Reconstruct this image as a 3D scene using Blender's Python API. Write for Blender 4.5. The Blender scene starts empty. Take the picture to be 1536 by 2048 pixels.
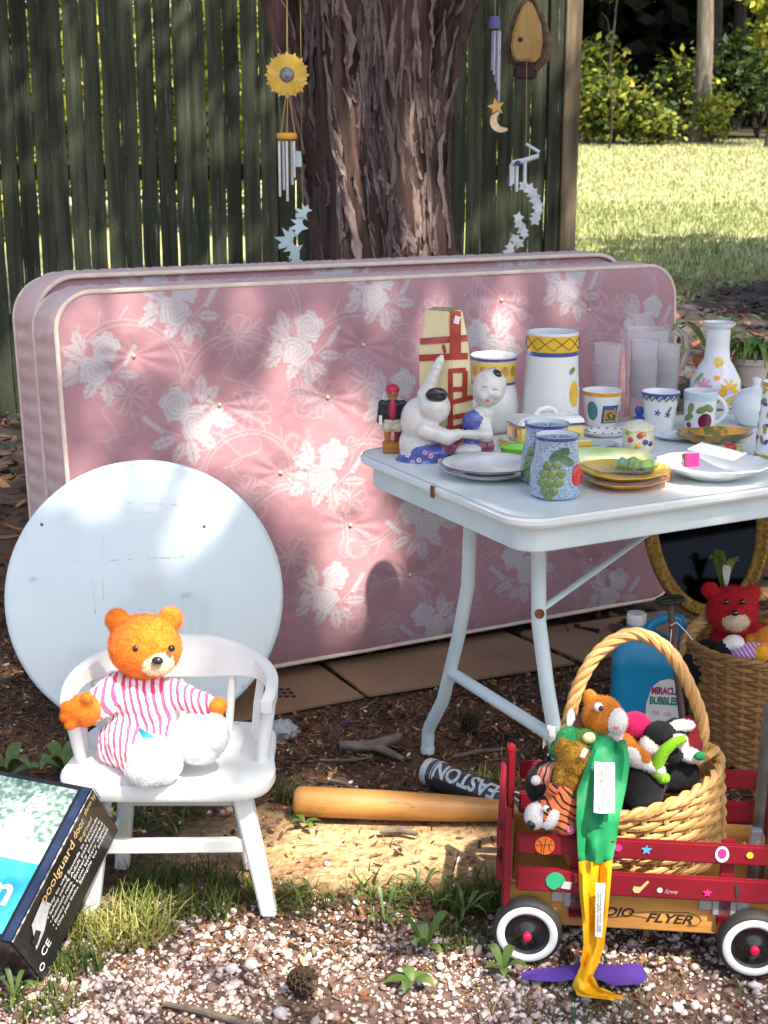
import bpy, bmesh, math, random
import numpy as np
from mathutils import Vector, Matrix, Euler, noise as mnoise
random.seed(7); RNG = np.random.default_rng(7)
SC = bpy.context.scene; COL = SC.collection
rad = math.radians; pi = math.pi

# ------------------------------------------------------------ camera, sky, sun, exposure
F = 2800.0; TH = math.atan(724/F); CH = 1.5          # focal length in photo pixels, pitch, eye height
cd = bpy.data.cameras.new('camera'); cam = bpy.data.objects.new('camera', cd); COL.objects.link(cam)
cam.location = (0, 0, CH); cam.rotation_euler = (pi/2 - TH, 0, 0)
cd.sensor_fit = 'VERTICAL'; cd.sensor_height = 36; cd.lens = 36*F/2048; cd.clip_end = 500; cd.clip_start = .05
SC.camera = cam; cd.dof.use_dof = True; cd.dof.focus_distance = 3.1; cd.dof.aperture_fstop = 10
SUN = Vector((-.30, .40, -.78)).normalized()          # the way the sunlight travels
w = bpy.data.worlds.new('World'); SC.world = w; w.use_nodes = True
nt = w.node_tree; bgn = nt.nodes['Background']
sky = nt.nodes.new('ShaderNodeTexSky'); sky.sky_type = 'NISHITA'; sky.sun_disc = False
sky.sun_elevation = math.asin(-SUN.z); sky.sun_rotation = math.atan2(-SUN.x, -SUN.y)
sky.air_density = 1.0; sky.dust_density = 3.0; sky.ozone_density = .0
nt.links.new(sky.outputs[0], bgn.inputs[0]); bgn.inputs[1].default_value = .115
sd = bpy.data.lights.new('sun', 'SUN'); sd.energy = 5.0; sd.angle = rad(.9); sd.color = (1, .90, .76)
so = bpy.data.objects.new('sun', sd); COL.objects.link(so); so.rotation_euler = SUN.to_track_quat('-Z', 'Y').to_euler()
SC.view_settings.view_transform = 'Standard'; SC.view_settings.look = 'None'; SC.view_settings.gamma = 1
SC.view_settings.exposure = 1.3

# ------------------------------------------------------------ helpers
_c, _s = math.cos(TH), math.sin(TH)
def ray(px, py):
    x = (px-768)/F; y = -(py-1024)/F
    return Vector((x, _c+y*_s, -_s+y*_c))
def G(px, py, z=0.0):                                   # photo pixel -> point on the level z
    r = ray(px, py); return Vector((0, 0, CH)) + r*((z-CH)/r.z)
def A(px, py, Y):                                       # photo pixel -> point at distance Y
    r = ray(px, py); return Vector((0, 0, CH)) + r*(Y/r.y)
def PL(px, py, p0, n):                                  # photo pixel -> point on a plane
    r = ray(px, py); o = Vector((0, 0, CH)); return o + r*((Vector(p0)-o).dot(n)/r.dot(n))
ORG = {}
def reg(o, org): ORG[o.name] = Vector(org)
def tag(o, label, cat=None, group=None, kind=None):
    if label: o['label'] = label
    if cat: o['category'] = cat
    if group: o['group'] = group
    if kind: o['kind'] = kind
    return o
def thing(name, label, cat, loc, group=None):
    o = bpy.data.objects.new(name, None); COL.objects.link(o); o.empty_display_size = .05
    o.location = loc; reg(o, loc); return tag(o, label, cat, group)

class MB:
    def __init__(s): s.v = []; s.f = []; s.m = []
    def add(s, V, Fc, mi=0, M=None):
        b = len(s.v)
        if M is not None: V = [M @ Vector(p) for p in V]
        s.v += [tuple(p) for p in V]; s.f += [tuple(i+b for i in q) for q in Fc]
        s.m += [mi]*len(Fc) if isinstance(mi, int) else list(mi)
        return s
    def box(s, c, size, R=None, mi=0):
        x, y, z = [q/2 for q in size]
        V = [(i*x, j*y, k*z) for i in (-1, 1) for j in (-1, 1) for k in (-1, 1)]
        M = Matrix.Translation(c) @ (R.to_4x4() if R is not None else Matrix())
        return s.add(V, [(0,1,3,2), (4,6,7,5), (0,4,5,1), (2,3,7,6), (0,2,6,4), (1,5,7,3)], mi, M)
    def hexa(s, P, mi=0):                               # 8 corners: bottom 4 ccw, top 4 ccw
        return s.add(P, [(3,2,1,0), (4,5,6,7), (0,1,5,4), (1,2,6,5), (2,3,7,6), (3,0,4,7)], mi)
    def tube(s, P, r, n=8, mi=0, closed=False, flat=1.0, up=None):
        P = [Vector(p) for p in P]; N = len(P)
        R = [r]*N if not hasattr(r, '__len__') else list(r)
        T = []
        for i in range(N):
            a = P[(i-1) % N] if (closed or i > 0) else P[0]; b = P[(i+1) % N] if (closed or i < N-1) else P[-1]
            t = (b-a); T.append(t.normalized() if t.length > 1e-9 else Vector((0,0,1)))
        u = up or Vector((0,0,1))
        if abs(T[0].dot(u)) > .95: u = Vector((1,0,0)) if not up else Vector((0,1,0))
        x = (u - T[0]*u.dot(T[0])).normalized(); V = []
        for i in range(N):
            x = (x - T[i]*x.dot(T[i])).normalized(); y = T[i].cross(x)
            for k in range(n):
                a = 2*pi*k/n; V.append(P[i] + x*(math.cos(a)*R[i]*flat) + y*(math.sin(a)*R[i]))
        Q = []
        for i in range(N if closed else N-1):
            for k in range(n):
                a = i*n+k; b = i*n+(k+1) % n; c = ((i+1) % N)*n+(k+1) % n; d = ((i+1) % N)*n+k
                Q.append((a, b, c, d))
        if not closed:
            Q.append(tuple(range(n))[::-1]); Q.append(tuple((N-1)*n+k for k in range(n)))
        return s.add(V, Q, mi)
    def lathe(s, prof, n=32, M=None, mi=0, rf=None, ms=None):
        V = []; Q = []; mm = []
        for j, (r, z) in enumerate(prof):
            for k in range(n):
                a = 2*pi*k/n; q = r*(rf(a, j) if rf else 1); V.append((q*math.cos(a), q*math.sin(a), z))
        for j in range(len(prof)-1):
            for k in range(n):
                Q.append((j*n+k, j*n+(k+1) % n, (j+1)*n+(k+1) % n, (j+1)*n+k)); mm.append(ms[j] if ms else mi)
        return s.add(V, Q, mm, M)
    def ell(s, c, r, R=None, mi=0, n=14, m=9):
        if not hasattr(r, '__len__'): r = (r, r, r)
        V = [(0,0,-r[2])]; Q = []
        for j in range(1, m):
            ph = -pi/2 + pi*j/m
            for k in range(n):
                a = 2*pi*k/n; V.append((r[0]*math.cos(ph)*math.cos(a), r[1]*math.cos(ph)*math.sin(a), r[2]*math.sin(ph)))
        V.append((0,0,r[2])); L = len(V)-1
        for k in range(n):
            Q.append((0, 1+(k+1) % n, 1+k)); Q.append((L, L-n+k, L-n+(k+1) % n))
            for j in range(m-2):
                a = 1+j*n; Q.append((a+k, a+(k+1) % n, a+n+(k+1) % n, a+n+k))
        M = Matrix.Translation(c) @ (R.to_matrix().to_4x4() if isinstance(R, Euler) else R.to_4x4() if R is not None else Matrix())
        return s.add(V, Q, mi, M)
    def prism(s, poly, t, M=None, mi=0):                # polygon in xy, extruded 0..t in z
        n = len(poly); V = [(x, y, 0) for x, y in poly] + [(x, y, t) for x, y in poly]
        Q = [tuple(range(n))[::-1], tuple(range(n, 2*n))] + [(i, (i+1) % n, n+(i+1) % n, n+i) for i in range(n)]
        return s.add(V, Q, mi, M)
    def grid(s, fn, nu, nv, mi=0, wrap=False):
        V = [fn(i/nu, j/nv) for j in range(nv+1) for i in range(nu+1)]
        Q = [(j*(nu+1)+i, j*(nu+1)+i+1, (j+1)*(nu+1)+i+1, (j+1)*(nu+1)+i) for j in range(nv) for i in range(nu)]
        return s.add(V, Q, mi)
    def build(s, name, mats, parent=None, smooth=True, bevel=0, seg=2, loc=None, angle=40):
        o0 = ORG[parent.name] if parent else Vector(loc or (0,0,0))
        me = bpy.data.meshes.new(name)
        me.from_pydata([(p[0]-o0.x, p[1]-o0.y, p[2]-o0.z) for p in s.v], [], s.f)
        for m in (mats if isinstance(mats, (list, tuple)) else [mats]): me.materials.append(m)
        me.polygons.foreach_set('material_index', s.m)
        if bevel:
            bm = bmesh.new(); bm.from_mesh(me); bmesh.ops.remove_doubles(bm, verts=bm.verts, dist=1e-5)
            E = [e for e in bm.edges if len(e.link_faces) == 2 and e.calc_face_angle(0) > rad(35)]
            bmesh.ops.bevel(bm, geom=E, offset=bevel, segments=seg, affect='EDGES', clamp_overlap=True)
            bmesh.ops.recalc_face_normals(bm, faces=bm.faces); bm.to_mesh(me); bm.free()
        if smooth:
            me.polygons.foreach_set('use_smooth', [True]*len(me.polygons))
            try: me.set_sharp_from_angle(angle=rad(angle))
            except Exception: pass
        o = bpy.data.objects.new(name, me); COL.objects.link(o)
        if parent: o.parent = parent
        else: o.location = o0
        reg(o, o0); return o

def blob(name, E, mats, parent, voxel=.006, it=6, fuzz=0, loc=None, wrinkle=0, pile=0):
    """one continuous surface grown round ellipsoids (centre, radii, euler|None, material)"""
    mb = MB()
    for c, r, R, mi in E: mb.ell(c, r, R, 0, 16, 10)
    t = mb.build('tmp', [], None, smooth=False)
    md = t.modifiers.new('r', 'REMESH'); md.mode = 'VOXEL'; md.voxel_size = voxel
    if it: sm = t.modifiers.new('s', 'SMOOTH'); sm.iterations = it; sm.factor = .5
    dg = bpy.context.evaluated_depsgraph_get(); me = bpy.data.meshes.new_from_object(t.evaluated_get(dg))
    tm = t.data; bpy.data.objects.remove(t); bpy.data.meshes.remove(tm)
    n = len(me.vertices); V = np.empty(n*3, np.float32); me.vertices.foreach_get('co', V); V = V.reshape(-1, 3)
    if fuzz:
        N = np.empty(n*3, np.float32); me.vertices.foreach_get('normal', N); V = V + N.reshape(-1, 3)*RNG.normal(0, fuzz, (n, 1))
    if wrinkle:
        N = np.empty(n*3, np.float32); me.vertices.foreach_get('normal', N)
        wv = np.array([abs(mnoise.noise(Vector(v)*34+Vector((0, 3, 1)))) + .5*abs(mnoise.noise(Vector(v)*70)) for v in V]); V = V + N.reshape(-1, 3)*(wrinkle*(wv[:, None]-.35))
    pc = np.empty(len(me.polygons)*3, np.float32); me.polygons.foreach_get('center', pc); pc = pc.reshape(-1, 3)
    best = np.full(len(pc), 1e9); idx = np.zeros(len(pc), int)
    for c, r, R, mi in E:
        r3 = np.array(r if hasattr(r, '__len__') else (r, r, r), float); d = pc-np.array(c)
        if R is not None: d = d @ np.array(R.to_matrix() if isinstance(R, Euler) else R)
        q = (np.sqrt(((d/r3)**2).sum(1))-1)*r3.mean()
        k = q < best; best[k] = q[k]; idx[k] = mi
    o0 = ORG[parent.name] if parent else Vector(loc or (0,0,0))
    V = V - np.array(o0, np.float32); me.vertices.foreach_set('co', V.astype(np.float32).ravel())
    me.materials.clear()
    for m in mats: me.materials.append(m)
    me.polygons.foreach_set('material_index', idx); me.polygons.foreach_set('use_smooth', [True]*len(idx)); me.update()
    me.name = name; o = bpy.data.objects.new(name, me); COL.objects.link(o)
    if parent: o.parent = parent
    else: o.location = o0
    reg(o, o0)
    if pile: fur(o, pile[0], pile[1], o)
    return o
def fur(o, n, ln, parent, jit=.6):
    """short pile standing on a plush surface, in the colours below it"""
    me = o.data; me.calc_loop_triangles(); T = np.empty(len(me.loop_triangles)*3, np.int32); me.loop_triangles.foreach_get('vertices', T); T = T.reshape(-1, 3)
    pi_ = np.empty(len(T), np.int32); me.loop_triangles.foreach_get('polygon_index', pi_); mi = np.empty(len(me.polygons), np.int32); me.polygons.foreach_get('material_index', mi)
    V = np.empty(len(me.vertices)*3, np.float32); me.vertices.foreach_get('co', V); V = V.reshape(-1, 3); N = np.empty(len(me.vertices)*3, np.float32); me.vertices.foreach_get('normal', N); N = N.reshape(-1, 3)
    ar = np.linalg.norm(np.cross(V[T[:,1]]-V[T[:,0]], V[T[:,2]]-V[T[:,0]]), axis=1); k = RNG.choice(len(T), n, p=ar/ar.sum()); b = RNG.dirichlet((1,1,1), n)
    P = (V[T[k]]*b[..., None]).sum(1); D = (N[T[k]]*b[..., None]).sum(1)+RNG.normal(0, jit*.5, (n, 3)); D[:, 2] -= .25; D /= np.linalg.norm(D, axis=1)[:, None]
    S = np.cross(D, RNG.normal(size=(n, 3))); S /= np.linalg.norm(S, axis=1)[:, None]; L_ = ln*RNG.uniform(.5, 1.2, (n, 1))
    W = np.stack([P-S*ln*.09-D*.001, P+S*ln*.09-D*.001, P+D*L_], 1).reshape(-1, 3)
    f = raw('pile', W, np.arange(n*3).reshape(-1, 3), list(me.materials), parent); f.location = (0,0,0); f.data.polygons.foreach_set('material_index', mi[pi_[k]]); f['kind'] = 'stuff'; return f
def limb(a, b, r0, r1, mi, n=6):
    a = Vector(a); b = Vector(b)
    return [(a.lerp(b, i/(n-1)), r0+(r1-r0)*i/(n-1), None, mi) for i in range(n)]

def raw(name, V, Fc, mats, parent=None, attr=None, fattr=None, smooth=False):
    """big meshes straight from numpy: V (n,3), Fc (m,3|4)"""
    me = bpy.data.meshes.new(name); n = len(V); m, k = Fc.shape
    me.vertices.add(n); me.vertices.foreach_set('co', np.asarray(V, np.float32).ravel())
    me.loops.add(m*k); me.loops.foreach_set('vertex_index', np.asarray(Fc, np.int32).ravel())
    me.polygons.add(m); me.polygons.foreach_set('loop_start', np.arange(0, m*k, k, dtype=np.int32))
    me.update(calc_edges=True)
    for mt in (mats if isinstance(mats, (list, tuple)) else [mats]): me.materials.append(mt)
    if smooth: me.polygons.foreach_set('use_smooth', [True]*m)
    for nm, a in (attr or {}).items():
        if a.ndim == 1: t = me.attributes.new(nm, 'FLOAT', 'POINT'); t.data.foreach_set('value', a.astype(np.float32))
        else:
            t = me.attributes.new(nm, 'FLOAT_COLOR', 'POINT'); t.data.foreach_set('color', np.c_[a, np.ones(len(a))].astype(np.float32).ravel())
    o = bpy.data.objects.new(name, me); COL.objects.link(o)
    if parent: o.parent = parent; o.location = -ORG[parent.name]
    reg(o, (0,0,0)); return o

_tc = {}
def tmesh(s, size=1.0, shear=0, bold=0):
    key = (s, shear, bold)
    if key not in _tc:
        c = bpy.data.curves.new('t', 'FONT'); c.body = s; c.size = 1; c.resolution_u = 3; c.shear = shear; c.offset = bold
        o = bpy.data.objects.new('t', c); COL.objects.link(o); dg = bpy.context.evaluated_depsgraph_get()
        me = bpy.data.meshes.new_from_object(o.evaluated_get(dg))
        _tc[key] = ([tuple(v.co[:2]) for v in me.vertices], [tuple(p.vertices) for p in me.polygons])
        bpy.data.objects.remove(o); bpy.data.meshes.remove(me)
    V, Q = _tc[key]; V = np.array(V)*size
    if len(V): V = V - [V[:,0].min(), 0]
    return V, Q
def text(mb, s, o, ex, ey, size, width=None, mi=0, shear=0, bold=0, fn=None):
    V, Q = tmesh(s, size, shear, bold); sx = 1
    if width and len(V): sx = width/V[:,0].max()
    if fn and len(V):                                       # lettering that has to bend gets a finer mesh
        bm = bmesh.new(); bv = [bm.verts.new((x, y, 0)) for x, y in V]
        for q in Q:
            try: bm.faces.new([bv[i] for i in q])
            except ValueError: pass
        bmesh.ops.triangulate(bm, faces=bm.faces); bmesh.ops.subdivide_edges(bm, edges=bm.edges, cuts=4, use_grid_fill=True); bm.verts.index_update()
        V = np.array([v.co[:2] for v in bm.verts]); Q = [tuple(v.index for v in f.verts) for f in bm.faces]; bm.free()
    if not fn: ex = Vector(ex); ey = Vector(ey)
    mb.add([fn(x*sx, y) if fn else Vector(o)+ex*(x*sx)+ey*y for x, y in V], Q, mi)

# ------------------------------------------------------------ materials
MATS = {}
def mat(name, c, c2=None, scale=8, rough=.5, bump=0, bscale=None, metal=0, stretch=(1,1,1), trans=0, coat=0, rnd=0, detail=4, spec=.5, sheen=0, lo=.35, hi=.65, alpha=1, sss=0, wear=None):
    if name in MATS: return MATS[name]
    m = bpy.data.materials.new(name); m.use_nodes = True; t = m.node_tree; b = t.nodes['Principled BSDF']; L = t.links.new
    b.inputs['Roughness'].default_value = rough; b.inputs['Metallic'].default_value = metal
    b.inputs['Coat Weight'].default_value = coat; b.inputs['Transmission Weight'].default_value = trans
    b.inputs['Specular IOR Level'].default_value = spec; b.inputs['Sheen Weight'].default_value = sheen
    b.inputs['Alpha'].default_value = alpha
    b.inputs['Base Color'].default_value = (*c, 1)
    if c2 or bump:
        tc = t.nodes.new('ShaderNodeTexCoord'); mp = t.nodes.new('ShaderNodeMapping'); mp.inputs['Scale'].default_value = stretch
        L(tc.outputs['Object'], mp.inputs[0])
        if rnd:
            oi = t.nodes.new('ShaderNodeObjectInfo'); cm = t.nodes.new('ShaderNodeMath'); cm.operation = 'MULTIPLY'; cm.inputs[1].default_value = 37
            L(oi.outputs['Random'], cm.inputs[0]); L(cm.outputs[0], mp.inputs['Location'])
    if c2:
        nz = t.nodes.new('ShaderNodeTexNoise'); nz.inputs['Scale'].default_value = scale; nz.inputs['Detail'].default_value = detail
        L(mp.outputs[0], nz.inputs['Vector'])
        rp = t.nodes.new('ShaderNodeValToRGB'); rp.color_ramp.elements[0].position = lo; rp.color_ramp.elements[1].position = hi
        rp.color_ramp.elements[0].color = (*c, 1); rp.color_ramp.elements[1].color = (*c2, 1)
        L(nz.outputs[0], rp.inputs[0]); out = rp.outputs[0]
        if rnd:
            hs = t.nodes.new('ShaderNodeHueSaturation'); mr = t.nodes.new('ShaderNodeMapRange')
            mr.inputs['To Min'].default_value = 1-rnd; mr.inputs['To Max'].default_value = 1+rnd
            L(oi.outputs['Random'], mr.inputs[0]); L(mr.outputs[0], hs.inputs['Value']); L(out, hs.inputs['Color']); out = hs.outputs[0]
        if wear:                                            # chips, scuffs and grime with a shape of their own
            wc, ws, wt = wear; wn = t.nodes.new('ShaderNodeTexNoise'); wn.inputs['Scale'].default_value = ws; wn.inputs['Detail'].default_value = 8; wn.inputs['Roughness'].default_value = .7
            L(mp.outputs[0], wn.inputs['Vector']); wr = t.nodes.new('ShaderNodeMapRange'); wr.inputs[1].default_value = wt; wr.inputs[2].default_value = wt+.06; L(wn.outputs[0], wr.inputs[0])
            wm = t.nodes.new('ShaderNodeMix'); wm.data_type = 'RGBA'; wm.inputs[7].default_value = (*wc, 1); L(wr.outputs[0], wm.inputs[0]); L(out, wm.inputs[6]); out = wm.outputs[2]
        L(out, b.inputs['Base Color'])
    if bump:
        n2 = t.nodes.new('ShaderNodeTexNoise'); n2.inputs['Scale'].default_value = bscale or scale*4; n2.inputs['Detail'].default_value = 5
        L(mp.outputs[0], n2.inputs['Vector'])
        bp = t.nodes.new('ShaderNodeBump'); bp.inputs['Strength'].default_value = bump; bp.inputs['Distance'].default_value = .01
        L(n2.outputs[0], bp.inputs['Height']); L(bp.outputs[0], b.inputs['Normal'])
    MATS[name] = m; return m
def attr_mat(name, attr, rough=.8, var=.25, scale=60, bump=0, trans=0, spec=.3):
    """base colour from a mesh colour attribute with a little noise on top"""
    m = bpy.data.materials.new(name); m.use_nodes = True; t = m.node_tree; b = t.nodes['Principled BSDF']; L = t.links.new
    at = t.nodes.new('ShaderNodeAttribute'); at.attribute_name = attr
    tc = t.nodes.new('ShaderNodeTexCoord'); nz = t.nodes.new('ShaderNodeTexNoise'); nz.inputs['Scale'].default_value = scale; nz.inputs['Detail'].default_value = 6
    L(tc.outputs['Object'], nz.inputs['Vector'])
    mr = t.nodes.new('ShaderNodeMapRange'); mr.inputs[1].default_value = .3; mr.inputs[2].default_value = .7; mr.inputs['To Min'].default_value = 1-var; mr.inputs['To Max'].default_value = 1+var
    L(nz.outputs[0], mr.inputs[0])
    mx = t.nodes.new('ShaderNodeMix'); mx.data_type = 'RGBA'; mx.blend_type = 'MULTIPLY'; mx.inputs[0].default_value = 1
    L(at.outputs['Color'], mx.inputs[6]); L(mr.outputs[0], mx.inputs[7]); L(mx.outputs[2], b.inputs['Base Color'])
    b.inputs['Roughness'].default_value = rough; b.inputs['Specular IOR Level'].default_value = spec
    if bump:
        bp = t.nodes.new('ShaderNodeBump'); bp.inputs['Strength'].default_value = bump; bp.inputs['Distance'].default_value = .02
        L(nz.outputs[0], bp.inputs['Height']); L(bp.outputs[0], b.inputs['Normal'])
    if trans:
        tr = t.nodes.new('ShaderNodeBsdfTranslucent'); L(mx.outputs[2], tr.inputs[0]); ms = t.nodes.new('ShaderNodeMixShader'); ms.inputs[0].default_value = trans
        L(b.outputs[0], ms.inputs[1]); L(tr.outputs[0], ms.inputs[2]); L(ms.outputs[0], t.nodes['Material Output'].inputs[0])
    MATS[name] = m; return m
def wave_mat(name, c1, c2, scale, axis=(1,0,0), rough=.8, dist=1.5, thr=.5, bump=.3):
    m = bpy.data.materials.new(name); m.use_nodes = True; t = m.node_tree; b = t.nodes['Principled BSDF']; L = t.links.new
    tc = t.nodes.new('ShaderNodeTexCoord'); mp = t.nodes.new('ShaderNodeVectorRotate'); mp.rotation_type = 'EULER_XYZ'; mp.inputs['Rotation'].default_value = axis
    L(tc.outputs['Object'], mp.inputs[0])
    wv = t.nodes.new('ShaderNodeTexWave'); wv.wave_type = 'BANDS'; wv.inputs['Scale'].default_value = scale; wv.inputs['Distortion'].default_value = dist; wv.inputs['Detail'].default_value = 1
    L(mp.outputs[0], wv.inputs['Vector'])
    rp = t.nodes.new('ShaderNodeValToRGB'); e = rp.color_ramp.elements
    e[0].position = thr-.04; e[1].position = thr+.04; e[0].color = (*c1, 1); e[1].color = (*c2, 1)
    L(wv.outputs[0], rp.inputs[0]); L(rp.outputs[0], b.inputs['Base Color']); b.inputs['Roughness'].default_value = rough; b.inputs['Sheen Weight'].default_value = .3
    nz = t.nodes.new('ShaderNodeTexNoise'); nz.inputs['Scale'].default_value = 60; L(tc.outputs['Object'], nz.inputs['Vector'])
    bp = t.nodes.new('ShaderNodeBump'); bp.inputs['Strength'].default_value = bump; bp.inputs['Distance'].default_value = .01; L(nz.outputs[0], bp.inputs['Height']); L(bp.outputs[0], b.inputs['Normal'])
    MATS[name] = m; return m
def fbm(x, y, s, seed=0, o=3):
    """cheap smooth value noise on numpy arrays, -1..1"""
    out = 0; amp = 1; tot = 0
    for k in range(o):
        r = np.random.default_rng(seed*17+k); T = r.uniform(-1, 1, (64, 64)); X = x*s*2**k; Y = y*s*2**k
        i = np.floor(X).astype(int); j = np.floor(Y).astype(int); a = X-i; b = Y-j; a = a*a*(3-2*a); b = b*b*(3-2*b)
        g = lambda p, q: T[p % 64, q % 64]
        out = out + amp*((g(i,j)*(1-a)+g(i+1,j)*a)*(1-b)+(g(i,j+1)*(1-a)+g(i+1,j+1)*a)*b); tot += amp; amp *= .5
    return out/tot

white_paint = mat('white_paint', (.78,.81,.79), (.70,.74,.72), 6, .42, .12, 22, wear=((.52,.50,.44), 26, .66))
# ------------------------------------------------------------ the ground
def gz(x, y):
    x = np.asarray(x, float); y = np.asarray(y, float)
    s = np.maximum(y-7, 0); z = .075*s*s/(s+1.5)
    z = np.where(y > 60, z + 0*y, z)
    return z + .010*fbm(x, y, 1.1, 3) + .05*fbm(x, y, .15, 5)*np.clip((y-8)/8, 0, 1) - .006
xs = np.r_[-160, -110, -70, -45, -30, -20, -14, -10, -7.5, -6, -5, -4.2, -3.5, np.arange(-3, 3.6, .04), np.arange(3.6, 12, .2), 13, 15, 18, 24, 34, 50, 80, 120, 160]
ys = np.r_[-60, -30, -15, -8, -4, -2, -1, 0, .6, 1, 1.3, np.arange(1.5, 5.6, .04), np.arange(5.6, 9, .1), np.arange(9, 34, .25), 36, 40, 46, 55, 70, 100, 160, 240]
X, Y = np.meshgrid(xs, ys); Xf = X.ravel(); Yf = Y.ravel()
V = np.c_[Xf, Yf, gz(Xf, Yf)]; nx, ny = len(xs), len(ys)
I = (np.arange(ny-1)[:, None]*nx + np.arange(nx-1)[None]).ravel()
Fq = np.c_[I, I+1, I+nx+1, I+nx]
def sm(a, b, t): t = np.clip((t-a)/(b-a), 0, 1); return t*t*(3-2*t)
n1 = fbm(Xf, Yf, 2.2, 11); n2 = fbm(Xf, Yf, 7, 12); n3 = fbm(Xf, Yf, .5, 13)
def mixc(c, d, t): return c*(1-t[:, None]) + np.array(d)*t[:, None]
C = np.tile(np.array([.11, .062, .036]), (len(Xf), 1))
C = mixc(C, (.030, .018, .012), sm(-.1, .5, n2))
dirt = sm(1.2, .5, np.hypot((Xf+.02)/.46, (Yf-2.83)/.20) + .35*n1 + .2*n2)
C = mixc(C, (.50, .33, .17), dirt); C = mixc(C, (.28, .17, .085), dirt*sm(.05, .5, fbm(Xf, Yf, 9, 41)))
grav = sm(2.72, 2.50, Yf + .10*n1)
C = mixc(C, (.15, .095, .075), grav*(1-.6*dirt))
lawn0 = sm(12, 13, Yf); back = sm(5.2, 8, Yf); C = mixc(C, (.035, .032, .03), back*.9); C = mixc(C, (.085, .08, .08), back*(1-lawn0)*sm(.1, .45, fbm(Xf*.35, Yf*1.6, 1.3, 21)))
lawn = sm(12.8, 14.6, Yf + 2.6*fbm(Xf, Yf, .8, 13) + .9*n1)
C = mixc(C, (.34, .36, .17), lawn); C = mixc(C, (.52, .49, .32), lawn*sm(.0, .5, n1+.5*n2)*.6)
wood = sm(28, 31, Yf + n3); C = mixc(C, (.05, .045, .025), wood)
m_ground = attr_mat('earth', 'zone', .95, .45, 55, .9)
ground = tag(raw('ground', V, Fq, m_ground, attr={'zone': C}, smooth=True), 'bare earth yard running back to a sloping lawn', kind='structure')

def scatter(P, base, faces, S, name, m, label, cols, flat=None, tilt=1.0, smooth=False, lift=0):
    """many small pieces in one mesh; P (n,3), S (n,3) sizes"""
    n = len(P); k = len(base); B = np.asarray(base, float)[None]*S[:, None, :]
    yaw = RNG.uniform(0, 2*pi, n); ax = RNG.normal(0, tilt, n); ay = RNG.normal(0, tilt, n)
    c, s = np.cos(ax)[:, None], np.sin(ax)[:, None]; x, y, z = B[..., 0], B[..., 1], B[..., 2]; y, z = y*c-z*s, y*s+z*c
    c, s = np.cos(ay)[:, None], np.sin(ay)[:, None]; x, z = x*c+z*s, -x*s+z*c
    c, s = np.cos(yaw)[:, None], np.sin(yaw)[:, None]; x, y = x*c-y*s, x*s+y*c
    V = np.stack([x, y, z], -1) + P[:, None, :]
    Fc = (np.asarray(faces)[None] + (np.arange(n)*k)[:, None, None]).reshape(-1, len(faces[0]))
    return tag(raw(name, V.reshape(-1, 3), Fc, m, attr={'col': np.repeat(cols, k, 0)}, smooth=smooth), label, kind='stuff')
def pick(n, cols, j=.15):
    c = np.array(cols)[RNG.integers(0, len(cols), n)]; return np.clip(c*RNG.normal(1, j, (n, 1)), .004, .9)
m_chip = attr_mat('litter', 'col', .85, .3, 90)
m_stone = attr_mat('pebble_stone', 'col', .65, .18, 120)
# gravel
bm = bmesh.new(); bmesh.ops.create_icosphere(bm, subdivisions=2, radius=1); ico = [tuple(v.co) for v in bm.verts]; icof = [tuple(v.index for v in f.verts) for f in bm.faces]; bm.free()
bm = bmesh.new(); bmesh.ops.create_icosphere(bm, subdivisions=1, radius=1); ic1 = [tuple(v.co) for v in bm.verts]; ic1f = [tuple(v.index for v in f.verts) for f in bm.faces]; bm.free()
ico = np.array(ico); ico = ico*(1+.16*RNG.normal(size=(len(ico), 1)))
ic1 = np.array(ic1)*(1+.12*RNG.normal(size=(12, 1)))
def gravel(n, x0, x1, y0, y1, base, faces, s0, s1, keep, name, label):
    x = RNG.uniform(x0, x1, n); y = RNG.uniform(y0, y1, n); k = RNG.uniform(size=n) < keep(x, y); x = x[k]; y = y[k]; n = len(x)
    s = RNG.lognormal(math.log(s0), s1, n); S = np.c_[s*RNG.uniform(.9, 1.5, n), s*RNG.uniform(.8, 1.1, n), s*RNG.uniform(.55, .85, n)]
    P = np.c_[x, y, gz(x, y)+s*RNG.uniform(.1, .7, n)]
    cols = pick(n, [(.62,.54,.52), (.56,.48,.48), (.70,.65,.63), (.46,.36,.34), (.33,.25,.22), (.56,.46,.39), (.20,.13,.11), (.26,.17,.14)], .14)
    scatter(P, base, faces, S, name, m_stone, label, cols, tilt=.5, smooth=True)
gd = lambda x, y: np.clip(sm(2.66, 2.30, y+.13*fbm(x, y, 2.2, 11)+.05*fbm(x, y, 9, 8)), 0.0, 1)*np.clip(.80+.9*fbm(x, y, 4, 9), .16, 1)
gravel(7000, -.95, .95, 2.02, 2.75, ico, icof, .0054, .32, gd, 'gravel', 'white and pinkish gravel along the front of the yard')
gravel(26000, -.95, .95, 2.02, 2.80, ic1, ic1f, .0034, .32, gd, 'gravel', 'fine pinkish grit between the larger pebbles')
gravel(14000, -2.4, 2.4, 1.0, 2.75, ic1, ic1f, .0062, .34, lambda x, y: gd(x, y)*((np.abs(x) > .9) | (y < 2.05)), 'gravel', 'white gravel carrying on beyond the picture')
gravel(900, -1.2, 1.3, 2.4, 4.0, ico, icof, .0052, .35, lambda x, y: .55+0*x, 'gravel', 'odd pale pebbles strewn through the leaf litter')
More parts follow.
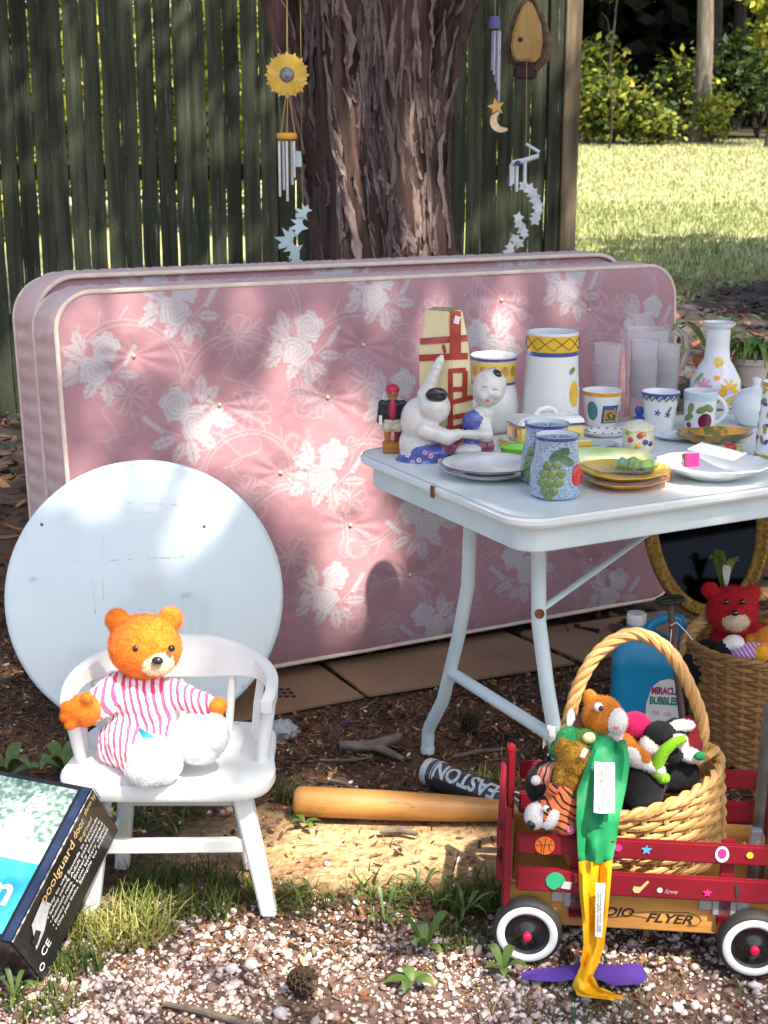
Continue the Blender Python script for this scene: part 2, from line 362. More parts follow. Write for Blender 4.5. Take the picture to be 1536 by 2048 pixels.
# leaf litter and bark chips: a bent four-corner flake
fl = [(-1, -.5, .15), (0, -.6, -.1), (0, .6, -.05), (-1, .5, .2), (1, -.35, .25), (1, .35, .2)]; ff = [(0, 1, 2, 3), (1, 4, 5, 2)]
BR = [(.125,.062,.034), (.07,.034,.02), (.20,.10,.05), (.30,.17,.08), (.038,.02,.013), (.17,.062,.034), (.095,.058,.042)]
def litter(n, x0, x1, y0, y1, s0, keep, cols=BR, asp=(.25, .8), lab=''):
    x = RNG.uniform(x0, x1, n); y = RNG.uniform(y0, y1, n); k = RNG.uniform(size=n) < keep(x, y); x = x[k]; y = y[k]; n = len(x)
    s = np.minimum(RNG.lognormal(math.log(s0), .38, n), s0*1.9); S = np.c_[s, s*RNG.uniform(*asp, n), s*RNG.uniform(.2, .7, n)]
    scatter(np.c_[x, y, gz(x, y)+.003+.5*s*RNG.uniform(0, .5, n)], fl, ff, S, 'leaf_litter', m_chip, lab, pick(n, cols, .25), tilt=.35)
offd = lambda x, y: np.clip(sm(.8, 1.4, np.hypot((x+.02)/.46, (y-2.83)/.20)+.3*fbm(x, y, 5, 4)), .10, 1)
litter(42000, -1.9, 1.9, 2.35, 4.2, .0078, offd, lab='brown leaf crumbs and bark chips round the table and mattress')
litter(5000, -1.6, 1.6, 1.8, 2.6, .007, lambda x, y: .8+0*x, lab='small brown chips between the pebbles')
litter(5000, -1.3, 1.3, 1.9, 3.4, .017, offd, [(.11,.06,.03), (.22,.11,.05), (.06,.03,.02)], (.05, .1), 'thin dead pine needles on the bare earth')
litter(14000, -3.5, 4.5, 4.2, 13, .03, lambda x, y: .9+0*x, BR+[(.04,.03,.025)]*4, lab='dark fallen leaves on the shaded track behind the mattresses')

# ------------------------------------------------------------ grass
m_grass = attr_mat('grass_blade', 'col', .55, .15, 30, trans=.35)
def blades(x, y, h, wd, lean, cols, name='grass', label='', n3=4, base=None):
    n = len(x); az = RNG.uniform(0, 2*pi, n); d = np.c_[np.cos(az), np.sin(az)]; p = np.c_[-d[:, 1], d[:, 0]]
    z0 = gz(x, y); V = []; 
    for k in range(n3):
        t = k/(n3-1); off = lean*t**1.8; zz = h*(t-.35*np.clip(lean/h, 0, 1.2)*t*t)
        for sgn in (-1, 1):
            ww = wd*(1-t**1.5)*sgn*.5+.0001*sgn
            V.append(np.c_[x+d[:, 0]*off+p[:, 0]*ww, y+d[:, 1]*off+p[:, 1]*ww, z0+zz])
    V = np.stack(V, 1); k = n3*2
    Fc = np.concatenate([np.array([[2*j, 2*j+1, 2*j+3, 2*j+2]]) for j in range(n3-1)])
    Fc = (Fc[None]+(np.arange(n)*k)[:, None, None]).reshape(-1, 4)
    return tag(raw(name, V.reshape(-1, 3), Fc, m_grass, attr={'col': np.repeat(cols, k, 0)}), label, kind='stuff')
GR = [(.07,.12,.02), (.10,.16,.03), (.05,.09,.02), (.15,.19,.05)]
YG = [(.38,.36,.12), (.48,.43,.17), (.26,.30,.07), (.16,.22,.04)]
def clump(c, n, r, h, cols, wd=.004, label=''):
    cx, cy = G(*c)[:2] if len(c) == 2 else c[:2]
    a = RNG.uniform(0, 2*pi, n); q = r*np.sqrt(RNG.uniform(0, 1, n)); hh = h*RNG.uniform(.45, 1.1, n)
    blades(cx+q*np.cos(a), cy+q*np.sin(a)*.7, hh, wd*RNG.uniform(.6, 1.3, n), hh*RNG.uniform(.25, 1.2, n), pick(n, cols, .2), label=label)
clump((240, 1865), 420, .11, .085, YG, .0045, 'sun-coloured tuft of long grass between the box and the chair')  # sun on this tuft is put into brighter yellow blade colours
clump((140, 1935), 150, .07, .06, GR, .004, 'low grass at the foot of the tilted box')
clump((90, 2010), 110, .07, .05, GR, .004, 'short grass in the gravel at the lower left')
clump((370, 1795), 500, .15, .075, [(.04,.075,.015), (.07,.11,.02), (.10,.14,.03)], .004, 'dark grass in the shade under the chair')  # shade under the seat put into darker blade colours
clump((300, 1625), 220, .12, .05, GR, .004, 'grass behind the chair legs')
clump((585, 1800), 160, .09, .05, GR, .004, 'low grass beside the front chair leg')
clump((570, 1600), 70, .025, .09, [(.12,.15,.04), (.18,.17,.06), (.10,.13,.03)], .004, 'upright grass at the thick end of the wooden bat')
clump((770, 1790), 90, .10, .05, GR, .006, 'thin grass on the edge of the bare patch')
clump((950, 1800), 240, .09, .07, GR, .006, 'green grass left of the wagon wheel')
clump((900, 1870), 120, .08, .04, GR, .005, 'small grass in front of the wagon wheel')
clump((980, 1560), 60, .05, .05, YG, .004, 'short grass beside the dark bat')
clump((1230, 1960), 60, .12, .03, GR, .004, 'scattered grass under the wagon')
clump((1200, 2040), 80, .09, .035, [(.06,.12,.05), (.08,.14,.06)], .004, 'grass blades at the bottom of the gravel')
n = 900; x = RNG.uniform(-1.2, 1.1, n); y = RNG.uniform(2.1, 4.2, n)
blades(x, y, RNG.uniform(.012, .04, n), RNG.uniform(.002, .004, n), RNG.uniform(.01, .03, n), pick(n, GR+YG, .2), label='single grass blades coming up through the litter')
n = 26000; x = RNG.uniform(1.5, 6.5, n); y = RNG.uniform(11.6, 19, n); k = RNG.uniform(size=n) < sm(12.8, 14.2, y+2.6*fbm(x, y, .8, 13)); x = x[k]; y = y[k]; n = len(x)
blades(x, y, RNG.uniform(.04, .10, n), RNG.uniform(.008, .016, n), RNG.uniform(.02, .06, n), pick(n, [(.20,.26,.07), (.30,.33,.14), (.40,.39,.21), (.13,.20,.05)], .2), label='rough lawn edge beside the fence', n3=3)
n = 30000; x = RNG.uniform(2.2, 9.5, n); y = RNG.uniform(19, 31, n)
blades(x, y, RNG.uniform(.04, .09, n), RNG.uniform(.012, .03, n), RNG.uniform(.02, .06, n), pick(n, [(.30,.34,.14), (.40,.41,.22), (.50,.48,.29)], .2), label='mown lawn sloping up to the wood', n3=3)

# ------------------------------------------------------------ foliage clouds
m_leaf = attr_mat('leaf', 'col', .5, .12, 12, trans=.4)
lf = [(0, -1, 0), (.55, -.1, .12), (0, 1, -.1), (-.55, -.1, .12)]; lff = [(0, 1, 2, 3)]
def leafmesh(P, S, cols, name, label=None, parent=None, tilt=.9, kind='stuff'):
    n = len(P); B = np.asarray(lf)[None]*S[:, None, None]
    yaw = RNG.uniform(0, 2*pi, n); ax = RNG.normal(0, tilt, n); ay = RNG.normal(0, tilt, n)
    c, s = np.cos(ax)[:, None], np.sin(ax)[:, None]; x, y, z = B[..., 0], B[..., 1], B[..., 2]; y, z = y*c-z*s, y*s+z*c
    c, s = np.cos(ay)[:, None], np.sin(ay)[:, None]; x, z = x*c+z*s, -x*s+z*c
    c, s = np.cos(yaw)[:, None], np.sin(yaw)[:, None]; x, y = x*c-y*s, x*s+y*c
    V = np.stack([x, y, z], -1) + P[:, None, :]; Fc = (np.asarray(lff)[None]+(np.arange(n)*4)[:, None, None]).reshape(-1, 4)
    o = raw(name, V.reshape(-1, 3), Fc, m_leaf, parent, attr={'col': np.repeat(cols, 4, 0)})
    if not parent: tag(o, label, kind=kind)
    return o
def cloud(n, c, r, k=14, cr=.33):
    """points bunched in k clumps inside an ellipsoid"""
    d = RNG.normal(size=(k, 3)); d /= np.linalg.norm(d, axis=1)[:, None]; cc = np.array(c)+d*np.array(r)*RNG.uniform(.15, .85, (k, 1))
    i = RNG.integers(0, k, n); q = RNG.normal(size=(n, 3)); q /= np.linalg.norm(q, axis=1)[:, None]
    return cc[i]+q*np.array(r)*cr*RNG.uniform(0, 1, (n, 1))**.5
DG = [(.035,.06,.014), (.05,.08,.02), (.025,.045,.012)]
LG = [(.22,.27,.04), (.30,.33,.05), (.14,.20,.03), (.38,.35,.06)]  # sunlit look put into these brighter yellow-green leaf colours
m_bark = mat('grey_bark', (.20,.17,.14), (.09,.075,.06), 5, .9, .6, 20, stretch=(3,3,.5)); m_dbark = mat('shade_toned_bark', (.045,.036,.028), (.022,.018,.014), 5, .95, .6, 20, stretch=(3,3,.5))  # second bark is a darker copy with the wood's shade in its colour
def tree(name, label, base, h, r, crown, n, cols, ls, group=None, lean=(0,0), bk_=None):
    b = Vector((base[0], base[1], float(gz(base[0], base[1]))-.1)); t = thing(name, label, 'tree', b, group)
    mb = MB(); top = b+Vector((lean[0], lean[1], h))
    mb.tube([b.lerp(top, i/8)+Vector((.05*math.sin(i*1.3), .04*math.cos(i), 0)) for i in range(9)], [r*(1.25 if i == 0 else 1-.07*i) for i in range(9)], 12)
    for k in range(5):
        a = 2*pi*k/5+h; s = b.lerp(top, .55+.09*k); e = s+Vector((math.cos(a)*crown[1][0]*.6, math.sin(a)*crown[1][1]*.6, h*.18))
        mb.tube([s, s.lerp(e, .5)+Vector((0,0,.2)), e], [r*.45, r*.3, r*.1], 7)
    mb.build('trunk', bk_ or m_bark, t)
    P = cloud(n, (b.x+crown[0][0], b.y+crown[0][1], b.z+crown[0][2]), crown[1], 26, .36)
    leafmesh(P, RNG.uniform(.7, 1.3, len(P))*ls, pick(len(P), cols, .25), 'crown', parent=t); return t
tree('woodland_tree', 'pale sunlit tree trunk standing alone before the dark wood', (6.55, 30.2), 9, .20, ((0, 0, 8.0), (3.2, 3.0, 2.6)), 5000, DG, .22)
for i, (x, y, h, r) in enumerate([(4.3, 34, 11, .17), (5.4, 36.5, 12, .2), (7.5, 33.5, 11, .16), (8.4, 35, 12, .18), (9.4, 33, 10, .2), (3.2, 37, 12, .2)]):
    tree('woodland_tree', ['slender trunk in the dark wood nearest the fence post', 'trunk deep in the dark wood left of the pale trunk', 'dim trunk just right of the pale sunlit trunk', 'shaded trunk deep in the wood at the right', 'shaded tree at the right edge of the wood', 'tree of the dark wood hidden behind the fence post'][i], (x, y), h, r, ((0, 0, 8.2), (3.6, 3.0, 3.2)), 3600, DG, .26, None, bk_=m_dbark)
# the wood's depth, its shade put into near-black leaves, then brush along its edge
P = np.c_[RNG.uniform(-4, 18, 26000), RNG.uniform(36, 41, 26000), RNG.uniform(1, 11, 26000)]
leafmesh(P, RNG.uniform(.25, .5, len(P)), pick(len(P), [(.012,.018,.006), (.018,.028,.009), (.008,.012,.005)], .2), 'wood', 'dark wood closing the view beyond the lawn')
def bush(c, r, n, cols, ls, label, name='shrub', cat='shrub', k=12, group=None):
    b = Vector((c[0], c[1], float(gz(c[0], c[1])))); t = thing(name, label, cat, b, group); mb = MB()
    for q in range(5):
        a = q*1.3; e = b+Vector((math.cos(a)*r[0]*.5, math.sin(a)*r[1]*.5, r[2]*1.3)); mb.tube([b, b.lerp(e, .5)+Vector((0,0,.1)), e], [.03, .02, .008], 6)
    mb.build('stem', m_dbark, t); P = cloud(n, (b.x, b.y, b.z+r[2]*1.0), r, k*2, .3)+RNG.normal(0, .16, (n, 3))*np.array([1, 1, .9]); P[:, 2] = np.maximum(P[:, 2], b.z+.03)
    leafmesh(P, RNG.uniform(.6, 1.3, n)*ls, pick(n, cols, .25), 'foliage', parent=t); return t
bush((4.65, 29.6), (1.0, .8, .75), 2100, LG+DG, .085, 'bright yellow-green bush at the lawn edge beside the fence post')
bush((5.4, 29.3), (.7, .6, .45), 1100, LG+DG, .08, 'low sunlit bush where the lawn meets the wood')
bush((4.5, 31.2), (.9, .8, 1.2), 1300, LG+DG, .09, 'taller loose bush behind the bright one')
bush((6.3, 31.0), (.8, .7, 1.0), 1300, LG+DG+DG, .085, 'half lit bush left of the pale trunk')
bush((6.75, 29.9), (.4, .4, .5), 500, LG, .08, 'vine leaves gathered round the foot of the pale trunk')
bush((8.1, 31.5), (1.0, .9, 1.2), 1700, DG, .1, 'dark green bush at the right end of the lawn')
bush((7.3, 32.2), (.9, .8, .9), 1200, DG, .1, 'dark low brush between pale trunk and right edge')
tree('maple_sapling', 'young maple with yellow sunlit leaves at the top right', (7.55, 28.6), 3.6, .05, ((.1, 0, 2.5), (.9, .9, .95)), 1500, LG+[(.42,.36,.06)], .10, bk_=m_dbark)
tree('sapling', 'slim sapling with a few lit leaves beside the fence top', (4.35, 28.0), 3.6, .022, ((.0, 0, 3.2), (.5, .4, .4)), 260, [(.10,.17,.03)], .09, bk_=m_dbark)
P = np.concatenate([cloud(3400, (x, 16.5+.8*math.sin(x*2), 2.3+.3*math.sin(x*3)), (1.1, .8, 2.2), 14, .42) for x in np.arange(-6.2, 1.4, .8)])
leafmesh(P, RNG.uniform(.06, .12, len(P)), pick(len(P), [(.34,.36,.08), (.46,.44,.10), (.26,.30,.06)], .2), 'hedge', 'sunlit greenery glimpsed through the fence gaps')  # sunlight put into the hedge's brighter yellow leaf colours
# ------------------------------------------------------------ fence: every board a part
m_board = mat('weathered_board', (.017,.021,.011), (.078,.090,.054), 3.0, .9, 1.0, 22, stretch=(9,9,.5), rnd=.5, wear=((.17,.19,.15), 7, .60), lo=.3, hi=.7)
m_board2 = mat('tan_board', (.08,.06,.035), (.20,.16,.10), 3, .8, .4, 30, stretch=(6,6,.5), rnd=.2)
m_rail = mat('fence_rail', (.03,.028,.02), (.018,.018,.012), 4, .9)
FY = 8.0; FZ = .02
fence = thing('wooden_fence', 'tall weathered board fence with light showing through its gaps', 'fence', (0, FY, 0))
bmesh_var = []
for k in range(7):
    mb = MB(); h = 2.75; nseg = 12; wv = .089
    L = []
    for i in range(nseg+1):
        z = h*i/nseg; e = .0022*math.sin(i*1.7+k*2.1)+.002*math.sin(i*4.1+k); e2 = .0022*math.cos(i*2.3+k)+.002*math.sin(i*3.3+k*1.9); L.append((z, -wv/2+e, wv/2+e2, .003*math.sin(i*.9+k)))
    P = []
    for z, a, b, d in L: P += [(a, d-.009, z), (b, d-.009, z), (b, d+.009, z), (a, d+.009, z)]
    Q = [(4*i+q, 4*i+(q+1) % 4, 4*i+4+(q+1) % 4, 4*i+4+q) for i in range(nseg) for q in range(4)] + [(3,2,1,0), (4*nseg, 4*nseg+1, 4*nseg+2, 4*nseg+3)]
    me = bpy.data.meshes.new('board'); me.from_pydata(P, [], Q); me.materials.append(m_board); bmesh_var.append(me)
x = -3.555; i = 0
while x < .90:
    o = bpy.data.objects.new('board', bmesh_var[i % 7]); COL.objects.link(o); o.parent = fence
    gap = [.004, .010, .006, .012, .003, .011, .007, .013][(i*5+3) % 8] if x < .1 else .002
    wsc = random.uniform(.93, 1.05)
    o.scale.x = wsc; o.location = (x+wsc*.0445, random.uniform(-.004, .004), FZ); o.rotation_euler.y = random.uniform(-.0012, .0012)
    x += .089*wsc+gap; i += 1
XE = x
for z in (.55, 1.38, 2.45):
    mb = MB(); mb.box(((XE-3.6)/2, FY+.032, z), (XE+3.6, .038, .085)); mb.build('rail', m_rail, fence, bevel=.004)
for px in (-2.4, -.6, XE+.045):
    mb = MB(); mb.box((px, FY+(.095 if px < XE else .005), 1.35), (.09, .088, 2.9)); mb.build('post', m_board2, fence, bevel=.006)
mb = MB(); mb.box((XE-.045, FY-.022, 1.4), (.075, .02, 2.75)); mb.build('trim_board', m_board, fence, bevel=.003)

# ------------------------------------------------------------ big cedar
TY = 6.3
m_cedar = mat('cedar_trunk', (.03,.017,.013), (.16,.088,.07), 5, .95, .9, 16, stretch=(5,5,.35), lo=.35, hi=.75)
m_strip = mat('cedar_bark_strip', (.22,.115,.095), (.76,.63,.60), 4.5, .9, .9, 34, stretch=(7,7,.7), rnd=.6, lo=.36, hi=.72)
cb = A(775, 560, TY); cedar = thing('cedar_tree', 'huge shaggy red-brown cedar trunk with peeling bark behind the mattresses', 'tree', (cb.x, TY, 0))
stems = [
 ([(775, 900, 330), (775, 640, 300), (770, 520, 270), (762, 400, 262), (752, 280, 240), (748, 150, 232), (750, 0, 240), (755, -160, 255), (760, -400, 200), (770, -700, 160)], 0),
 ([(690, 640, 90), (672, 480, 92), (640, 360, 74), (612, 240, 66), (585, 120, 60), (556, 0, 58), (525, -120, 54), (480, -300, 48)], -.05),
 ([(715, 520, 90), (700, 360, 64), (680, 240, 60), (664, 120, 50), (655, 0, 46), (650, -140, 44), (640, -320, 40)], -.24),
 ([(840, 560, 110), (848, 420, 100), (850, 300, 84), (872, 180, 66), (905, 70, 56), (940, -30, 52), (985, -160, 46)], -.06)]
mb = MB(); stem_pts = []
def kfun(a, z, dy): return mnoise.noise(Vector((a*4.2, z*.5, dy*9)))*.20 + mnoise.noise(Vector((a*11, z*1.2, 3)))*.10
for pts, dy in stems:
    P = []; R = []
    for j in range(len(pts)-1):
        for q in range(6):
            t = q/6; a = pts[j]; b = pts[j+1]; X_, Y_, W_ = [a[k]*(1-t)+b[k]*t for k in range(3)]
            P.append(A(X_, Y_, TY+dy)); R.append(W_/2/437)
    stem_pts.append((P, R, dy)); b0 = len(mb.v); mb.tube(P, R, 44)
    for vi in range(b0, len(mb.v)):
        v = Vector(mb.v[vi]); c = P[min((vi-b0)//44, len(P)-1)]; d = (v-c)
        mb.v[vi] = tuple(c+d*(1+kfun(math.atan2(d.y, d.x), v.z, dy)))
trunk = mb.build('trunk', m_cedar, cedar, angle=80)
svar = []
for k in range(8):
    s = MB(); nl = 10; ww = random.uniform(.6, 1)
    V = []; Q = []
    for i in range(nl+1):
        t = i/nl; wd = ww*(math.sin(pi*min(max(t, .03), .97))**.45)*(.8+.3*math.sin(i*2.1+k)); o = .28*math.sin(t*5+k)
        curl = .25+1.2*(abs(t-.5)*2)**4*random.uniform(.2, 1)
        for q, (a, b) in enumerate(((-1, -.2), (-.45, .35), (.1, .45), (.6, .2), (1, -.25))):
            V.append((o+a*wd*.5, -(curl+b*.5+.25*math.sin(i*1.9+q*2.3)), t-.5))
    for i in range(nl):
        for q in range(4): Q.append((5*i+q, 5*i+q+1, 5*i+q+6, 5*i+q+5))
    me = bpy.data.meshes.new('bark_strip'); me.from_pydata(V, [], Q); me.materials.append(m_strip)
    me.polygons.foreach_set('use_smooth', [True]*len(me.polygons)); svar.append(me)
for n in range(285):
    si = random.choices((0, 1, 2, 3), (70, 10, 9, 11))[0]; P, R, dy = stem_pts[si]
    jm = [j for j in range(len(P)) if P[j].z < 2.6 and P[j].z > .2]; j = random.choice(jm); ang = random.gauss(0, .62)
    c = P[j]; d = Vector((math.sin(ang), -math.cos(ang), 0)); T = (P[min(j+1, len(P)-1)]-P[max(j-1, 0)]).normalized()
    o = bpy.data.objects.new('bark_strip', svar[n % 8]); COL.objects.link(o); o.parent = cedar
    xa = d.cross(T).normalized()*-1; ya = T.cross(xa)
    M = Matrix((xa, ya, T)).transposed().to_4x4()
    ln = random.uniform(.10, .52); wd = random.uniform(.018, .058)
    M = Matrix.Translation(c + d*(R[j]*(1+kfun(math.atan2(d.y, d.x), c.z, dy))-.004) - cedar.location) @ M @ Matrix.Rotation(random.gauss(0, .05), 4, 'Y') @ Matrix.Diagonal((wd, .026, ln, 1))
    o.matrix_local = M
# overhead limbs (out of view), added with the canopy to throw the dappled shade
mb = MB()
for k, (ex, ey, ez) in enumerate([(3.2, 1.2, 5.8), (4.6, 3.4, 6.2), (1.8, 2.6, 5.6), (5.0, 5.4, 6.6), (-1.5, 7.0, 6.2), (2.4, 5.0, 6.2)]):
    a = Vector((cb.x, TY, 2.9+.25*k)); e = Vector((ex, ey, ez)); mb.tube([a, a.lerp(e, .3)+Vector((0,0,.6)), a.lerp(e, .65)+Vector((0,0,.5)), e], [.14, .10, .06, .02], 8)
mb.build('limb', m_cedar, cedar)
def mpt(px, py): return PL(px, py, ML, MN)
# ------------------------------------------------------------ mattress and box spring
BL = Vector((-.8376, 3.545, .05)); BRt = Vector((.952, 4.481, .05)); MU = (BRt-BL).normalized(); NF = Vector((MU.y, -MU.x, 0))
LEAN = .08; MV = Vector((0,0,1))*math.cos(LEAN) - NF*math.sin(LEAN); MN = MU.cross(MV); ML = BL+MU*.028
def muv(px, py): d = mpt(px, py)-ML; return d.dot(MU), d.dot(MV)
MW, MH, MT, MR = 2.02, 1.095, .235, .10
m_pipe = mat('piping', (.78,.66,.56), (.68,.54,.46), 30, .6)
def fabric():
    m = bpy.data.materials.new('rose_brocade'); m.use_nodes = True; t = m.node_tree; b = t.nodes['Principled BSDF']; L = t.links.new
    at = t.nodes.new('ShaderNodeAttribute'); at.attribute_name = 'print'
    tc = t.nodes.new('ShaderNodeTexCoord'); nz = t.nodes.new('ShaderNodeTexNoise'); nz.inputs['Scale'].default_value = 260; L(tc.outputs['Object'], nz.inputs['Vector'])
    c1 = t.nodes.new('ShaderNodeMix'); c1.data_type = 'RGBA'; c1.inputs[6].default_value = (.37,.19,.222,1); c1.inputs[7].default_value = (.43,.24,.27,1); L(nz.outputs[0], c1.inputs[0])
    mx = t.nodes.new('ShaderNodeMix'); mx.data_type = 'RGBA'; mx.inputs[7].default_value = (.45,.45,.48,1); L(at.outputs['Fac'], mx.inputs[0]); L(c1.outputs[2], mx.inputs[6])
    L(mx.outputs[2], b.inputs['Base Color']); b.inputs['Roughness'].default_value = .5; b.inputs['Sheen Weight'].default_value = .25; b.inputs['Specular IOR Level'].default_value = .35
    ad = t.nodes.new('ShaderNodeMath'); ad.operation = 'MULTIPLY_ADD'; ad.inputs[1].default_value = .35; L(nz.outputs[0], ad.inputs[0]); L(at.outputs['Fac'], ad.inputs[2])
    bp = t.nodes.new('ShaderNodeBump'); bp.inputs['Strength'].default_value = .35; bp.inputs['Distance'].default_value = .003; L(ad.outputs[0], bp.inputs['Height']); L(bp.outputs[0], b.inputs['Normal'])
    return m
m_brocade = fabric()
m_border = mat('mattress_border', (.60,.40,.385), (.66,.48,.45), 9, .6, .2, 60)
# print: woven roses and scroll lines drawn onto a fine grid
NU, NV = 690, 370
PR = np.zeros((NV+1, NU+1)); gu = np.linspace(0, MW, NU+1); gv = np.linspace(0, MH, NV+1)
def win(u, v, r):
    a0, a1 = np.searchsorted(gu, [u-r, u+r]); b0, b1 = np.searchsorted(gv, [v-r, v+r])
    return slice(max(b0, 0), max(b1, 0)), slice(max(a0, 0), max(a1, 0))
def disc(u, v, fn, r, val=1.0, op='max'):
    sl = win(u, v, r); 
    if PR[sl].size == 0: return
    X, Y = np.meshgrid(gu[sl[1]]-u, gv[sl[0]]-v); m = fn(X, Y)
    PR[sl] = np.maximum(PR[sl], m*val) if op == 'max' else PR[sl]*(1-m*val)
def rose(u, v, r, rot):
    def f(X, Y):
        d = np.hypot(X, Y); a = np.arctan2(Y, X)+rot; R = r*(1+.10*np.cos(5*a)+.05*np.cos(11*a+1)); body = np.clip((R-d)/.006, 0, 1)
        sp = np.sin(2*a-d/r*11+.9*np.sin(3*a)); line = np.clip((np.abs(sp)-.18)/.25, 0, 1)
        return body*(.42+.58*line)
    disc(u, v, f, r*1.3)
def leaf(u, v, L, wd, rot):
    c, s = math.cos(rot), math.sin(rot)
    def f(X, Y):
        x = X*c+Y*s; y = -X*s+Y*c; t = np.clip(x/L, 0, 1); w = wd*np.sin(pi*t)**.7*(1+.16*np.sin(t*28))
        body = np.clip((w-np.abs(y))/.004, 0, 1)*((x > 0) & (x < L)); vein = np.clip(np.abs(y)/.0035, .35, 1)*np.where(np.sin((x-np.abs(y)*1.2)*320) > .75, .6, 1)
        return body*.85*vein
    disc(u, v, f, L*1.05)
def line(P, wd=.0032, val=.5):
    P = np.array(P)
    for (a, b), (c, d) in zip(P[:-1], P[1:]):
        n = max(2, int(np.hypot(c-a, d-b)/.003))
        for t in np.linspace(0, 1, n, endpoint=False):
            u = a+(c-a)*t; v = b+(d-b)*t
            disc(u, v, lambda X, Y: np.clip(1.4-np.hypot(X, Y)/wd, 0, 1), wd*1.5+.003, val)
def bunch(u, v, mir=1, sc=1.0, rot=0):
    def P(x, y): c, s = math.cos(rot), math.sin(rot); return u+sc*(mir*(x*c-y*s)), v+sc*(x*s+y*c)
    ang = lambda a: (a+rot) if mir > 0 else pi-(a+rot)
    for x, y, L, w, a in ((-.02,.02,.11,.028,2.5), (-.03,.04,.10,.026,1.8), (.03,-.06,.10,.027,-1.6), (.00,-.05,.09,.025,-2.3), (.07,-.05,.10,.022,-.2), (-.06,-.02,.09,.025,3.5), (.05,-.07,.08,.02,-.9)):
        p = P(x, y); leaf(p[0], p[1], L*sc, w*sc, ang(a))
    p = P(.055, .055); rose(p[0], p[1], .058*sc, rot+1); p = P(-.005, -.02); rose(p[0], p[1], .062*sc, rot); p = P(-.085, .0); rose(p[0], p[1], .03*sc, 2)
    for k in range(5): p = P(.12+.012*k, -.02+.013*k); disc(p[0], p[1], lambda X, Y: np.clip((.010-np.hypot(X, Y))/.004, 0, 1), .012, .8)
    line([P(.06+.1*t, -.05+.06*t) for t in np.linspace(0, 1, 6)], .003, .6)
def scroll(u, v, mir=1, sc=1.0, rot=0):
    def Q(x, y): c, s = math.cos(rot), math.sin(rot); return u+sc*mir*(x*c-y*s), v+sc*(x*s+y*c)
    for off in (0, .012):
        line([Q((.13+off)*math.cos(a)+.02, (.12+off)*math.sin(a)) for a in np.linspace(-.5, 3.0, 26)], .0026, .45)
        line([Q(-.12+(.05-off*.6)*math.cos(a)*(1-a/9), .0+(.05-off)*math.sin(a)*(1-a/9)) for a in np.linspace(0, 6.5, 26)], .0026, .45)
    line([Q(.15+.035*math.cos(a)*(1-a/8), -.06+.035*math.sin(a)*(1-a/8)) for a in np.linspace(pi/2, 7.5, 20)], .0026, .45)
    for k in range(7): a = .2+k*.4; p = Q(.145*math.cos(a)+.02, .135*math.sin(a)); q = Q(.175*math.cos(a+.16)+.02, .165*math.sin(a+.16)); line([p, q], .003, .45)
    for a0 in (0, 1.25, 2.5, 3.9, 5.1):                     # the bow
        line([Q(.0+.055*math.sin(t)*math.cos(a0+.35*math.sin(2*t)), -.04+.05*math.sin(t)*math.sin(a0+.35*math.sin(2*t))) for t in np.linspace(0, pi, 16)], .0024, .45)
        line([Q(.0+.055*math.sin(t)*math.cos(a0+.3+.3*t), -.04+.05*math.sin(t)*math.sin(a0+.3+.3*t)) for t in np.linspace(0, pi, 16)], .0024, .45)
    line([Q(-.02-.03*math.sin(t*3), -.08-.05*t) for t in np.linspace(0, 2, 16)], .0024, .45); line([Q(.02+.03*math.sin(t*3+.5), -.08-.045*t) for t in np.linspace(0, 2, 16)], .0024, .45)
BUN = [(345,610,1,1), (590,690,1,1.05), (385,835,-1,1.1), (640,945,1,1.05), (745,585,1,1), (845,1040,-1,1), (185,730,1,.95), (975,690,-1,1), (1130,575,1,.95), (645,1185,1,1), (1045,1130,-1,1), (1280,640,1,.9), (1215,1185,1,.9), (865,1245,-1,.9), (780,800,1,1), (1220,880,-1,1), (420,1120,1,1), (240,1000,-1,1)]
for px, py, mr, s in BUN: u, v = muv(px, py); bunch(u, v, mr, s*.75, .12*mr)
SCR = [(460,640,1,1.25,.2), (500,790,-1,1.25,.3), (570,1080,1,1.2,.1), (720,730,-1,1.2,-.2), (860,600,1,1.1,.2), (930,1180,-1,1,.1), (1010,590,1,1,.4), (1200,760,-1,1.1,0), (1170,1060,1,1,.2), (270,760,-1,1.1,.5), (720,1000,-1,1.1,1.8), (950,870,1,1.1,.3), (770,1230,1,.9,.1), (1240,590,1,.8,.2), (480,960,1,1,.2), (650,820,-1,1.1,2.5), (1080,1230,1,.9,.3)]
for px, py, mr, s, r in SCR: u, v = muv(px, py); scroll(u, v, mr, s*1.02, r)
TUFT = [muv(*p) for p in ((268,712), (725,690), (700,1050), (440,560+250), (1000,600), (1180,800), (1175,620), (820,1150), (655,795), (560,945), (1050,1010), (410,1000), (1240,960), (940,790), (500,1240), (1180,1120), (880,905))]
U, Vv = np.meshgrid(gu, gv)
def rounded(U, Vv, W, H, R):
    cu = np.clip(U, R, W-R); cv = np.clip(Vv, R, H-R); du = U-cu; dv = Vv-cv; d = np.maximum(np.abs(du), np.abs(dv)); h = np.hypot(du, dv); k = np.where(h > 0, d/np.maximum(h, 1e-9), 1)
    return cu+du*k, cv+dv*k
U2, V2 = rounded(U, Vv, MW, MH, MR)
e = np.minimum(np.minimum(U, MW-U), np.minimum(Vv, MH-Vv)); D = .022*(1-np.exp(-e/.035)) + .004*fbm(U, Vv, 3, 31)
for tu, tv in TUFT:
    q = np.hypot(U-tu, (Vv-tv)*.8); an = np.arctan2(Vv-tv, U-tu); D -= .013*np.exp(-(q/.035)**2)+.008*np.exp(-(q/.12)**2)+.0012*np.cos(7*an+tu*20+3*np.sin(an*2+tu))*np.exp(-((q-.07)/.05)**2)
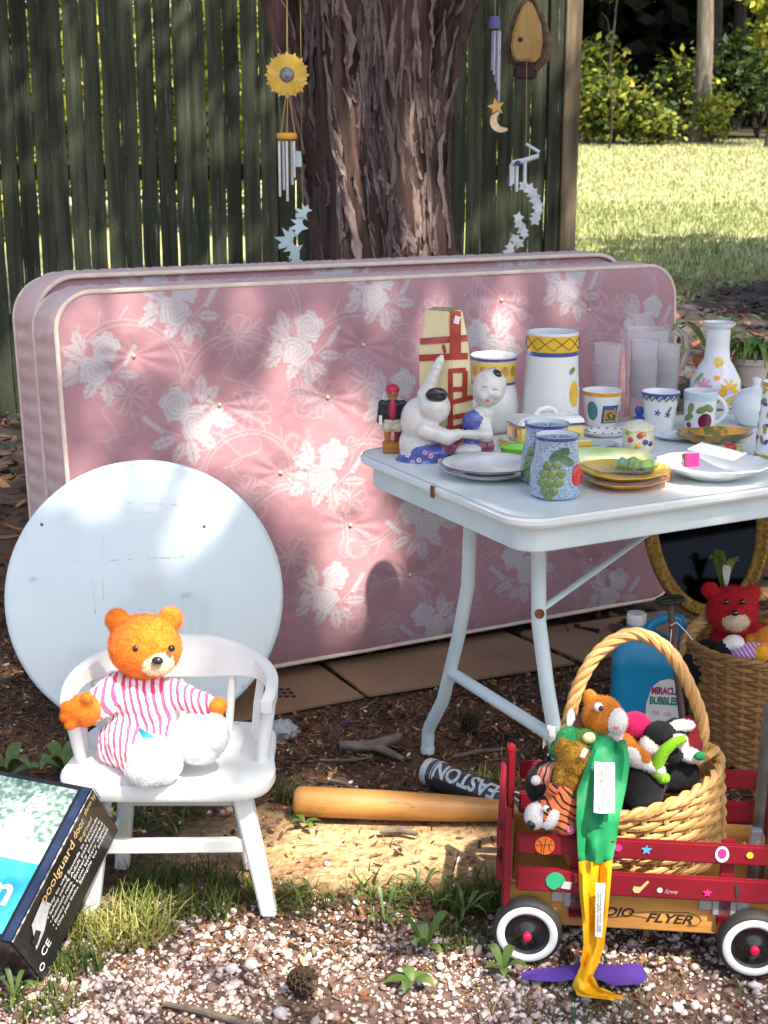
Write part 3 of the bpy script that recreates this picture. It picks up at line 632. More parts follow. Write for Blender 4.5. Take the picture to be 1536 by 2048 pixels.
D += (.004*np.sin(U*24+2.5*fbm(U, Vv, 2, 8))+.004*fbm(U*3, Vv, 3.5, 77)+.0015*fbm(U, Vv, 30, 78))*np.clip(e/.08, 0, 1)
mat_o = Vector(ML); MUa, MVa, MNa = [np.array(q) for q in (MU, MV, MN)]
mattress = thing('mattress', 'dusty pink mattress with silver rose brocade leaning on its long side', 'mattress', ML)
V = np.array(ML)+U2.ravel()[:, None]*MUa+V2.ravel()[:, None]*MVa+D.ravel()[:, None]*MNa
nx = NU+1; I = (np.arange(NV)[:, None]*nx+np.arange(NU)[None]).ravel()
raw('front_panel', V, np.c_[I, I+1, I+nx+1, I+nx], m_brocade, mattress, attr={'print': PR.ravel()*.85}, smooth=True)
def rr(W, H, R, n=10):
    P = []
    for cx, cy, a0 in ((W-R, R, -pi/2), (W-R, H-R, 0), (R, H-R, pi/2), (R, R, pi)):
        for k in range(n+1): a = a0+pi/2*k/n; P.append((cx+R*math.cos(a), cy+R*math.sin(a)))
    Q = []
    for i in range(len(P)):                                  # fill the straight sides
        a = Vector(P[i]); b = Vector(P[(i+1) % len(P)]); m = max(1, int((b-a).length/.012)); Q += [a.lerp(b, k/m) for k in range(m)]
    return Q
def W3(o, u, v, d): return o+MU*u+MV*v+MN*d
def border(parent, o, W, H, R, T, m, quilt=.052):
    O = rr(W, H, R); n = len(O); mb = MB(); V = []; S = 0; acc = []
    for i in range(n): acc.append(S); S += (O[(i+1) % n]-O[i]).length
    k = 8
    for i in range(n):
        c = Vector((min(max(O[i].x, R), W-R), min(max(O[i].y, R), H-R))); out = (O[i]-c); out = out.normalized() if out.length > 1e-6 else Vector((0,1))
        if out.length < .5: out = Vector((0, 1))
        for j in range(k+1):
            t = j/k; bu = .012*math.sin(pi*t)+.007*math.sin(pi*t)*abs(math.sin(acc[i]/quilt*pi)) - .004*(abs(math.sin(2*pi*t)) < .2)
            V.append(W3(o, O[i].x+out.x*bu, O[i].y+out.y*bu, -T*t))
    Q = [(i*(k+1)+j, i*(k+1)+j+1, ((i+1) % n)*(k+1)+j+1, ((i+1) % n)*(k+1)+j) for i in range(n) for j in range(k)]
    mb.add(V, Q); mb.build('border', m, parent, angle=70)
    for d in (0, -T):
        mb = MB(); mb.tube([W3(o, p.x, p.y, d) for p in O], .0065, 7, closed=True); mb.build('piping', m_pipe, parent)
border(mattress, ML, MW, MH, MR, MT, m_border)
mb = MB(); O = rr(MW, MH, MR); mb.add([W3(ML, p.x, p.y, -MT) for p in O], [tuple(range(len(O)))]); mb.build('back_panel', m_border, mattress)
m_btn = mat('tuft_button', (.66,.52,.36), None, rough=.4)
for tu, tv in TUFT:
    if 0 < tu < MW and 0 < tv < MH: mb = MB(); iu = int(tu/MW*NU); iv = int(tv/MH*NV); mb.ell(W3(ML, tu, tv, D[iv, iu]+.002), .006); mb.build('tuft_button', m_btn, mattress)
# box spring behind
BS = W3(ML, .010, .02, -MT-.006); SW, SH, ST = 2.0, 1.115, .26
spring = thing('box_spring', 'matching pink box spring standing behind the mattress', 'box spring', BS)
PRs = PR[::3, ::3]; U3, V3 = rounded(U[::3, ::3]*SW/MW, Vv[::3, ::3]*SH/MH, SW, SH, .12); D3 = -.02*np.exp(-np.minimum(np.minimum(U3, SW-U3), np.minimum(V3, SH-V3))/.04)
V = np.array(BS)+U3.ravel()[:, None]*MUa+V3.ravel()[:, None]*MVa+D3.ravel()[:, None]*MNa
ny3, nx3 = PRs.shape; I = (np.arange(ny3-1)[:, None]*nx3+np.arange(nx3-1)[None]).ravel()
raw('front_panel', V, np.c_[I, I+1, I+nx3+1, I+nx3], m_brocade, spring, attr={'print': PRs.ravel()}, smooth=True)
border(spring, BS, SW, SH, .12, ST, m_border)
mb = MB(); O = rr(SW, SH, .12); mb.add([W3(BS, p.x, p.y, -ST) for p in O], [tuple(range(len(O)))]); mb.build('back_panel', m_border, spring)
# cardboard sheets under the mattresses
m_card = mat('cardboard', (.27,.165,.095), (.21,.125,.07), 5, .85, .1)
m_ink = mat('black_ink', (.02,.02,.02), None, rough=.6)
def sheet(pts, label, z=.012):
    P = [G(x, y, z) for x, y in pts]; t = thing('cardboard_sheet', label, 'cardboard', P[0]*1.0, 'cardboard under the mattresses'); mb = MB()
    mb.hexa([p-Vector((0,0,.008)) for p in P]+P); mb.build('sheet', m_card, t, bevel=.002); return t
c1 = sheet([(420,1450), (728,1392), (640,1330), (250,1330)], 'brown cardboard sheet below the mattress, printed end beside the chair')
mb = MB(); p = G(545, 1392, .0145)
for k in range(3):
    for j in range(4): mb.box(p+Vector((.02*j-.01*k, .026*k, 0)), (.014, .012, .0006))
mb.build('printed_marks', m_ink, c1)
sheet([(735,1390), (1150,1325), (1010,1262), (650,1325)], 'brown cardboard sheet below the mattress, reaching behind the table legs', .016)
sheet([(1165,1322), (1440,1262), (1330,1220), (1030,1262)], 'far end of brown cardboard under the right end of the mattress', .012)

# ------------------------------------------------------------ round table top leaning on the mattress
dc = Vector((-.612, 3.425, .004)); dn = Vector((.16, -.955, .235)).normalized(); dx = Vector((0,0,1)).cross(dn).normalized(); dz = dn.cross(dx)
Rr = .361; dcen = dc+dz*Rr+Vector((0,0,.006))
m_disc = mat('round_top_laminate', (.70,.80,.83), (.63,.75,.79), 3, .16, .03, 30, coat=.5, wear=((.52,.58,.60), 9, .63))
Md = Matrix((dx, dz, dn)).transposed().to_4x4(); Md.translation = dcen
rt = thing('round_tabletop', 'white round laminate table top leaning against the mattress behind the chair', 'table top', dc)
mb = MB(); mb.lathe([(0, .009), (Rr-.012, .009), (Rr-.004, .0075), (Rr, .003), (Rr, -.006), (Rr-.004, -.009), (0, -.009)], 96, Md); mb.build('top', m_disc, rt)
m_smg = mat('grey_marks', (.46,.50,.54), (.66,.71,.74), 60, .6, lo=.45, hi=.6)  # greyish broken lines, roughly a rectangle, drawn on the top
mb = MB()
def dp(px, py, e=.0098): q = PL(px, py, dcen, dn); return q+dn*e
for a, b, wpx in (((205,1002),(380,1010),2), ((205,1120),(385,1112),3), ((205,1004),(206,1118),1.5), ((383,1050),(382,1110),2), ((100,1118),(240,1130),1.5), ((185,1160),(190,1230),4), ((205,1150),(206,1200),3), ((240,1022),(330,1026),1)):
    for k in range(14):
        if random.random() < .35: continue
        t = k/14; t2 = (k+random.uniform(.5, 1))/14
        q0 = [a[i]*(1-t)+b[i]*t for i in (0, 1)]; q1 = [a[i]*(1-t2)+b[i]*t2 for i in (0, 1)]; hor = abs(a[0]-b[0]) > abs(a[1]-b[1])
        w2 = wpx*random.uniform(.4, .8); dxy = (0, w2) if hor else (w2, 0)
        mb.add([dp(q0[0], q0[1]), dp(q1[0], q1[1]), dp(q1[0]+dxy[0], q1[1]+dxy[1]), dp(q0[0]+dxy[0], q0[1]+dxy[1])], [(0,1,2,3)])
mb.build('broken_lines', m_smg, rt)
m_hole = mat('screw_hole', (.08,.09,.1), None); mb = MB()
for px, py in ((84,1049), (408,1053)): mb.lathe([(0, .0008), (.004, .0006), (.0045, 0)], 10, Matrix.Translation(dp(px, py, .009)) @ Md.to_3x3().to_4x4())
mb.build('screw_hole', m_hole, rt)
# ------------------------------------------------------------ unseen canopy added to the cedar, gaps cut along sun rays to place dapples
n = 36000; P = np.concatenate([cloud(n, (2.7, 1.5, 6.3), (3.6, 4.2, 1.5), 190, .16), cloud(9000, (2.4, 5.4, 6.0), (3.4, 2.8, 1.4), 60, .2), cloud(9000, (-1.2, 6.4, 5.8), (3.2, 2.6, 1.4), 60, .2)])
Sd = np.array(SUN)
HOLES = [(mpt(*p), r*1.0+.007) for p, r in (((620,925), .13), ((715,960), .12), ((690,1150), .16), ((780,1120), .08), ((590,1030), .11), ((470,880), .11), ((390,900), .06), ((555,765), .075), ((270,650), .075), ((330,720), .05), ((1000,650), .11), ((860,690), .09), ((760,640), .065), ((1225,1115), .065), ((1130,610), .06), ((150,660), .07), ((90,900), .07), ((700,800), .06), ((380,760), .05), ((940,900), .07), ((480,640), .05), ((640,690), .055), ((1260,770), .06), ((880,830), .05), ((200,840), .06))]
HOLES += [(W3(ML, u, v, 0), .035) for u, v in zip(RNG.uniform(0, 2, 26), RNG.uniform(.1, 1.05, 26))]
HOLES += [(G(*p), r) for p, r in (((720,1690), .20), ((850,1700), .14), ((600,1720), .13), ((620,1900), .14), ((470,1880), .09), ((250,1830), .11), ((330,1960), .08), ((900,1950), .07), ((760,1960), .08), ((1400,1990), .08), ((130,1480), .05), ((660,1560), .06))]
HOLES += [(G(x, y, .79), r) for (x, y), r in (((1380,960), .14), ((1230,930), .09), ((1110,850), .06), ((1000,940), .05), ((1460,880), .08), ((800,880), .06))]
HOLES += [(A(x, y, Y), r) for x, y, Y, r in ((330,1270,2.65,.10), (300,1420,2.6,.13), (340,1520,2.6,.12), (480,1330,2.6,.08), (540,1700,2.53,.05), (160,1350,2.6,.06), (1200,1720,2.36,.10), (1060,1850,2.36,.06), (1400,1730,2.36,.10), (1480,1880,2.36,.07), (1330,1600,2.5,.08), (1220,1440,2.6,.09), (1100,1620,2.5,.05), (1300,1280,2.7,.08), (170,1000,3.6,.09), (420,1000,3.6,.09), (60,1650,2.4,.10), (280,940,3.65,.05), (1100,60,8,.16), (1145,60,8,.10), (780,200,5.95,.07), (860,330,6,.06), (690,260,5.9,.05), (720,420,6,.06), (870,480,6,.05), (1030,80,6.0,.06), (690,350,6.0,.09), (770,100,5.95,.09), (840,180,6.0,.07), (600,200,6.2,.06), (650,60,6.0,.07), (575,150,6.0,.07))]
keep = np.ones(len(P), bool)
for T, r in HOLES:
    d = P-np.array(T); t = d @ Sd; keep &= np.linalg.norm(d-t[:, None]*Sd, axis=1) > r*RNG.uniform(.6, 1.25, len(P))
P = P[keep]; leafmesh(P, RNG.uniform(.05, .085, len(P)), pick(len(P), [(.05,.08,.02), (.07,.11,.03)], .2), 'crown', parent=cedar)
oak = tree('added_shade_tree', 'unseen leafy tree added off to the right to shade the track beside the fence', (8.9, 10.5), 6.2, .28, ((-1.6, 0, 6.0), (3.8, 4.2, 2.0)), 9000, DG, .17)  # tree added out of view to darken the track and near lawn

# ------------------------------------------------------------ things hanging by the cedar
m_gold = mat('yellow_enamel', (.82,.55,.08), (.74,.46,.05), 20, .4)
m_org = mat('orange_wood', (.85,.42,.02), None, rough=.45)
m_alu = mat('brushed_aluminium', (.72,.75,.80), (.60,.64,.70), 40, .3, metal=.7)
m_cord = mat('jute_cord', (.42,.30,.12), None, rough=.9)
m_gl = mat('dark_glass_bead', (.18,.17,.18), (.30,.28,.28), 60, .2, coat=.5)
m_pale = mat('pale_verdigris', (.62,.74,.76), (.52,.66,.70), 30, .5)
def facing(o): return Matrix.Translation(o) @ Matrix.Rotation(pi/2, 4, 'X')       # xy polygon -> upright, facing the camera
CY = 5.9; S = lambda px: px/465.0
c = A(574, 150, CY); top = A(578, 268, CY)
ch = thing('sunflower_wind_chime', 'wind chime with a yellow sunflower and silver tubes hanging left of the cedar', 'wind chime', A(574, 400, CY))
mb = MB()
for ring, (r0, r1, off, zz) in enumerate(((.03, .092, 0, 0), (.03, .084, .5, .004))):
    for k in range(16):
        a = 2*pi*(k+off)/16; d = Vector((math.cos(a), math.sin(a))); p = Vector((-d.y, d.x)); w_ = .017
        poly = [d*r0-p*.008, d*(r0*.4+r1*.6)-p*w_, d*r1, d*(r0*.4+r1*.6)+p*w_, d*r0+p*.008]
        mb.prism([(q.x, q.y) for q in poly], .003, facing(c) @ Matrix.Translation((0,0,zz)) @ Matrix.Rotation(.12*math.sin(k*2), 4, Vector((d.x, d.y, 0))))
fl_ = mb.build('sunflower', m_gold, ch, smooth=False)
mb = MB(); mb.lathe([(0, .016), (.018, .014), (.028, .008), (.032, 0)], 24, facing(c)); mb.build('flower_centre', m_gl, ch)
mb = MB()
for a, b in ((A(574, -220, CY), A(574, 112, CY)), (A(572, 190, CY), A(562, 266, CY)), (A(575, 190, CY), A(574, 266, CY)), (A(578, 190, CY), A(590, 266, CY))): mb.tube([a, a.lerp(b, .5), b], .0028, 5)
mb.build('cord', m_cord, ch)
mb = MB(); mb.lathe([(0, .012), (.040, .012), (.042, .008), (.042, -.008), (.040, -.012), (0, -.012)], 28, Matrix.Translation(A(574, 272, CY))); mb.build('top_disc', m_org, ch)
for px, y1, dy in ((559,393,-.02), (566,380,.02), (574,402,-.025), (583,370,.02), (588,355,-.012)):
    mb = MB(); a = A(px, 282, CY); mb.tube([a+Vector((0,dy,0)), Vector((a.x, a.y+dy, A(px, y1, CY).z))], .0058, 10); mb.build('chime_tube', m_alu, ch)
mb = MB(); q = A(597, 318, CY); mb.prism([(-.013, -.032), (.014, -.03), (.010, .03), (-.012, .032)], .003, facing(q)); mb.build('wind_sail', m_pale, ch)
mb = MB(); mb.tube([A(581, 282, CY)+Vector((0,0,.01)), q+Vector((-.005,0,.03))], .0012, 4); mb.build('sail_cord', m_cord, ch)
# bird mobile
def birdpoly(s, k=0):
    P = [(-1,.1), (-.75,.35), (-.45,.25), (-.5,1.0), (-.1,.55), (.1,.3), (.5,.95), (.55,.35), (1,.45), (.8,0), (1,-.45), (.45,-.25), (.1,-.5), (-.1,-1), (-.35,-.4), (-.7,-.15)]
    return [(x*s, y*s) for x, y in P]
bd = thing('bird_mobile', 'strand of pale blue cut-out birds hanging below the sunflower chime', 'mobile', A(585, 540, CY))
for (px, py, s, r) in ((606,425,17,.6), (598,452,19,1.4), (575,480,24,.9), (588,500,20,2.2), (590,520,15,1.6)):
    mb = MB(); mb.prism(birdpoly(S(s)), .003, facing(A(px, py, CY)) @ Matrix.Rotation(r, 4, 'Z') @ Matrix.Rotation(.25*math.sin(px), 4, 'Y')); mb.build('bird', m_pale, bd, smooth=False)
mb = MB(); mb.tube([A(604, 345, CY+.02), A(607, 420, CY+.01), A(597, 455, CY+.004), A(575, 478, CY+.004), A(588, 530, CY+.004)], .0012, 4); mb.tube([A(600, -60, CY+.03), A(604, 350, CY+.02)], .0012, 4); mb.build('thread', m_cord, bd)
# moon and star chime
m_blu = mat('blue_wood', (.10,.10,.28), None, rough=.5); m_cream = mat('cream_wood', (.80,.66,.42), (.70,.52,.28), 30, .5)
m_lil = mat('lilac_metal', (.42,.42,.52), (.32,.32,.42), 40, .35, metal=.5)
mc = thing('moon_wind_chime', 'slender wind chime with grey tubes, orange star and pale moon', 'wind chime', A(995, 262, CY))
mb = MB(); mb.lathe([(0, .022), (.020, .022), (.024, 0), (.022, -.024), (0, -.024)], 16, Matrix.Translation(A(989, 45, CY))); mb.build('top_block', m_blu, mc)
for px, y1, dy in ((989,150,-.01), (993,164,.008), (997,180,-.008), (1000,205,.0), (986,140,.012)):
    mb = MB(); a = A(px, 62, CY); mb.tube([a+Vector((0,dy,0)), Vector((a.x, a.y+dy, A(px, y1, CY).z))], .0045, 8); mb.build('chime_tube', m_lil, mc)
mb = MB(); mb.tube([A(990, -150, CY), A(990, 40, CY)], .0015, 5); mb.tube([A(997, 70, CY+.004), A(994, 215, CY+.004), A(998, 240, CY+.004)], .0012, 4); mb.build('cord', m_cord, mc)
def starpoly(r, q=.45, n=5, a0=pi/2): return [((r if k % 2 == 0 else r*q)*math.cos(a0+pi*k/n), (r if k % 2 == 0 else r*q)*math.sin(a0+pi*k/n)) for k in range(2*n)]
mb = MB(); mb.prism(starpoly(S(17)), .006, facing(A(992, 214, CY)) @ Matrix.Rotation(.2, 4, 'Z')); mb.build('star', mat('orange_star', (.78,.42,.12), None), mc, smooth=False)
mb = MB(); R_ = S(21); po = [(R_*math.cos(a), R_*math.sin(a)) for a in np.linspace(1.9, 5.4, 16)]+[(.35*R_+.72*R_*math.cos(a), .15*R_+.72*R_*math.sin(a)) for a in np.linspace(4.9, 2.3, 14)]
mb.prism(po, .006, facing(A(1002, 242, CY))); mb.build('moon', m_cream, mc, smooth=False)
# yellow teardrop birdhouse slab with a bark rim
bh = thing('teardrop_birdhouse', 'yellow wooden teardrop birdhouse with a bark rim on the fence', 'birdhouse', A(1055, 130, CY+.9))
Yb = CY+.9; sb = 1/408.0
outl = [(-6,-62), (10,-68), (22,-50), (34,-22), (40,10), (36,40), (22,56), (4,50), (-14,52), (-28,44), (-34,22), (-30,-8), (-20,-36)]
bc = A(1052, 72, Yb)
mb = MB(); mb.prism([(x*sb*.8-.006, -y*sb*.9) for x, y in outl], .05, facing(bc)); mb.build('face', mat('honey_wood', (.62,.40,.12), (.46,.26,.07), 14, .5, .2, stretch=(1,1,.4)), bh, bevel=.008)
mb = MB(); pts = [facing(bc) @ Vector((x*sb, -y*sb, -.005)) for x, y in outl]
mb.tube([p+Vector((0, .02*math.sin(i), 0)) for i, p in enumerate(pts)], [.012+.010*(i in (4,5,6,7)) for i in range(len(pts))], 8, closed=True); mb.build('bark_rim', mat('bark_rim', (.28,.17,.12), (.12,.07,.05), 40, .9, .8), bh)
mb = MB(); mb.lathe([(0, .003), (.011, .002), (.012, 0)], 14, facing(bc+Vector((-.03, -.05, -.02)))); mb.build('entrance_hole', mat('dark_hole', (.01,.008,.006), None), bh)
mb = MB(); mb.box(bc+Vector((.0, .0, -.16)), (.11, .03, .07)); mb.build('perch_block', mat('plum_wood', (.05,.025,.03), None, rough=.7), bh, bevel=.012)
# white driftwood chime with a shell strand
m_wh = mat('chalk_white', (.80,.85,.85), (.66,.72,.74), 40, .6)
dw = thing('shell_wind_chime', 'white zigzag driftwood chime trailing a strand of white shells', 'wind chime', A(1040, 512, CY+.4)); YD = CY+.4
mb = MB(); Z = [A(*p, YD) for p in ((1052,288), (1078,304), (1076,312), (1046,322), (1026,325), (1020,334))]
mb.tube(Z, [.006, .008, .010, .012, .011, .006], 8); mb.build('driftwood', m_wh, dw)
for px, y0, y1 in ((1022,330,372), (1026,332,368), (1034,330,383), (1050,322,375)): mb = MB(); mb.tube([A(px, y0, YD), A(px-1, y1, YD)], .0075, 8); mb.build('hanging_stick', m_wh, dw)
mb = MB(); mb.ell(A(1036, 326, YD-.02), .012); mb.build('bead', m_blu, dw)
for i, (px, py, s) in enumerate(((1048,372,13), (1058,378,14), (1066,388,14), (1071,400,14), (1075,415,14), (1073,430,13), (1070,440,13), (1036,436,13), (1038,448,12), (1045,460,13), (1048,468,11), (1030,478,12), (1038,486,13), (1020,494,12), (1016,506,13))):
    mb = MB(); mb.prism(starpoly(S(s)*1.05, .55, 5, i*1.1), .007, facing(A(px, py, YD)) @ Matrix.Rotation(.3*math.sin(i*2), 4, 'Y')); mb.build('shell', m_wh, dw, bevel=.002)
mb = MB(); mb.tube([A(1054, -120, YD), A(1053, 230, YD), A(1052, 289, YD)], .0016, 5); mb.tube([A(1050, 372, YD), A(1074, 415, YD), A(1068, 445, YD), A(1040, 432, YD), A(1046, 462, YD), A(1018, 506, YD)], .0014, 4); mb.build('thread', m_cord, dw)
# ------------------------------------------------------------ child's white chair
chair = thing('childs_chair', 'small white wooden armchair for a child with a spindle back', 'chair', (-.42, 2.62, 0))
CX, CYc = -.432, 2.665; SZ = .283
def sq(u):                                                  # seat outline, rounded
    a = 2*pi*u; c, s = math.cos(a), math.sin(a); p = 2/5.2
    return (CX+.205*math.copysign(abs(c)**p, c)*(1+.05*(s < 0)), CYc+.165*math.copysign(abs(s)**p, s))
mb = MB(); n = 48; V = []; rings = [(.90, -.036), (.97, -.034), (1.0, -.024), (1.0, -.006), (.975, 0), (.80, -.003), (.45, -.007), (0.02, -.008)]
for k, z in rings:
    for i in range(n): x, y = sq(i/n); V.append((CX+(x-CX)*k, CYc+(y-CYc)*k, SZ+.018+z))
Q = [(j*n+i, j*n+(i+1) % n, (j+1)*n+(i+1) % n, (j+1)*n+i) for j in range(len(rings)-1) for i in range(n)]+[tuple(range(n))[::-1], tuple((len(rings)-1)*n+i for i in range(n))]
mb.add(V, Q); mb.build('seat', white_paint, chair)
def leg(a, b, w0, w1):
    mb = MB(); a = Vector(a); b = Vector(b); d = (a-b).normalized()
    P = []
    for c, w_ in ((b, w1), (a, w0)):
        for i, j in ((-1,-1), (1,-1), (1,1), (-1,1)): P.append(c+Vector((i*w_/2, j*w_/2, 0)))
    mb.hexa(P); return mb.build('leg', white_paint, chair, bevel=.004)
FR, FL_, BR_, BL_ = (-.232, 2.545, 0), (-.592, 2.53, 0), (-.285, 2.735, 0), (-.565, 2.735, 0)
leg((-.29, 2.575, SZ), FR, .038, .032); leg((-.56, 2.575, SZ), FL_, .038, .032); leg((-.32, 2.75, SZ), BR_, .036, .030); leg((-.54, 2.75, SZ), BL_, .036, .030)
def lp(a, b, t): return Vector(a).lerp(Vector(b), t)
fr, fl2, br, bl = [lambda t, a=a, b=b: lp(a, b, t) for a, b in ((FR, (-.29,2.575,SZ)), (FL_, (-.56,2.575,SZ)), (BR_, (-.32,2.75,SZ)), (BL_, (-.54,2.75,SZ)))]
def rung(a, b, w_=.030, d=.016):
    mb = MB(); dd = (b-a); m = (a+b)/2; R = dd.to_track_quat('X', 'Z').to_matrix(); mb.box(m, (dd.length, d, w_), R); mb.build('stretcher', white_paint, chair, bevel=.003)
rung(fr(.52), fl2(.52)); rung(br(.56), bl(.56)); rung(fr(.40), br(.42), .022); rung(fl2(.40), bl(.42), .022)
# horseshoe back rail and arms
BZ = .447
def hs(t):                                                  # t 0..1 right arm tip -> back -> left arm tip
    a = -.30+ (pi+.60)*t; x = CX+.205*math.copysign(abs(math.cos(a))**.8, math.cos(a)); y = CYc+.0+.125*math.sin(a)-.035*abs(2*t-1)**6
    return Vector((x, y+.02*math.sin(pi*t), BZ-.030*(abs(2*t-1)**2.5)+.012))
mb = MB(); N = 40; V = []
for i in range(N+1):
    t = i/N; c = hs(t); tg = (hs(min(t+.01, 1))-hs(max(t-.01, 0))).normalized(); o = tg.cross(Vector((0,0,1))).normalized()
    hgt = .015+.030*math.exp(-((t-.5)/.22)**2); th_ = .012-.003*math.exp(-((t-.5)/.2)**2); up = Vector((0,0,1))+o*.18*math.sin(pi*t)
    for a, b in ((-th_, -hgt), (th_, -hgt), (th_, hgt*.9), (th_*.5, hgt), (-th_*.5, hgt), (-th_, hgt*.9)): V.append(c+o*a+up*b)
Q = [(6*i+k, 6*i+(k+1) % 6, 6*i+6+(k+1) % 6, 6*i+6+k) for i in range(N) for k in range(6)]+[(5,4,3,2,1,0), tuple(6*N+k for k in range(6))]
mb.add(V, Q); mb.build('back_rail', white_paint, chair, bevel=.003, angle=60)
for i, t in enumerate((.035, .125, .24, .37, .5, .63, .76, .875, .965)):
    c = hs(t); bx_, by_ = CX+(c.x-CX)*.90, CYc+(c.y-CYc)*.90; b = Vector((bx_, by_, SZ+.01)); flat = i in (0, 8)
    mb = MB(); mb.tube([b, b.lerp(c, .5), c+Vector((0,0,-.012))], [.008, .0095, .008] if not flat else [.012, .014, .012], 10); mb.build('spindle', white_paint, chair)

# ------------------------------------------------------------ plush bear on the chair (plain stand-in for the toy in the photograph)
m_opl = mat('orange_plush', (.80,.22,.012), (.70,.16,.008), 60, .95, .4, 300, sheen=.1)
m_stripe = wave_mat('striped_cotton', (.62,.06,.17), (.84,.78,.78), 22, (0, .25, .15), .85, 1.2, .42)
m_wpl = mat('white_plush', (.76,.80,.82), (.68,.73,.76), 50, .95, .5, 260, sheen=.1)
m_blk = mat('black_plush', (.012,.012,.014), None, rough=.9, sheen=.2); m_bead = mat('black_bead', (.01,.01,.01), None, rough=.12, coat=.5)
m_crpl = mat('cream_plush', (.78,.62,.42), (.70,.52,.33), 60, .95, .4, 300, sheen=.1)
m_teal = mat('teal_ribbon', (.02,.42,.50), None, rough=.5)
bear = thing('plush_bear', 'orange plush bear in a pink and white striped romper sitting on the chair', 'plush toy', (-.45, 2.64, .30))
def D3_(px, py, Y): return A(px, py, Y)
hd = D3_(290, 1293, 2.655)
E_ = [(D3_(292,1420,2.66), (.070,.055,.085), Euler((.15,.0,-.1)), 0), (D3_(262,1485,2.64), (.070,.06,.06), None, 0)]
E_ += limb(D3_(240,1375,2.66), D3_(190,1412,2.60), .036, .031, 0)+limb(D3_(340,1385,2.66), D3_(425,1415,2.62), .030, .022, 0)
E_ += limb(D3_(250,1480,2.62), D3_(285,1525,2.56), .045, .040, 0)+limb(D3_(310,1480,2.63), D3_(370,1480,2.60), .042, .036, 0)
blob('romper', E_, [m_stripe], bear, .004, 4, wrinkle=.007)
E_ = [(hd, (.074,.064,.066), Euler((0,.12,0)), 0), (hd+Vector((.03,-.045,-.018)), (.034,.026,.026), None, 1), (hd+Vector((-.055,.01,.052)), (.026,.014,.026), None, 0), (hd+Vector((.052,.01,.055)), (.026,.014,.026), None, 0)]
hdo = blob('head', E_, [m_opl, m_crpl], bear, .0042, 4, pile=(14000, .005))
mb = MB(); mb.ell(hd+Vector((.036,-.072,-.004)), (.012,.008,.009)); mb.build('nose', m_bead, hdo)
for s in (-.008, .062): mb = MB(); mb.ell(hd+Vector((s,-.056,.016)), .0075); mb.build('eye', m_bead, hdo)
hl = D3_(168,1420,2.57)
blob('paw', [(hl, (.034,.028,.034), None, 0)]+[q for k, (dx_, dz_) in enumerate(((-.03,.012), (-.032,-.006), (-.024,-.022))) for q in limb(hl, hl+Vector((dx_, -.016, dz_)), .016, .013, 0, 4)]+limb(hl, hl+Vector((.012,-.02,.034)), .016, .012, 0, 4), [m_opl], bear, .0035, 4, pile=(5000, .004))
blob('paw', [(D3_(436,1413,2.60), (.018,.02,.018), None, 0)]+limb(D3_(436,1413,2.60), D3_(432,1440,2.59), .011, .009, 0, 4), [m_opl], bear, .0035, 3, pile=(1500, .004))
blob('boot', [(D3_(310,1522,2.53), (.055,.06,.042), Euler((.3,0,.3)), 0), (D3_(290,1540,2.50), (.04,.035,.035), None, 0)], [m_wpl], bear, .0045, 5, wrinkle=.004, pile=(9000, .004))
blob('boot', [(D3_(395,1480,2.58), (.055,.055,.048), Euler((0,.4,0)), 0), (D3_(428,1468,2.57), (.032,.04,.042), None, 0)], [m_wpl], bear, .0045, 5, wrinkle=.004, pile=(9000, .004))
mb = MB(); a = D3_(298,1470,2.555); mb.grid(lambda u, v: a+Vector((-.02+.045*u, -.012*math.sin(3*u), .012-.03*u+(.024*v-.012)*math.sin(pi*(.15+.8*u)))), 8, 4); mb.build('care_ribbon', m_teal, bear)

# ------------------------------------------------------------ printed pool alarm box
b0 = Vector((-.665, 2.224, .129)); e1 = Vector((.103,.26,.179)); e2 = Vector((.031,.076,-.128)); e3 = Vector((-.141,.056,-.001)).normalized()*.27
e1n = e1.normalized(); e2n = (e2-e1n*e2.dot(e1n)).normalized(); e3n = e1n.cross(e2n); e3n = -e3n if e3n.dot(e3) < 0 else e3n
L1, L2, L3 = e1.length, e2.length, .27
bx = thing('carton', 'black printed carton with a swimming pool picture tilted against the chair leg', 'box', b0+e2)
m_cblk = mat('glossy_black_card', (.012,.012,.014), (.02,.02,.022), 8, .28, coat=.3); m_navy = mat('navy_card', (.03,.05,.12), (.02,.03,.07), 30, .35)
def bp_(a, b, c, e=0): return b0+e1n*(a*L1)+e2n*(b*L2)+e3n*(c*L3)
P8 = [bp_(0,0,0), bp_(0,0,1), bp_(0,1,1), bp_(0,1,0), bp_(1,0,0), bp_(1,0,1), bp_(1,1,1), bp_(1,1,0)]
mb = MB(); mb.hexa(P8); mb.build('carton_body', m_cblk, bx, bevel=.003)
nF = -e2n; nS = -e3n                                         # outward normals of the picture face and the text face
def fp(a, c, e=.0014): return bp_(a, 0, c)+nF*e              # a along the length (1 = top), c to the left
def sp(a, b, e=.0014): return bp_(a, b, 0)+nS*e
m_water = mat('pool_water_print', (.02,.36,.62), (.10,.58,.78), 14, .25, coat=.3); m_deck = mat('pool_deck_print', (.72,.80,.84), (.55,.66,.74), 20, .3)
m_hedge = mat('hedge_print', (.10,.20,.16), (.50,.62,.56), 90, .3, lo=.4, hi=.62, detail=6); m_pw = mat('print_white', (.85,.86,.86), None, rough=.35)
def quad(name, f, a0, a1, c0, c1, m, e=.0014): mb = MB(); mb.add([f(a0, c0, e), f(a1, c0, e), f(a1, c1, e), f(a0, c1, e)], [(0,1,2,3)]); return mb.build(name, m, bx, smooth=False)
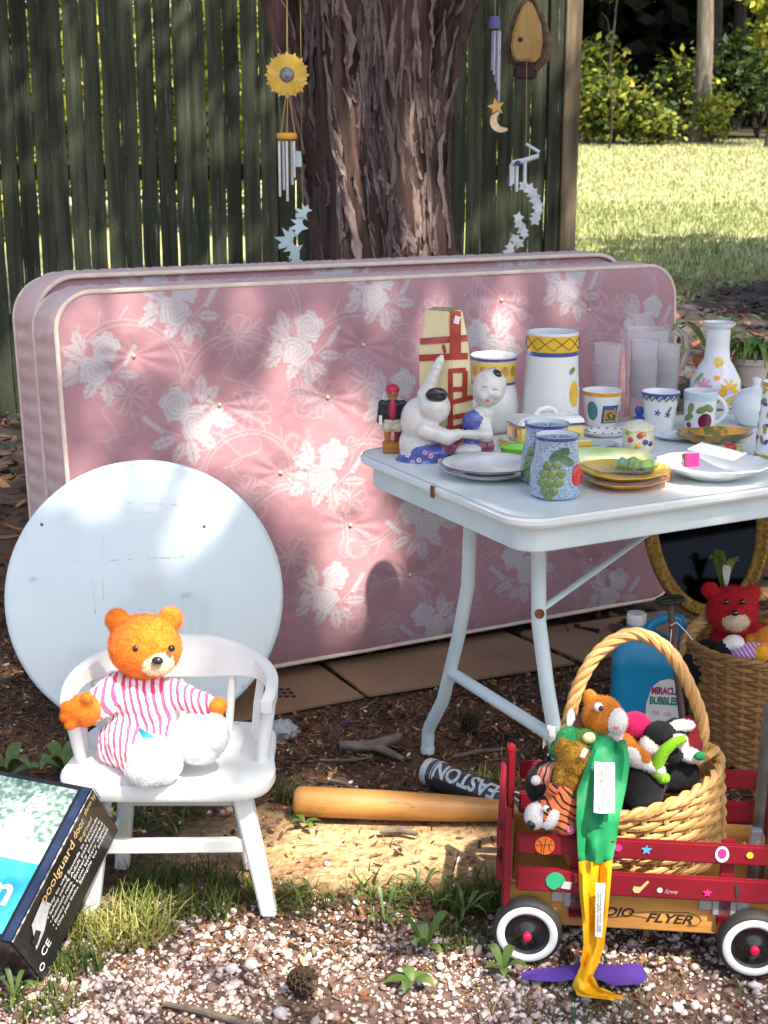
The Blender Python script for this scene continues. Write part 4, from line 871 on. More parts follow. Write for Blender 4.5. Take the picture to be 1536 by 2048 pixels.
quad('hedge_picture', fp, .60, .965, .10, .99, m_hedge); quad('deck_picture', fp, .47, .60, .10, .99, m_deck); quad('pool_picture', fp, .04, .47, .10, .99, m_water); quad('navy_edge', fp, .01, .99, .012, .075, m_navy)
mb = MB(); c = (.85, .40)
def ring(ca, cc, r, t, k=24):
    V = []; Q = []
    for i in range(k):
        an = 2*pi*i/k
        for q in (r, r-t): V.append(fp(ca, cc, .0024)+e1n*(q*math.cos(an))+e3n*(q*math.sin(an)))
    return V, [(2*i, 2*i+1, (2*i+3) % (2*k), (2*i+2) % (2*k)) for i in range(k)]
mb.add(*ring(.84, .36, .019, .004))
for k in (-1, 0, 1): o = fp(.84, .36, .0024)+e1n*(.008*k); mb.add([o-e3n*.011-e1n*.0022, o+e3n*.011-e1n*.0022, o+e3n*.011+e1n*.0022, o-e3n*.011+e1n*.0022], [(0,1,2,3)])
mb.build('round_emblem', m_pw, bx, smooth=False)
mb = MB(); mb.add([fp(.59,.30,.002), fp(.72,.32,.002), fp(.72,.52,.002), fp(.57,.50,.002)], [(0,1,2,3)]); mb.build('pool_chair_picture', m_pw, bx, smooth=False)
mb = MB()
for c in (.62, .78): mb.tube([fp(.44, c, .002), fp(.60, c, .002), fp(.66, c+.03, .002), fp(.60, c+.07, .002), fp(.48, c+.07, .002)], .0011, 4)
mb.build('ladder_picture', m_pw, bx)
mb = MB(); text(mb, 'm', fp(.20, .40, .0022), -e3n, e1n, .085, mi=0, bold=.02); text(mb, 'alarm', fp(.13, .62, .0022), -e3n, e1n, .024, mi=0, bold=.01); mb.build('white_lettering', m_pw, bx, smooth=False)
m_yel = mat('print_gold', (.72,.52,.22), None, rough=.4)
def st(mb, s, a, b, size, width=None): text(mb, s, sp(a, b, .002), e1n, -e2n, size, width, bold=.008)
mb = MB(); st(mb, 'poolguard', .30, .22, .030, .125); st(mb, 'door', .70, .17, .026, .04); st(mb, 'alarm by', .845, .12, .018, .045); st(mb, 'In-ground', .72, .30, .016, .05); mb.build('gold_lettering', m_yel, bx, smooth=False)
mb = MB()
for k, s in enumerate(('Sounds in seconds', 'Adult pass feature', 'Battery powered', 'Low battery signal', 'Simple to install')): st(mb, '\u2022 '+s, .50+.005*k, .40+.085*k, .0125, .135)
for k, s in enumerate(('Easy to use', 'Safety switch', 'Automatic reset', 'Battery included', 'One year limit')): st(mb, '\u2022 '+s, .26-.0*k, .36+.09*k, .0115, .085)
st(mb, 'CE', .10, .74, .026); mb.build('white_lettering', m_pw, bx, smooth=False)
mb = MB(); Vr, Qr = [], []
for i in range(20):
    an = 2*pi*i/20
    for q in (.008, .0055): Vr.append(sp(.055, .80, .002)+e1n*(q*math.cos(an))+e2n*(q*math.sin(an)))
mb.add(Vr, [(2*i, 2*i+1, (2*i+3) % 40, (2*i+2) % 40) for i in range(20)]); mb.build('round_mark', m_pw, bx, smooth=False)
m_gp = mat('device_print', (.45,.47,.48), (.62,.64,.64), 30, .4)
mb = MB(); mb.add([sp(.16,.18,.002), sp(.30,.14,.002), sp(.33,.32,.002), sp(.20,.48,.002), sp(.09,.52,.002)], [(0,1,2,3,4)]); mb.build('device_picture', m_gp, bx, smooth=False)
mb = MB(); mb.add([sp(.09,.36,.0026), sp(.16,.30,.0026), sp(.18,.42,.0026), sp(.11,.48,.0026)], [(0,1,2,3)]); mb.build('device_slot', m_ink, bx, smooth=False)
m_wear = mat('worn_card_edge', (.5,.48,.45), (.12,.12,.14), 90, .8, lo=.45, hi=.55); mb = MB()
mb.tube([bp_(t, -.003, -.003) for t in np.linspace(.01, .99, 12)], [.0009+.0012*random.random() for _ in range(12)], 5); mb.tube([bp_(1.002, t, -.003) for t in np.linspace(0, 1, 6)], .001, 5); mb.build('worn_edge', m_wear, bx)
# ------------------------------------------------------------ folding table
TZ = .79; tN = Vector((.2725, 2.663, TZ)); tl = Vector((.885, .465, 0)).normalized(); tw = Vector((-tl.y, tl.x, 0)); TWd, TLn = .765, 1.55
m_tab = mat('table_enamel', (.74,.80,.79), (.68,.75,.75), 5, .38, .08, 30, coat=.1, wear=((.50,.52,.48), 17, .67)); m_leg = mat('table_leg_paint', (.62,.74,.75), (.54,.66,.68), 9, .4, wear=((.30,.22,.16), 30, .70)); m_rust = mat('rust', (.22,.09,.03), (.12,.05,.02), 60, .9)
table = thing('folding_table', 'white folding table with splayed tubular legs holding crockery', 'table', (.55, 3.2, 0))
def tp(l, w_, z): return Vector((tN.x, tN.y, 0))+tl*l+tw*w_+Vector((0,0,z))
def slab(name, i, z0, z1, R, m, bev):
    O = rr(TLn-2*i, TWd-2*i, R, 8); n = len(O); mb = MB()
    mb.add([tp(p.x+i, p.y+i, z0) for p in O]+[tp(p.x+i, p.y+i, z1) for p in O], [tuple(range(n))[::-1], tuple(range(n, 2*n))]+[(k, (k+1) % n, n+(k+1) % n, n+k) for k in range(n)]); return mb.build(name, m, table, bevel=bev, seg=3)
slab('table_top', 0, TZ-.021, TZ, .075, m_tab, .006)
slab('apron', .028, TZ-.078, TZ-.019, .055, m_leg, .003)
mb = MB(); mb.tube([tp(p.x+.006, p.y+.006, TZ+.0006) for p in rr(TLn-.012, TWd-.012, .07, 8)], .0012, 4, closed=True); mb.build('edge_line', mat('edge_groove', (.42,.44,.42), None), table)
mb = MB(); mb.box(tp(-.0015, .355, TZ-.014), (.004, .014, .026), Matrix((tl, tw, Vector((0,0,1)))).transposed()); mb.build('leaf_seam', m_rust, table)
LI = .172
def legpath(side):
    pts = [(.335+side*.140, TZ-.07), (.335+side*.146, .58), (.335+side*.150, .50), (.335+side*.19, .36), (.335+side*.26, .17), (.335+side*.325, .075), (.335+side*.335, .055), (.335+side*.337, .0)]
    return [tp(LI, w_, z) for w_, z in pts]
for s in (1, -1):
    P = legpath(s); mb = MB(); mb.tube(P, .0165, 14); lg = mb.build('leg', m_leg, table)
    mb = MB(); mb.tube([P[-1]+Vector((0,0,-.004)), P[-1]+Vector((0,0,.012))], .018, 14); mb.build('foot_cap', m_leg, lg)
a, b = legpath(1), legpath(-1); mb = MB(); mb.tube([a[3].lerp(a[4], .55), b[3].lerp(b[4], .55)], .0145, 12); mb.build('crossbar', m_leg, table)
mb = MB(); q0 = b[1].lerp(b[2], .7); mb.tube([q0, tp(.72, .30, TZ-.085)], .010, 10, flat=.5); mb.build('brace', m_leg, table)
mb = MB(); mb.tube([q0+Vector((0,-.02,0)), q0+Vector((0,.01,0))], .011, 10); mb.build('pivot_bolt', m_rust, table)
for s in (1, -1):
    mb = MB(); mb.tube([tp(TLn-.17, .36+s*.15, TZ-.07), tp(TLn-.17, .36+s*.2, .36), tp(TLn-.17, .36+s*.33, .06), tp(TLn-.17, .36+s*.335, 0)], .0165, 12); mb.build('leg', m_leg, table)

# ------------------------------------------------------------ crockery
def on(px, py): return G(px, py, TZ)
def glaze(name, c, c2=None, scale=12, **k): return mat('glaze_'+name, c, c2, scale, k.pop('rough', .18), coat=.6, **k)
g_wh = glaze('white', (.80,.82,.82), (.76,.78,.78)); g_yel = glaze('yellow', (.82,.52,.03), (.72,.42,.02), 20); g_blue = glaze('blue', (.06,.07,.30)); g_cob = glaze('cobalt_speckle', (.16,.25,.40), (.46,.58,.66), 330, detail=2, lo=.4, hi=.6)
g_grn = glaze('grape_green', (.12,.20,.06), (.22,.30,.10), 60); g_red = glaze('red', (.55,.03,.03)); g_ora = glaze('orange', (.80,.34,.01), (.70,.26,.01), 15); g_plum = glaze('plum', (.16,.01,.05)); g_gold = glaze('gold_print', (.58,.36,.05), (.40,.22,.03), 50); g_teal = glaze('teal', (.06,.24,.24)); g_pnk = glaze('pink', (.80,.38,.52)); g_leaf = glaze('leaf', (.20,.34,.08), (.30,.42,.12), 60); g_blk = glaze('black', (.008,.008,.01)); g_brn = glaze('brown', (.40,.21,.05), (.25,.12,.03), 20); g_cream = glaze('cream', (.80,.72,.44), (.74,.64,.36), 9); g_lime = glaze('lime', (.16,.52,.01))
def T(p, rz=0, rx=0, ry=0): return Matrix.Translation(p) @ Euler((rx, ry, rz)).to_matrix().to_4x4()
def vessel(prof, wall=.004):                                  # outer profile -> closed shell with an inside
    inner = [(max(r-wall, .0005), z) for r, z in prof if z > prof[0][1]+wall]
    top = prof[-1]; return [(0, prof[0][1])]+prof+[((top[0]-wall/2), top[1]+wall*.4)]+inner[::-1]+[(0, prof[0][1]+wall)]
def radius_at(prof, z):
    for (r0, z0), (r1, z1) in zip(prof[:-1], prof[1:]):
        if z0 <= z <= z1 and z1 > z0: return r0+(r1-r0)*(z-z0)/(z1-z0)
    return prof[-1][0]
def decal(mb, base, prof, ang, z, pts, mi=0, e=.0012, M=None):
    """flat painted shape wrapped on a lathe body: pts are (arc metres, height) round (ang, z)"""
    V = []
    for x, y in pts:
        r = radius_at(prof, z+y)+e; a = ang+x/r; V.append((M or T(base)) @ Vector((r*math.cos(a), r*math.sin(a), z+y)))
    c = len(V); cx = sum(p[0] for p in pts)/len(pts); cy = sum(p[1] for p in pts)/len(pts); r = radius_at(prof, z+cy)+e; a = ang+cx/r
    V.append((M or T(base)) @ Vector((r*math.cos(a), r*math.sin(a), z+cy))); mb.add(V, [(i, (i+1) % c, c) for i in range(c)], mi)
def oval(rx, ry, n=12, a0=0, cx=0, cy=0): return [(cx+rx*math.cos(2*pi*k/n)*math.cos(a0)-ry*math.sin(2*pi*k/n)*math.sin(a0), cy+rx*math.cos(2*pi*k/n)*math.sin(a0)+ry*math.sin(2*pi*k/n)*math.cos(a0)) for k in range(n)]
def toward(p): return math.atan2(-p.y, -p.x)                   # angle that faces the camera
def band(mb, base, prof, z0, z1, mi=0, e=.0009, n=40):
    zs = np.linspace(z0, z1, 5); mb.lathe([(radius_at(prof, z)+e, z) for z in zs], n, T(base), mi)
def handle(mb, base, r, z0, z1, out, ang, rad_=.006, mi=0):
    d = Vector((math.cos(ang), math.sin(ang), 0)); P = []
    for k in range(11): t = k/10; P.append(base+d*(r*.94+out*math.sin(pi*t)**.7)+Vector((0,0,z0+(z1-z0)*t)))
    mb.tube(P, rad_, 8, mi)

# white plates
for k, (dz, lab) in enumerate(((0, 'lower white plate of the pair at the left of the table'), (.012, 'upper white plate of the pair at the left of the table'))):
    p = on(975, 952)+Vector((.004*k, 0, 0)); pl = thing('dinner_plate', lab, 'plate', p+Vector((0,0,dz)), 'stacked white plates')
    pr = [(.055, 0), (.062, .001), (.075, .006), (.105, .017), (.108, .019), (.105, .020), (.076, .010), (.06, .006), (0, .006)]
    mb = MB(); mb.lathe([(0, 0)]+pr, 56, T(p+Vector((0,0,dz+.001)))); mb.build('plate', g_wh, pl)
    mb = MB(); mb.lathe([(.1075, .0198), (.1088, .0188), (.1078, .0178)], 56, T(p+Vector((0,0,dz+.001)))); mb.build('dark_rim', mat('plate_rim', (.12,.10,.10), None, rough=.3), pl)
# speckled grape mugs
MP = [(.044, 0), (.052, .006), (.056, .03), (.0545, .055), (.047, .09), (.045, .115), (.048, .132)]
def mug_grape(p, lab, rz):
    t = thing('grape_mug', lab, 'mug', p, 'speckled blue fruit mugs'); mb = MB(); mb.lathe(vessel(MP), 40, T(p)); mb.build('cup', g_cob, t)
    mb = MB(); band(mb, p, MP, .126, .133); mb.build('rim_band', g_blue, t); f = toward(p)+rz
    mb = MB(); mb.lathe([(.0405, .1), (.0435, .1335)], 36, T(p)); mb.build('white_inside', g_wh, t)
    for k, (x, y) in enumerate(((-.018,.075), (.002,.078), (-.027,.058), (-.008,.058), (.012,.060), (-.030,.040), (-.012,.040), (.007,.042), (-.022,.023), (-.003,.024), (-.014,.008+.004))):
        r = radius_at(MP, y); a = f-(-x)/r*-1; c = p+Vector((math.cos(f+x/r)*r, math.sin(f+x/r)*r, y)); d = Vector((math.cos(f+x/r), math.sin(f+x/r), 0))
        mb = MB(); mb.ell(c, (.004, .0105, .0105), Euler((0, 0, f+x/r)), 0, 12, 8); mb.build('grape', g_grn, t)
    mb = MB(); decal(mb, p, MP, f, 0, oval(.024, .013, 14, .5, .008, .098)); decal(mb, p, MP, f, 0, oval(.02, .009, 12, -.4, .024, .085)); mb.build('vine_leaf', glaze('dark_leaf', (.03,.10,.05), (.06,.16,.07), 80), t)
    mb = MB(); r = .052; mb.ell(p+Vector((math.cos(f+1.05)*r, math.sin(f+1.05)*r, .05)), (.006, .022, .026), Euler((0, 0, f+1.05))); mb.build('apple', g_red, t)
    mb = MB(); handle(mb, p, .05, .03, .11, .03, f+2.7); mb.build('handle', g_cob, t)
mug_grape(on(1110, 992), 'nearer speckled blue mug with painted green grapes', 0)
mug_grape(on(1090, 963), 'speckled blue grape mug half hidden behind its twin', -.35)
# yellow leaf plates
def leafplate(p, lab, dz, rz, sc=1):
    t = thing('leaf_plate', lab, 'plate', p+Vector((0,0,dz)), 'stacked yellow leaf plates')
    rf = lambda a, j: 1+(.10*math.cos(a)+.05*math.cos(3*a)+.018*math.cos(9*a))*(1 if j in (2,3,4,5) else .3)
    pr = [(.045, 0), (.055, .001), (.085, .013), (.098, .019), (.098, .0215), (.083, .016), (.05, .006), (0, .006)]
    mb = MB(); mb.lathe([(0, 0)]+[(r*sc, z) for r, z in pr], 64, T(p+Vector((0,0,dz)), rz), rf=lambda a, j: rf(a, j-1)); mb.build('plate', g_ora if dz == 0 else g_yel, t); return t
py_ = on(1240, 970); leafplate(py_, 'lower orange leaf plate under the yellow one', 0, .3); yt = leafplate(py_, 'upper yellow leaf plate with a raised green leaf', .016, .3)
mb = MB(); R3 = Matrix.Rotation(.2, 3, 'Z'); c = py_+Vector((.035, .01, .034))
mb.grid(lambda u, v: c+R3 @ Vector(((u-.5)*.095, (v-.5)*.062*math.sin(pi*min(max(u, .02), .98))**.6*2, .012*abs(v-.5)*2+.003*math.sin(u*22-abs(v-.5)*14))), 30, 12); mb.build('green_leaf', g_leaf, yt)
gp = on(1180, 925); t = thing('leaf_platter', 'pale lime edged platter behind the yellow leaf plates', 'platter', gp); mb = MB(); mb.lathe([(0,0), (.07,0), (.115,.014), (.117,.017), (.113,.016), (.07,.005), (0,.005)], 56, T(gp, .2) @ Matrix.Diagonal((1.25, .8, 1, 1))); mb.build('platter', glaze('lime_white', (.70,.76,.52), (.44,.60,.05), 9), t)
# green leaf dish
gd_ = on(1045, 915); t = thing('green_dish', 'small bright green dish between the butter dish and the mugs', 'dish', gd_); mb = MB(); mb.lathe([(0,0), (.04,0), (.05,.02), (.052,.028), (.046,.026), (.036,.006), (0,.006)], 32, T(gd_, .3) @ Matrix.Diagonal((1.1, .8, 1, 1))); mb.build('dish', g_lime, t)
# butter dish
bp0 = on(1090, 893); Rb = Matrix.Rotation(math.atan2(tl.y, tl.x)-.18, 3, 'Z'); t = thing('butter_dish', 'white lidded butter dish with a yellow band and blue line', 'butter dish', bp0)
mb = MB(); mb.box(bp0+Vector((0,0,.010)), (.215, .115, .016), Rb); mb.build('tray', g_yel, t, bevel=.006)
mb = MB(); mb.box(bp0+Vector((0,0,.0195)), (.20, .10, .003), Rb); mb.build('tray_inside', g_wh, t)
mb = MB(); mb.box(bp0+Vector((0,0,.0395)), (.172, .082, .037), Rb); mb.build('lid_side', glaze('butter_yellow', (.78,.62,.22), (.72,.52,.12), 20), t, bevel=.004)
mb = MB(); mb.box(bp0+Vector((0,0,.0605)), (.175, .085, .006), Rb); mb.build('blue_line', g_blue, t, bevel=.002)
mb = MB()
for k, (zz, sx) in enumerate(((.0635, 1), (.072, .97), (.079, .86), (.083, .6))): pass
V = [bp0+Rb @ Vector((x*s*.0875, y*s2*.0425, z)) for z, s, s2 in ((.0635, 1, 1), (.072, .97, .95), (.0795, .87, .8), (.083, .65, .5)) for x, y in ((-1,-1), (1,-1), (1,1), (-1,1))]
mb.add(V, [(4*j+i, 4*j+(i+1) % 4, 4*j+4+(i+1) % 4, 4*j+4+i) for j in range(3) for i in range(4)]+[(12,13,14,15)]); mb.build('lid_top', g_wh, t, bevel=.004, seg=3)
mb = MB(); mb.tube([bp0+Rb @ Vector((x, 0, z)) for x, z in ((-.03,.080), (-.018,.094), (0,.098), (.018,.094), (.03,.080))], .007, 8); mb.build('lid_handle', g_wh, t)
mb = MB()
for s in (-1, 1):
    for k in range(3): o = bp0+Rb @ Vector((-.06+.045*k*s if s > 0 else -.088, -.0425 if s > 0 else -.01, .028+.006*k)); mb.ell(o+Vector((0,0,.008)), (.012, .0015, .008) if s > 0 else (.0015, .012, .008), Rb, 0, 8, 5)
mb.build('gold_sprig', g_gold, t)
# tall crock
cp = on(1100, 866); CPf = [(.071, 0), (.074, .006), (.073, .05), (.071, .12), (.0665, .19), (.0655, .262)]
t = thing('utensil_crock', 'tall white crock with a yellow band of crossing black lines', 'crock', cp); mb = MB(); mb.lathe(vessel(CPf, .005), 48, T(cp)); mb.build('crock', g_wh, t)
mb = MB(); band(mb, cp, CPf, .216, .257); mb.build('yellow_band', g_yel, t); mb = MB(); band(mb, cp, CPf, .206, .217); mb.build('blue_line', g_blue, t); f = toward(cp)
mb = MB()
for k in range(10):
    for s in (0, 1): mb.tube([cp+Vector((math.cos(f+a)*.0678, math.sin(f+a)*.0678, z)) for a, z in [(k*.628-3.1+.628*q/4, .222+.031*((q/4) if s else 1-q/4)) for q in range(5)]], .0008, 4)
mb.build('black_lattice', g_blk, t)
mb = MB(); decal(mb, cp, CPf, f+.95, 0, oval(.018, .034, 14, 0, 0, .11)); mb.build('lemon', g_yel, t); mb = MB(); decal(mb, cp, CPf, f+.85, 0, oval(.013, .007, 10, .6, 0, .17)); mb.build('lemon_leaf', g_grn, t)
# white vase behind the statue
vp = on(985, 862); VP = [(.045, 0), (.052, .006), (.066, .04), (.068, .07), (.062, .105), (.056, .13), (.057, .17), (.060, .20)]
t = thing('white_vase', 'round white vase with a yellow and blue collar behind the ceramic statue', 'vase', vp); mb = MB(); mb.lathe(vessel(VP, .005), 44, T(vp)); mb.build('vase', g_wh, t)
mb = MB(); band(mb, vp, VP, .135, .188); mb.build('yellow_collar', glaze('butter_yellow', (.78,.62,.22)), t); mb = MB(); band(mb, vp, VP, .127, .134); band(mb, vp, VP, .189, .196); mb.build('blue_line', g_blue, t)
mb = MB(); f = toward(vp)
for k in range(5): decal(mb, vp, VP, f-1.0+.5*k, 0, oval(.010, .014, 9, 0, 0, .163), e=.0022)
mb.build('gold_flower', g_gold, t)
# pirate figurine
pf = on(785, 905); m_pbl = mat('figurine_coat', (.02,.02,.03), None, rough=.4); m_pred = mat('figurine_red', (.45,.02,.07), None, rough=.45); m_skin = mat('figurine_face', (.38,.16,.09), (.30,.11,.06), 60, .5); m_wood = mat('figurine_wood', (.48,.20,.02), (.38,.14,.015), 12, .45); m_pcr = mat('figurine_breeches', (.72,.66,.50), (.60,.52,.38), 60, .7, .5, 120)
t = thing('pirate_figurine', 'small carved pirate with a red headscarf on a wooden block', 'figurine', pf); u = Vector((0,0,1)); xx = Vector((1,0,0))
mb = MB(); mb.box(pf+u*.014, (.048, .034, .027)); mb.build('base', m_wood, t, bevel=.003)
b_ = pf+u*.027
mb = MB(); mb.tube([b_+xx*-.012, b_+xx*-.012+u*.03], [.007, .009], 8); mb.build('wooden_leg', m_wood, t)
mb = MB(); mb.tube([b_+xx*.013, b_+xx*.013+u*.03], [.009, .009], 8); mb.build('boot', mat('oxblood', (.16,.02,.02), None, rough=.4), t)
blob('breeches', [(b_+xx*-.012+u*.036, (.015,.014,.014), None, 0), (b_+xx*.013+u*.036, (.015,.014,.014), None, 0), (b_+u*.05, (.022,.015,.012), None, 0)], [m_pcr], t, .0022, 3)
blob('coat', [(b_+u*.072, (.023,.016,.028), None, 0), (b_+u*.09, (.026,.016,.014), None, 0)]+limb(b_+xx*-.025+u*.093, b_+xx*-.03+u*.052, .010, .009, 0)+limb(b_+xx*.025+u*.093, b_+xx*.03+u*.055, .010, .009, 0), [m_pbl], t, .0022, 3)
mb = MB(); mb.ell(b_+u*.08+Vector((0,-.014,0)), (.009, .005, .026)); mb.build('shirt', m_pred, t)
blob('head', [(b_+u*.12, (.015,.015,.018), None, 0), (b_+u*.117+Vector((0,-.015,0)), (.003,.004,.004), None, 0), (b_+u*.127+Vector((0,.002,0)), (.0175,.0175,.014), None, 1), (b_+u*.106+Vector((0,-.006,0)), (.009,.009,.006), None, 0)], [m_skin, m_pred], t, .002, 2)
mb = MB()
for s in (-1, 1): mb.ell(b_+u*.1205+Vector((s*.0055,-.0148,0)), .0018, None, 0, 6, 4)
mb.build('eye', g_blk, t)
mb = MB(); mb.tube([b_+xx*-.02+u*.12, b_+xx*-.026+u*.085, b_+xx*-.028+u*.06], .0012, 5); mb.box(b_+xx*-.029+u*.055+Vector((0,-.01,0)), (.008, .001, .022)); mb.build('price_tag', g_wh, t)
# ceramic statue: two children hugging a pillar with red characters
sp0 = on(905, 915); YS = sp0.y; st_ = thing('ceramic_statue', 'ceramic statue of two children hugging a cream pillar with red characters', 'statue', sp0)
g_wc = glaze('crackle_white', (.72,.70,.66), (.60,.57,.52), 30); g_bfl = glaze('blue_flowered', (.06,.08,.32), (.10,.12,.42), 40); g_mar = glaze('maroon', (.20,.03,.10), (.30,.06,.14), 40); g_chr = glaze('brick_red', (.42,.045,.03), (.32,.03,.02), 30)
Yp = YS+.03; pc0 = A(890, 905, Yp)
secs = [(905, 868, 950), (800, 838, 946), (720, 838, 940), (690, 836, 938), (675, 846, 935), (620, 850, 925)]
mb = MB(); V = []
for py, xl, xr in secs:
    l_, r_ = A(xl, py, Yp), A(xr, py, Yp); m_ = l_.lerp(r_, .62)
    V += [l_, m_+Vector((0,-.035,0)), r_, r_+Vector((-.02,.07,0)), l_+Vector((.02,.07,0))]
n = 5; mb.add(V, [(j*n+i, j*n+(i+1) % n, (j+1)*n+(i+1) % n, (j+1)*n+i) for j in range(len(secs)-1) for i in range(n)]+[tuple((len(secs)-1)*n+i for i in range(n))]); mb.build('pillar', g_cream, st_, bevel=.003)
def onp(px, py, e=.003):                                      # on the right front face of the pillar
    for j in range(len(secs)-1):
        if secs[j][0] >= py >= secs[j+1][0]:
            t_ = (secs[j][0]-py)/(secs[j][0]-secs[j+1][0]); xl = secs[j][1]+(secs[j+1][1]-secs[j][1])*t_; xr = secs[j][2]+(secs[j+1][2]-secs[j][2])*t_; xm = xl+(xr-xl)*.62
            dy = -.035*((px-xl)/(xm-xl) if px < xm else (xr-px)/(xr-xm)); return A(px, py, Yp+dy-e)
    return A(px, py, Yp-e)
mb = MB()
def stroke(x0, y0, x1, y1, w_=9):
    n_ = 6; dx_, dy_ = x1-x0, y1-y0; L_ = math.hypot(dx_, dy_); nx_, ny_ = -dy_/L_*w_/2, dx_/L_*w_/2
    for k in range(n_):
        a_, b__ = k/n_, (k+1)/n_; mb.add([onp(x0+dx_*a_+nx_, y0+dy_*a_+ny_), onp(x0+dx_*b__+nx_, y0+dy_*b__+ny_), onp(x0+dx_*b__-nx_, y0+dy_*b__-ny_), onp(x0+dx_*a_-nx_, y0+dy_*a_-ny_)], [(0,1,2,3)])
stroke(911, 622, 911, 715, 22); stroke(840, 683, 935, 676, 13); stroke(838, 716, 936, 712, 13); stroke(886, 690, 890, 706, 6)
for a_ in ((901,738,901,855), (931,742,929,800), (901,742,932,740), (901,779,930,778), (902,805,946,795), (905,835,940,828), (898,850,898,882), (934,830,936,850), (900,858,938,850), (918,862,914,890), (926,870,916,882)): stroke(*a_, 10)
mb.build('red_characters', g_chr, st_, smooth=False)
mb = MB(); q = A(914, 640, Yp-.045); mb.box(q, (.013, .001, .018), Matrix.Rotation(.25, 3, 'Y')); mb.build('price_sticker', g_wh, st_)
# kneeling child on the left: seen from behind and above
Yk = YS-.02
E_ = [(A(845,890,Yk+.02), (.058,.05,.062), None, 0), (A(838,840,Yk+.01), (.045,.045,.055), None, 0), (A(868,815,Yk-.01), (.040,.040,.042), None, 0), (A(843,922,Yk), (.066,.055,.022), None, 1), (A(860,905,Yk-.02), (.045,.035,.02), None, 1), (A(895,893,Yk-.02), (.026,.02,.018), None, 2)]
E_ += limb(A(850,790,Yk), A(880,722,Yk+.01), .020, .012, 0)+limb(A(880,722,Yk+.01), A(884,712,Yk+.01), .010, .006, 0, 3)+limb(A(850,860,Yk-.035), A(895,875,Yk-.045), .022, .019, 0)+limb(A(895,875,Yk-.045), A(918,868,Yk-.05), .018, .013, 0)
blob('kneeling_child', E_, [g_wc, g_bfl, g_mar], st_, .0034, 9)
mb = MB(); mb.ell(A(873,790,Yk-.040), (.026,.014,.020), Euler((.5,0,0))); mb.build('black_hair_patch', g_blk, st_)
mb = MB()
for px, py in ((815,910), (838,920), (862,912), (880,922), (850,905), (825,925)):
    c = A(px, py, Yk-.062 if 830 < px < 880 else Yk-.05)
    for k in range(5): a_ = 2*pi*k/5; mb.ell(c+Vector((.004*math.cos(a_), -.001, .004*math.sin(a_))), (.0026,.0014,.0026), None, 0, 6, 4)
mb.build('painted_flowers', glaze('flower_white', (.72,.66,.62), (.62,.30,.34), 40), st_)
# smiling child on the right
hc = A(978, 775, Yk+.01)
E_ = [(A(950,870,Yk+.03), (.034,.035,.055), None, 0), (A(948,845,Yk+.0), (.030,.02,.03), None, 1), (A(955,905,Yk+.02), (.040,.035,.022), None, 0), (A(968,892,Yk-.005), (.026,.025,.024), None, 2), (A(945,882,Yk-.01), (.022,.02,.014), None, 1), (A(935,900,Yk-.02), (.034,.025,.016), None, 0)]
E_ += limb(A(968,845,Yk-.0), A(975,870,Yk-.02), .017, .015, 0)+limb(A(975,870,Yk-.02), A(925,868,Yk-.05), .014, .011, 0)+[(A(966,826,Yk+.01), (.026,.022,.024), None, 0), (A(958,842,Yk+.012), (.034,.024,.024), None, 0)]
blob('sitting_child', E_, [g_wc, g_bfl, g_mar], st_, .0034, 9)
R_h = Euler((0, .35, 0)); hd_ = [(hc, (.041,.040,.047), R_h, 0), (hc+Vector((-.013,-.034,-.015)), (.014,.010,.011), None, 0), (hc+Vector((.015,-.033,-.010)), (.014,.010,.011), None, 0), (hc+Vector((.0,-.040,-.008)), (.005,.006,.006), None, 0)]
blob('child_head', hd_, [g_wc], st_, .003, 3)
mb = MB(); mb.ell(hc+Vector((.017,-.012,.034)), (.013,.016,.010), Euler((0,.5,0))); mb.build('black_topknot', g_blk, st_)
mb = MB()
for s in (-1, 1): mb.tube([hc+Vector((s*.012-.001+.006*q, -.0415+.002*abs(q), .004+.0022*(1-q*q)-s*.003)) for q in np.linspace(-1, 1, 6)], .0007, 4)
mb.build('closed_eye', g_blk, st_); mb = MB(); mb.ell(hc+Vector((-.006,-.041,-.024)), (.0055,.003,.002), Euler((0,.3,0))); mb.build('mouth', g_red, st_)
# ------------------------------------------------------------ more crockery at the back and right
def cupthing(name, lab, px, py, prof, hand=None, group=None, cat='mug'):
    p = on(px, py); t = thing(name, lab, cat, p, group); mb = MB(); mb.lathe(vessel(prof, .0035), 36, T(p)); mb.build('cup', g_wh, t)
    if hand is not None: mb = MB(); handle(mb, p, radius_at(prof, .04), .02, prof[-1][1]-.012, .026, toward(p)+hand, .0055); mb.build('handle', g_wh, t)
    return p, t, toward(p)
pr = [(.036, 0), (.040, .004), (.044, .03), (.050, .07), (.054, .094)]
p, t, f = cupthing('patchwork_mug', 'white mug with an orange rim, teal oval and gold script panel', 1202, 850, pr, 2.4)
mb = MB(); band(mb, p, pr, .084, .094); mb.build('orange_rim', g_ora, t); mb = MB(); decal(mb, p, pr, f-.55, 0, oval(.016, .026, 16, 0, 0, .045)); mb.build('teal_oval', g_teal, t)
mb = MB(); decal(mb, p, pr, f+.55, 0, [(-.024,.012), (-.012,.012), (0,.012), (.012,.012), (.024,.012), (.024,.036), (.024,.060), (.012,.060), (0,.060), (-.012,.060), (-.024,.060), (-.024,.036)]); mb.build('navy_panel', g_blue, t)
mb = MB(); decal(mb, p, pr, f+.55, 0, [(-.019,.015), (-.006,.015), (.006,.015), (.020,.015), (.020,.032), (.020,.048), (.006,.048), (-.006,.048), (-.019,.048), (-.019,.032)], e=.002); mb.build('gold_panel', g_gold, t)
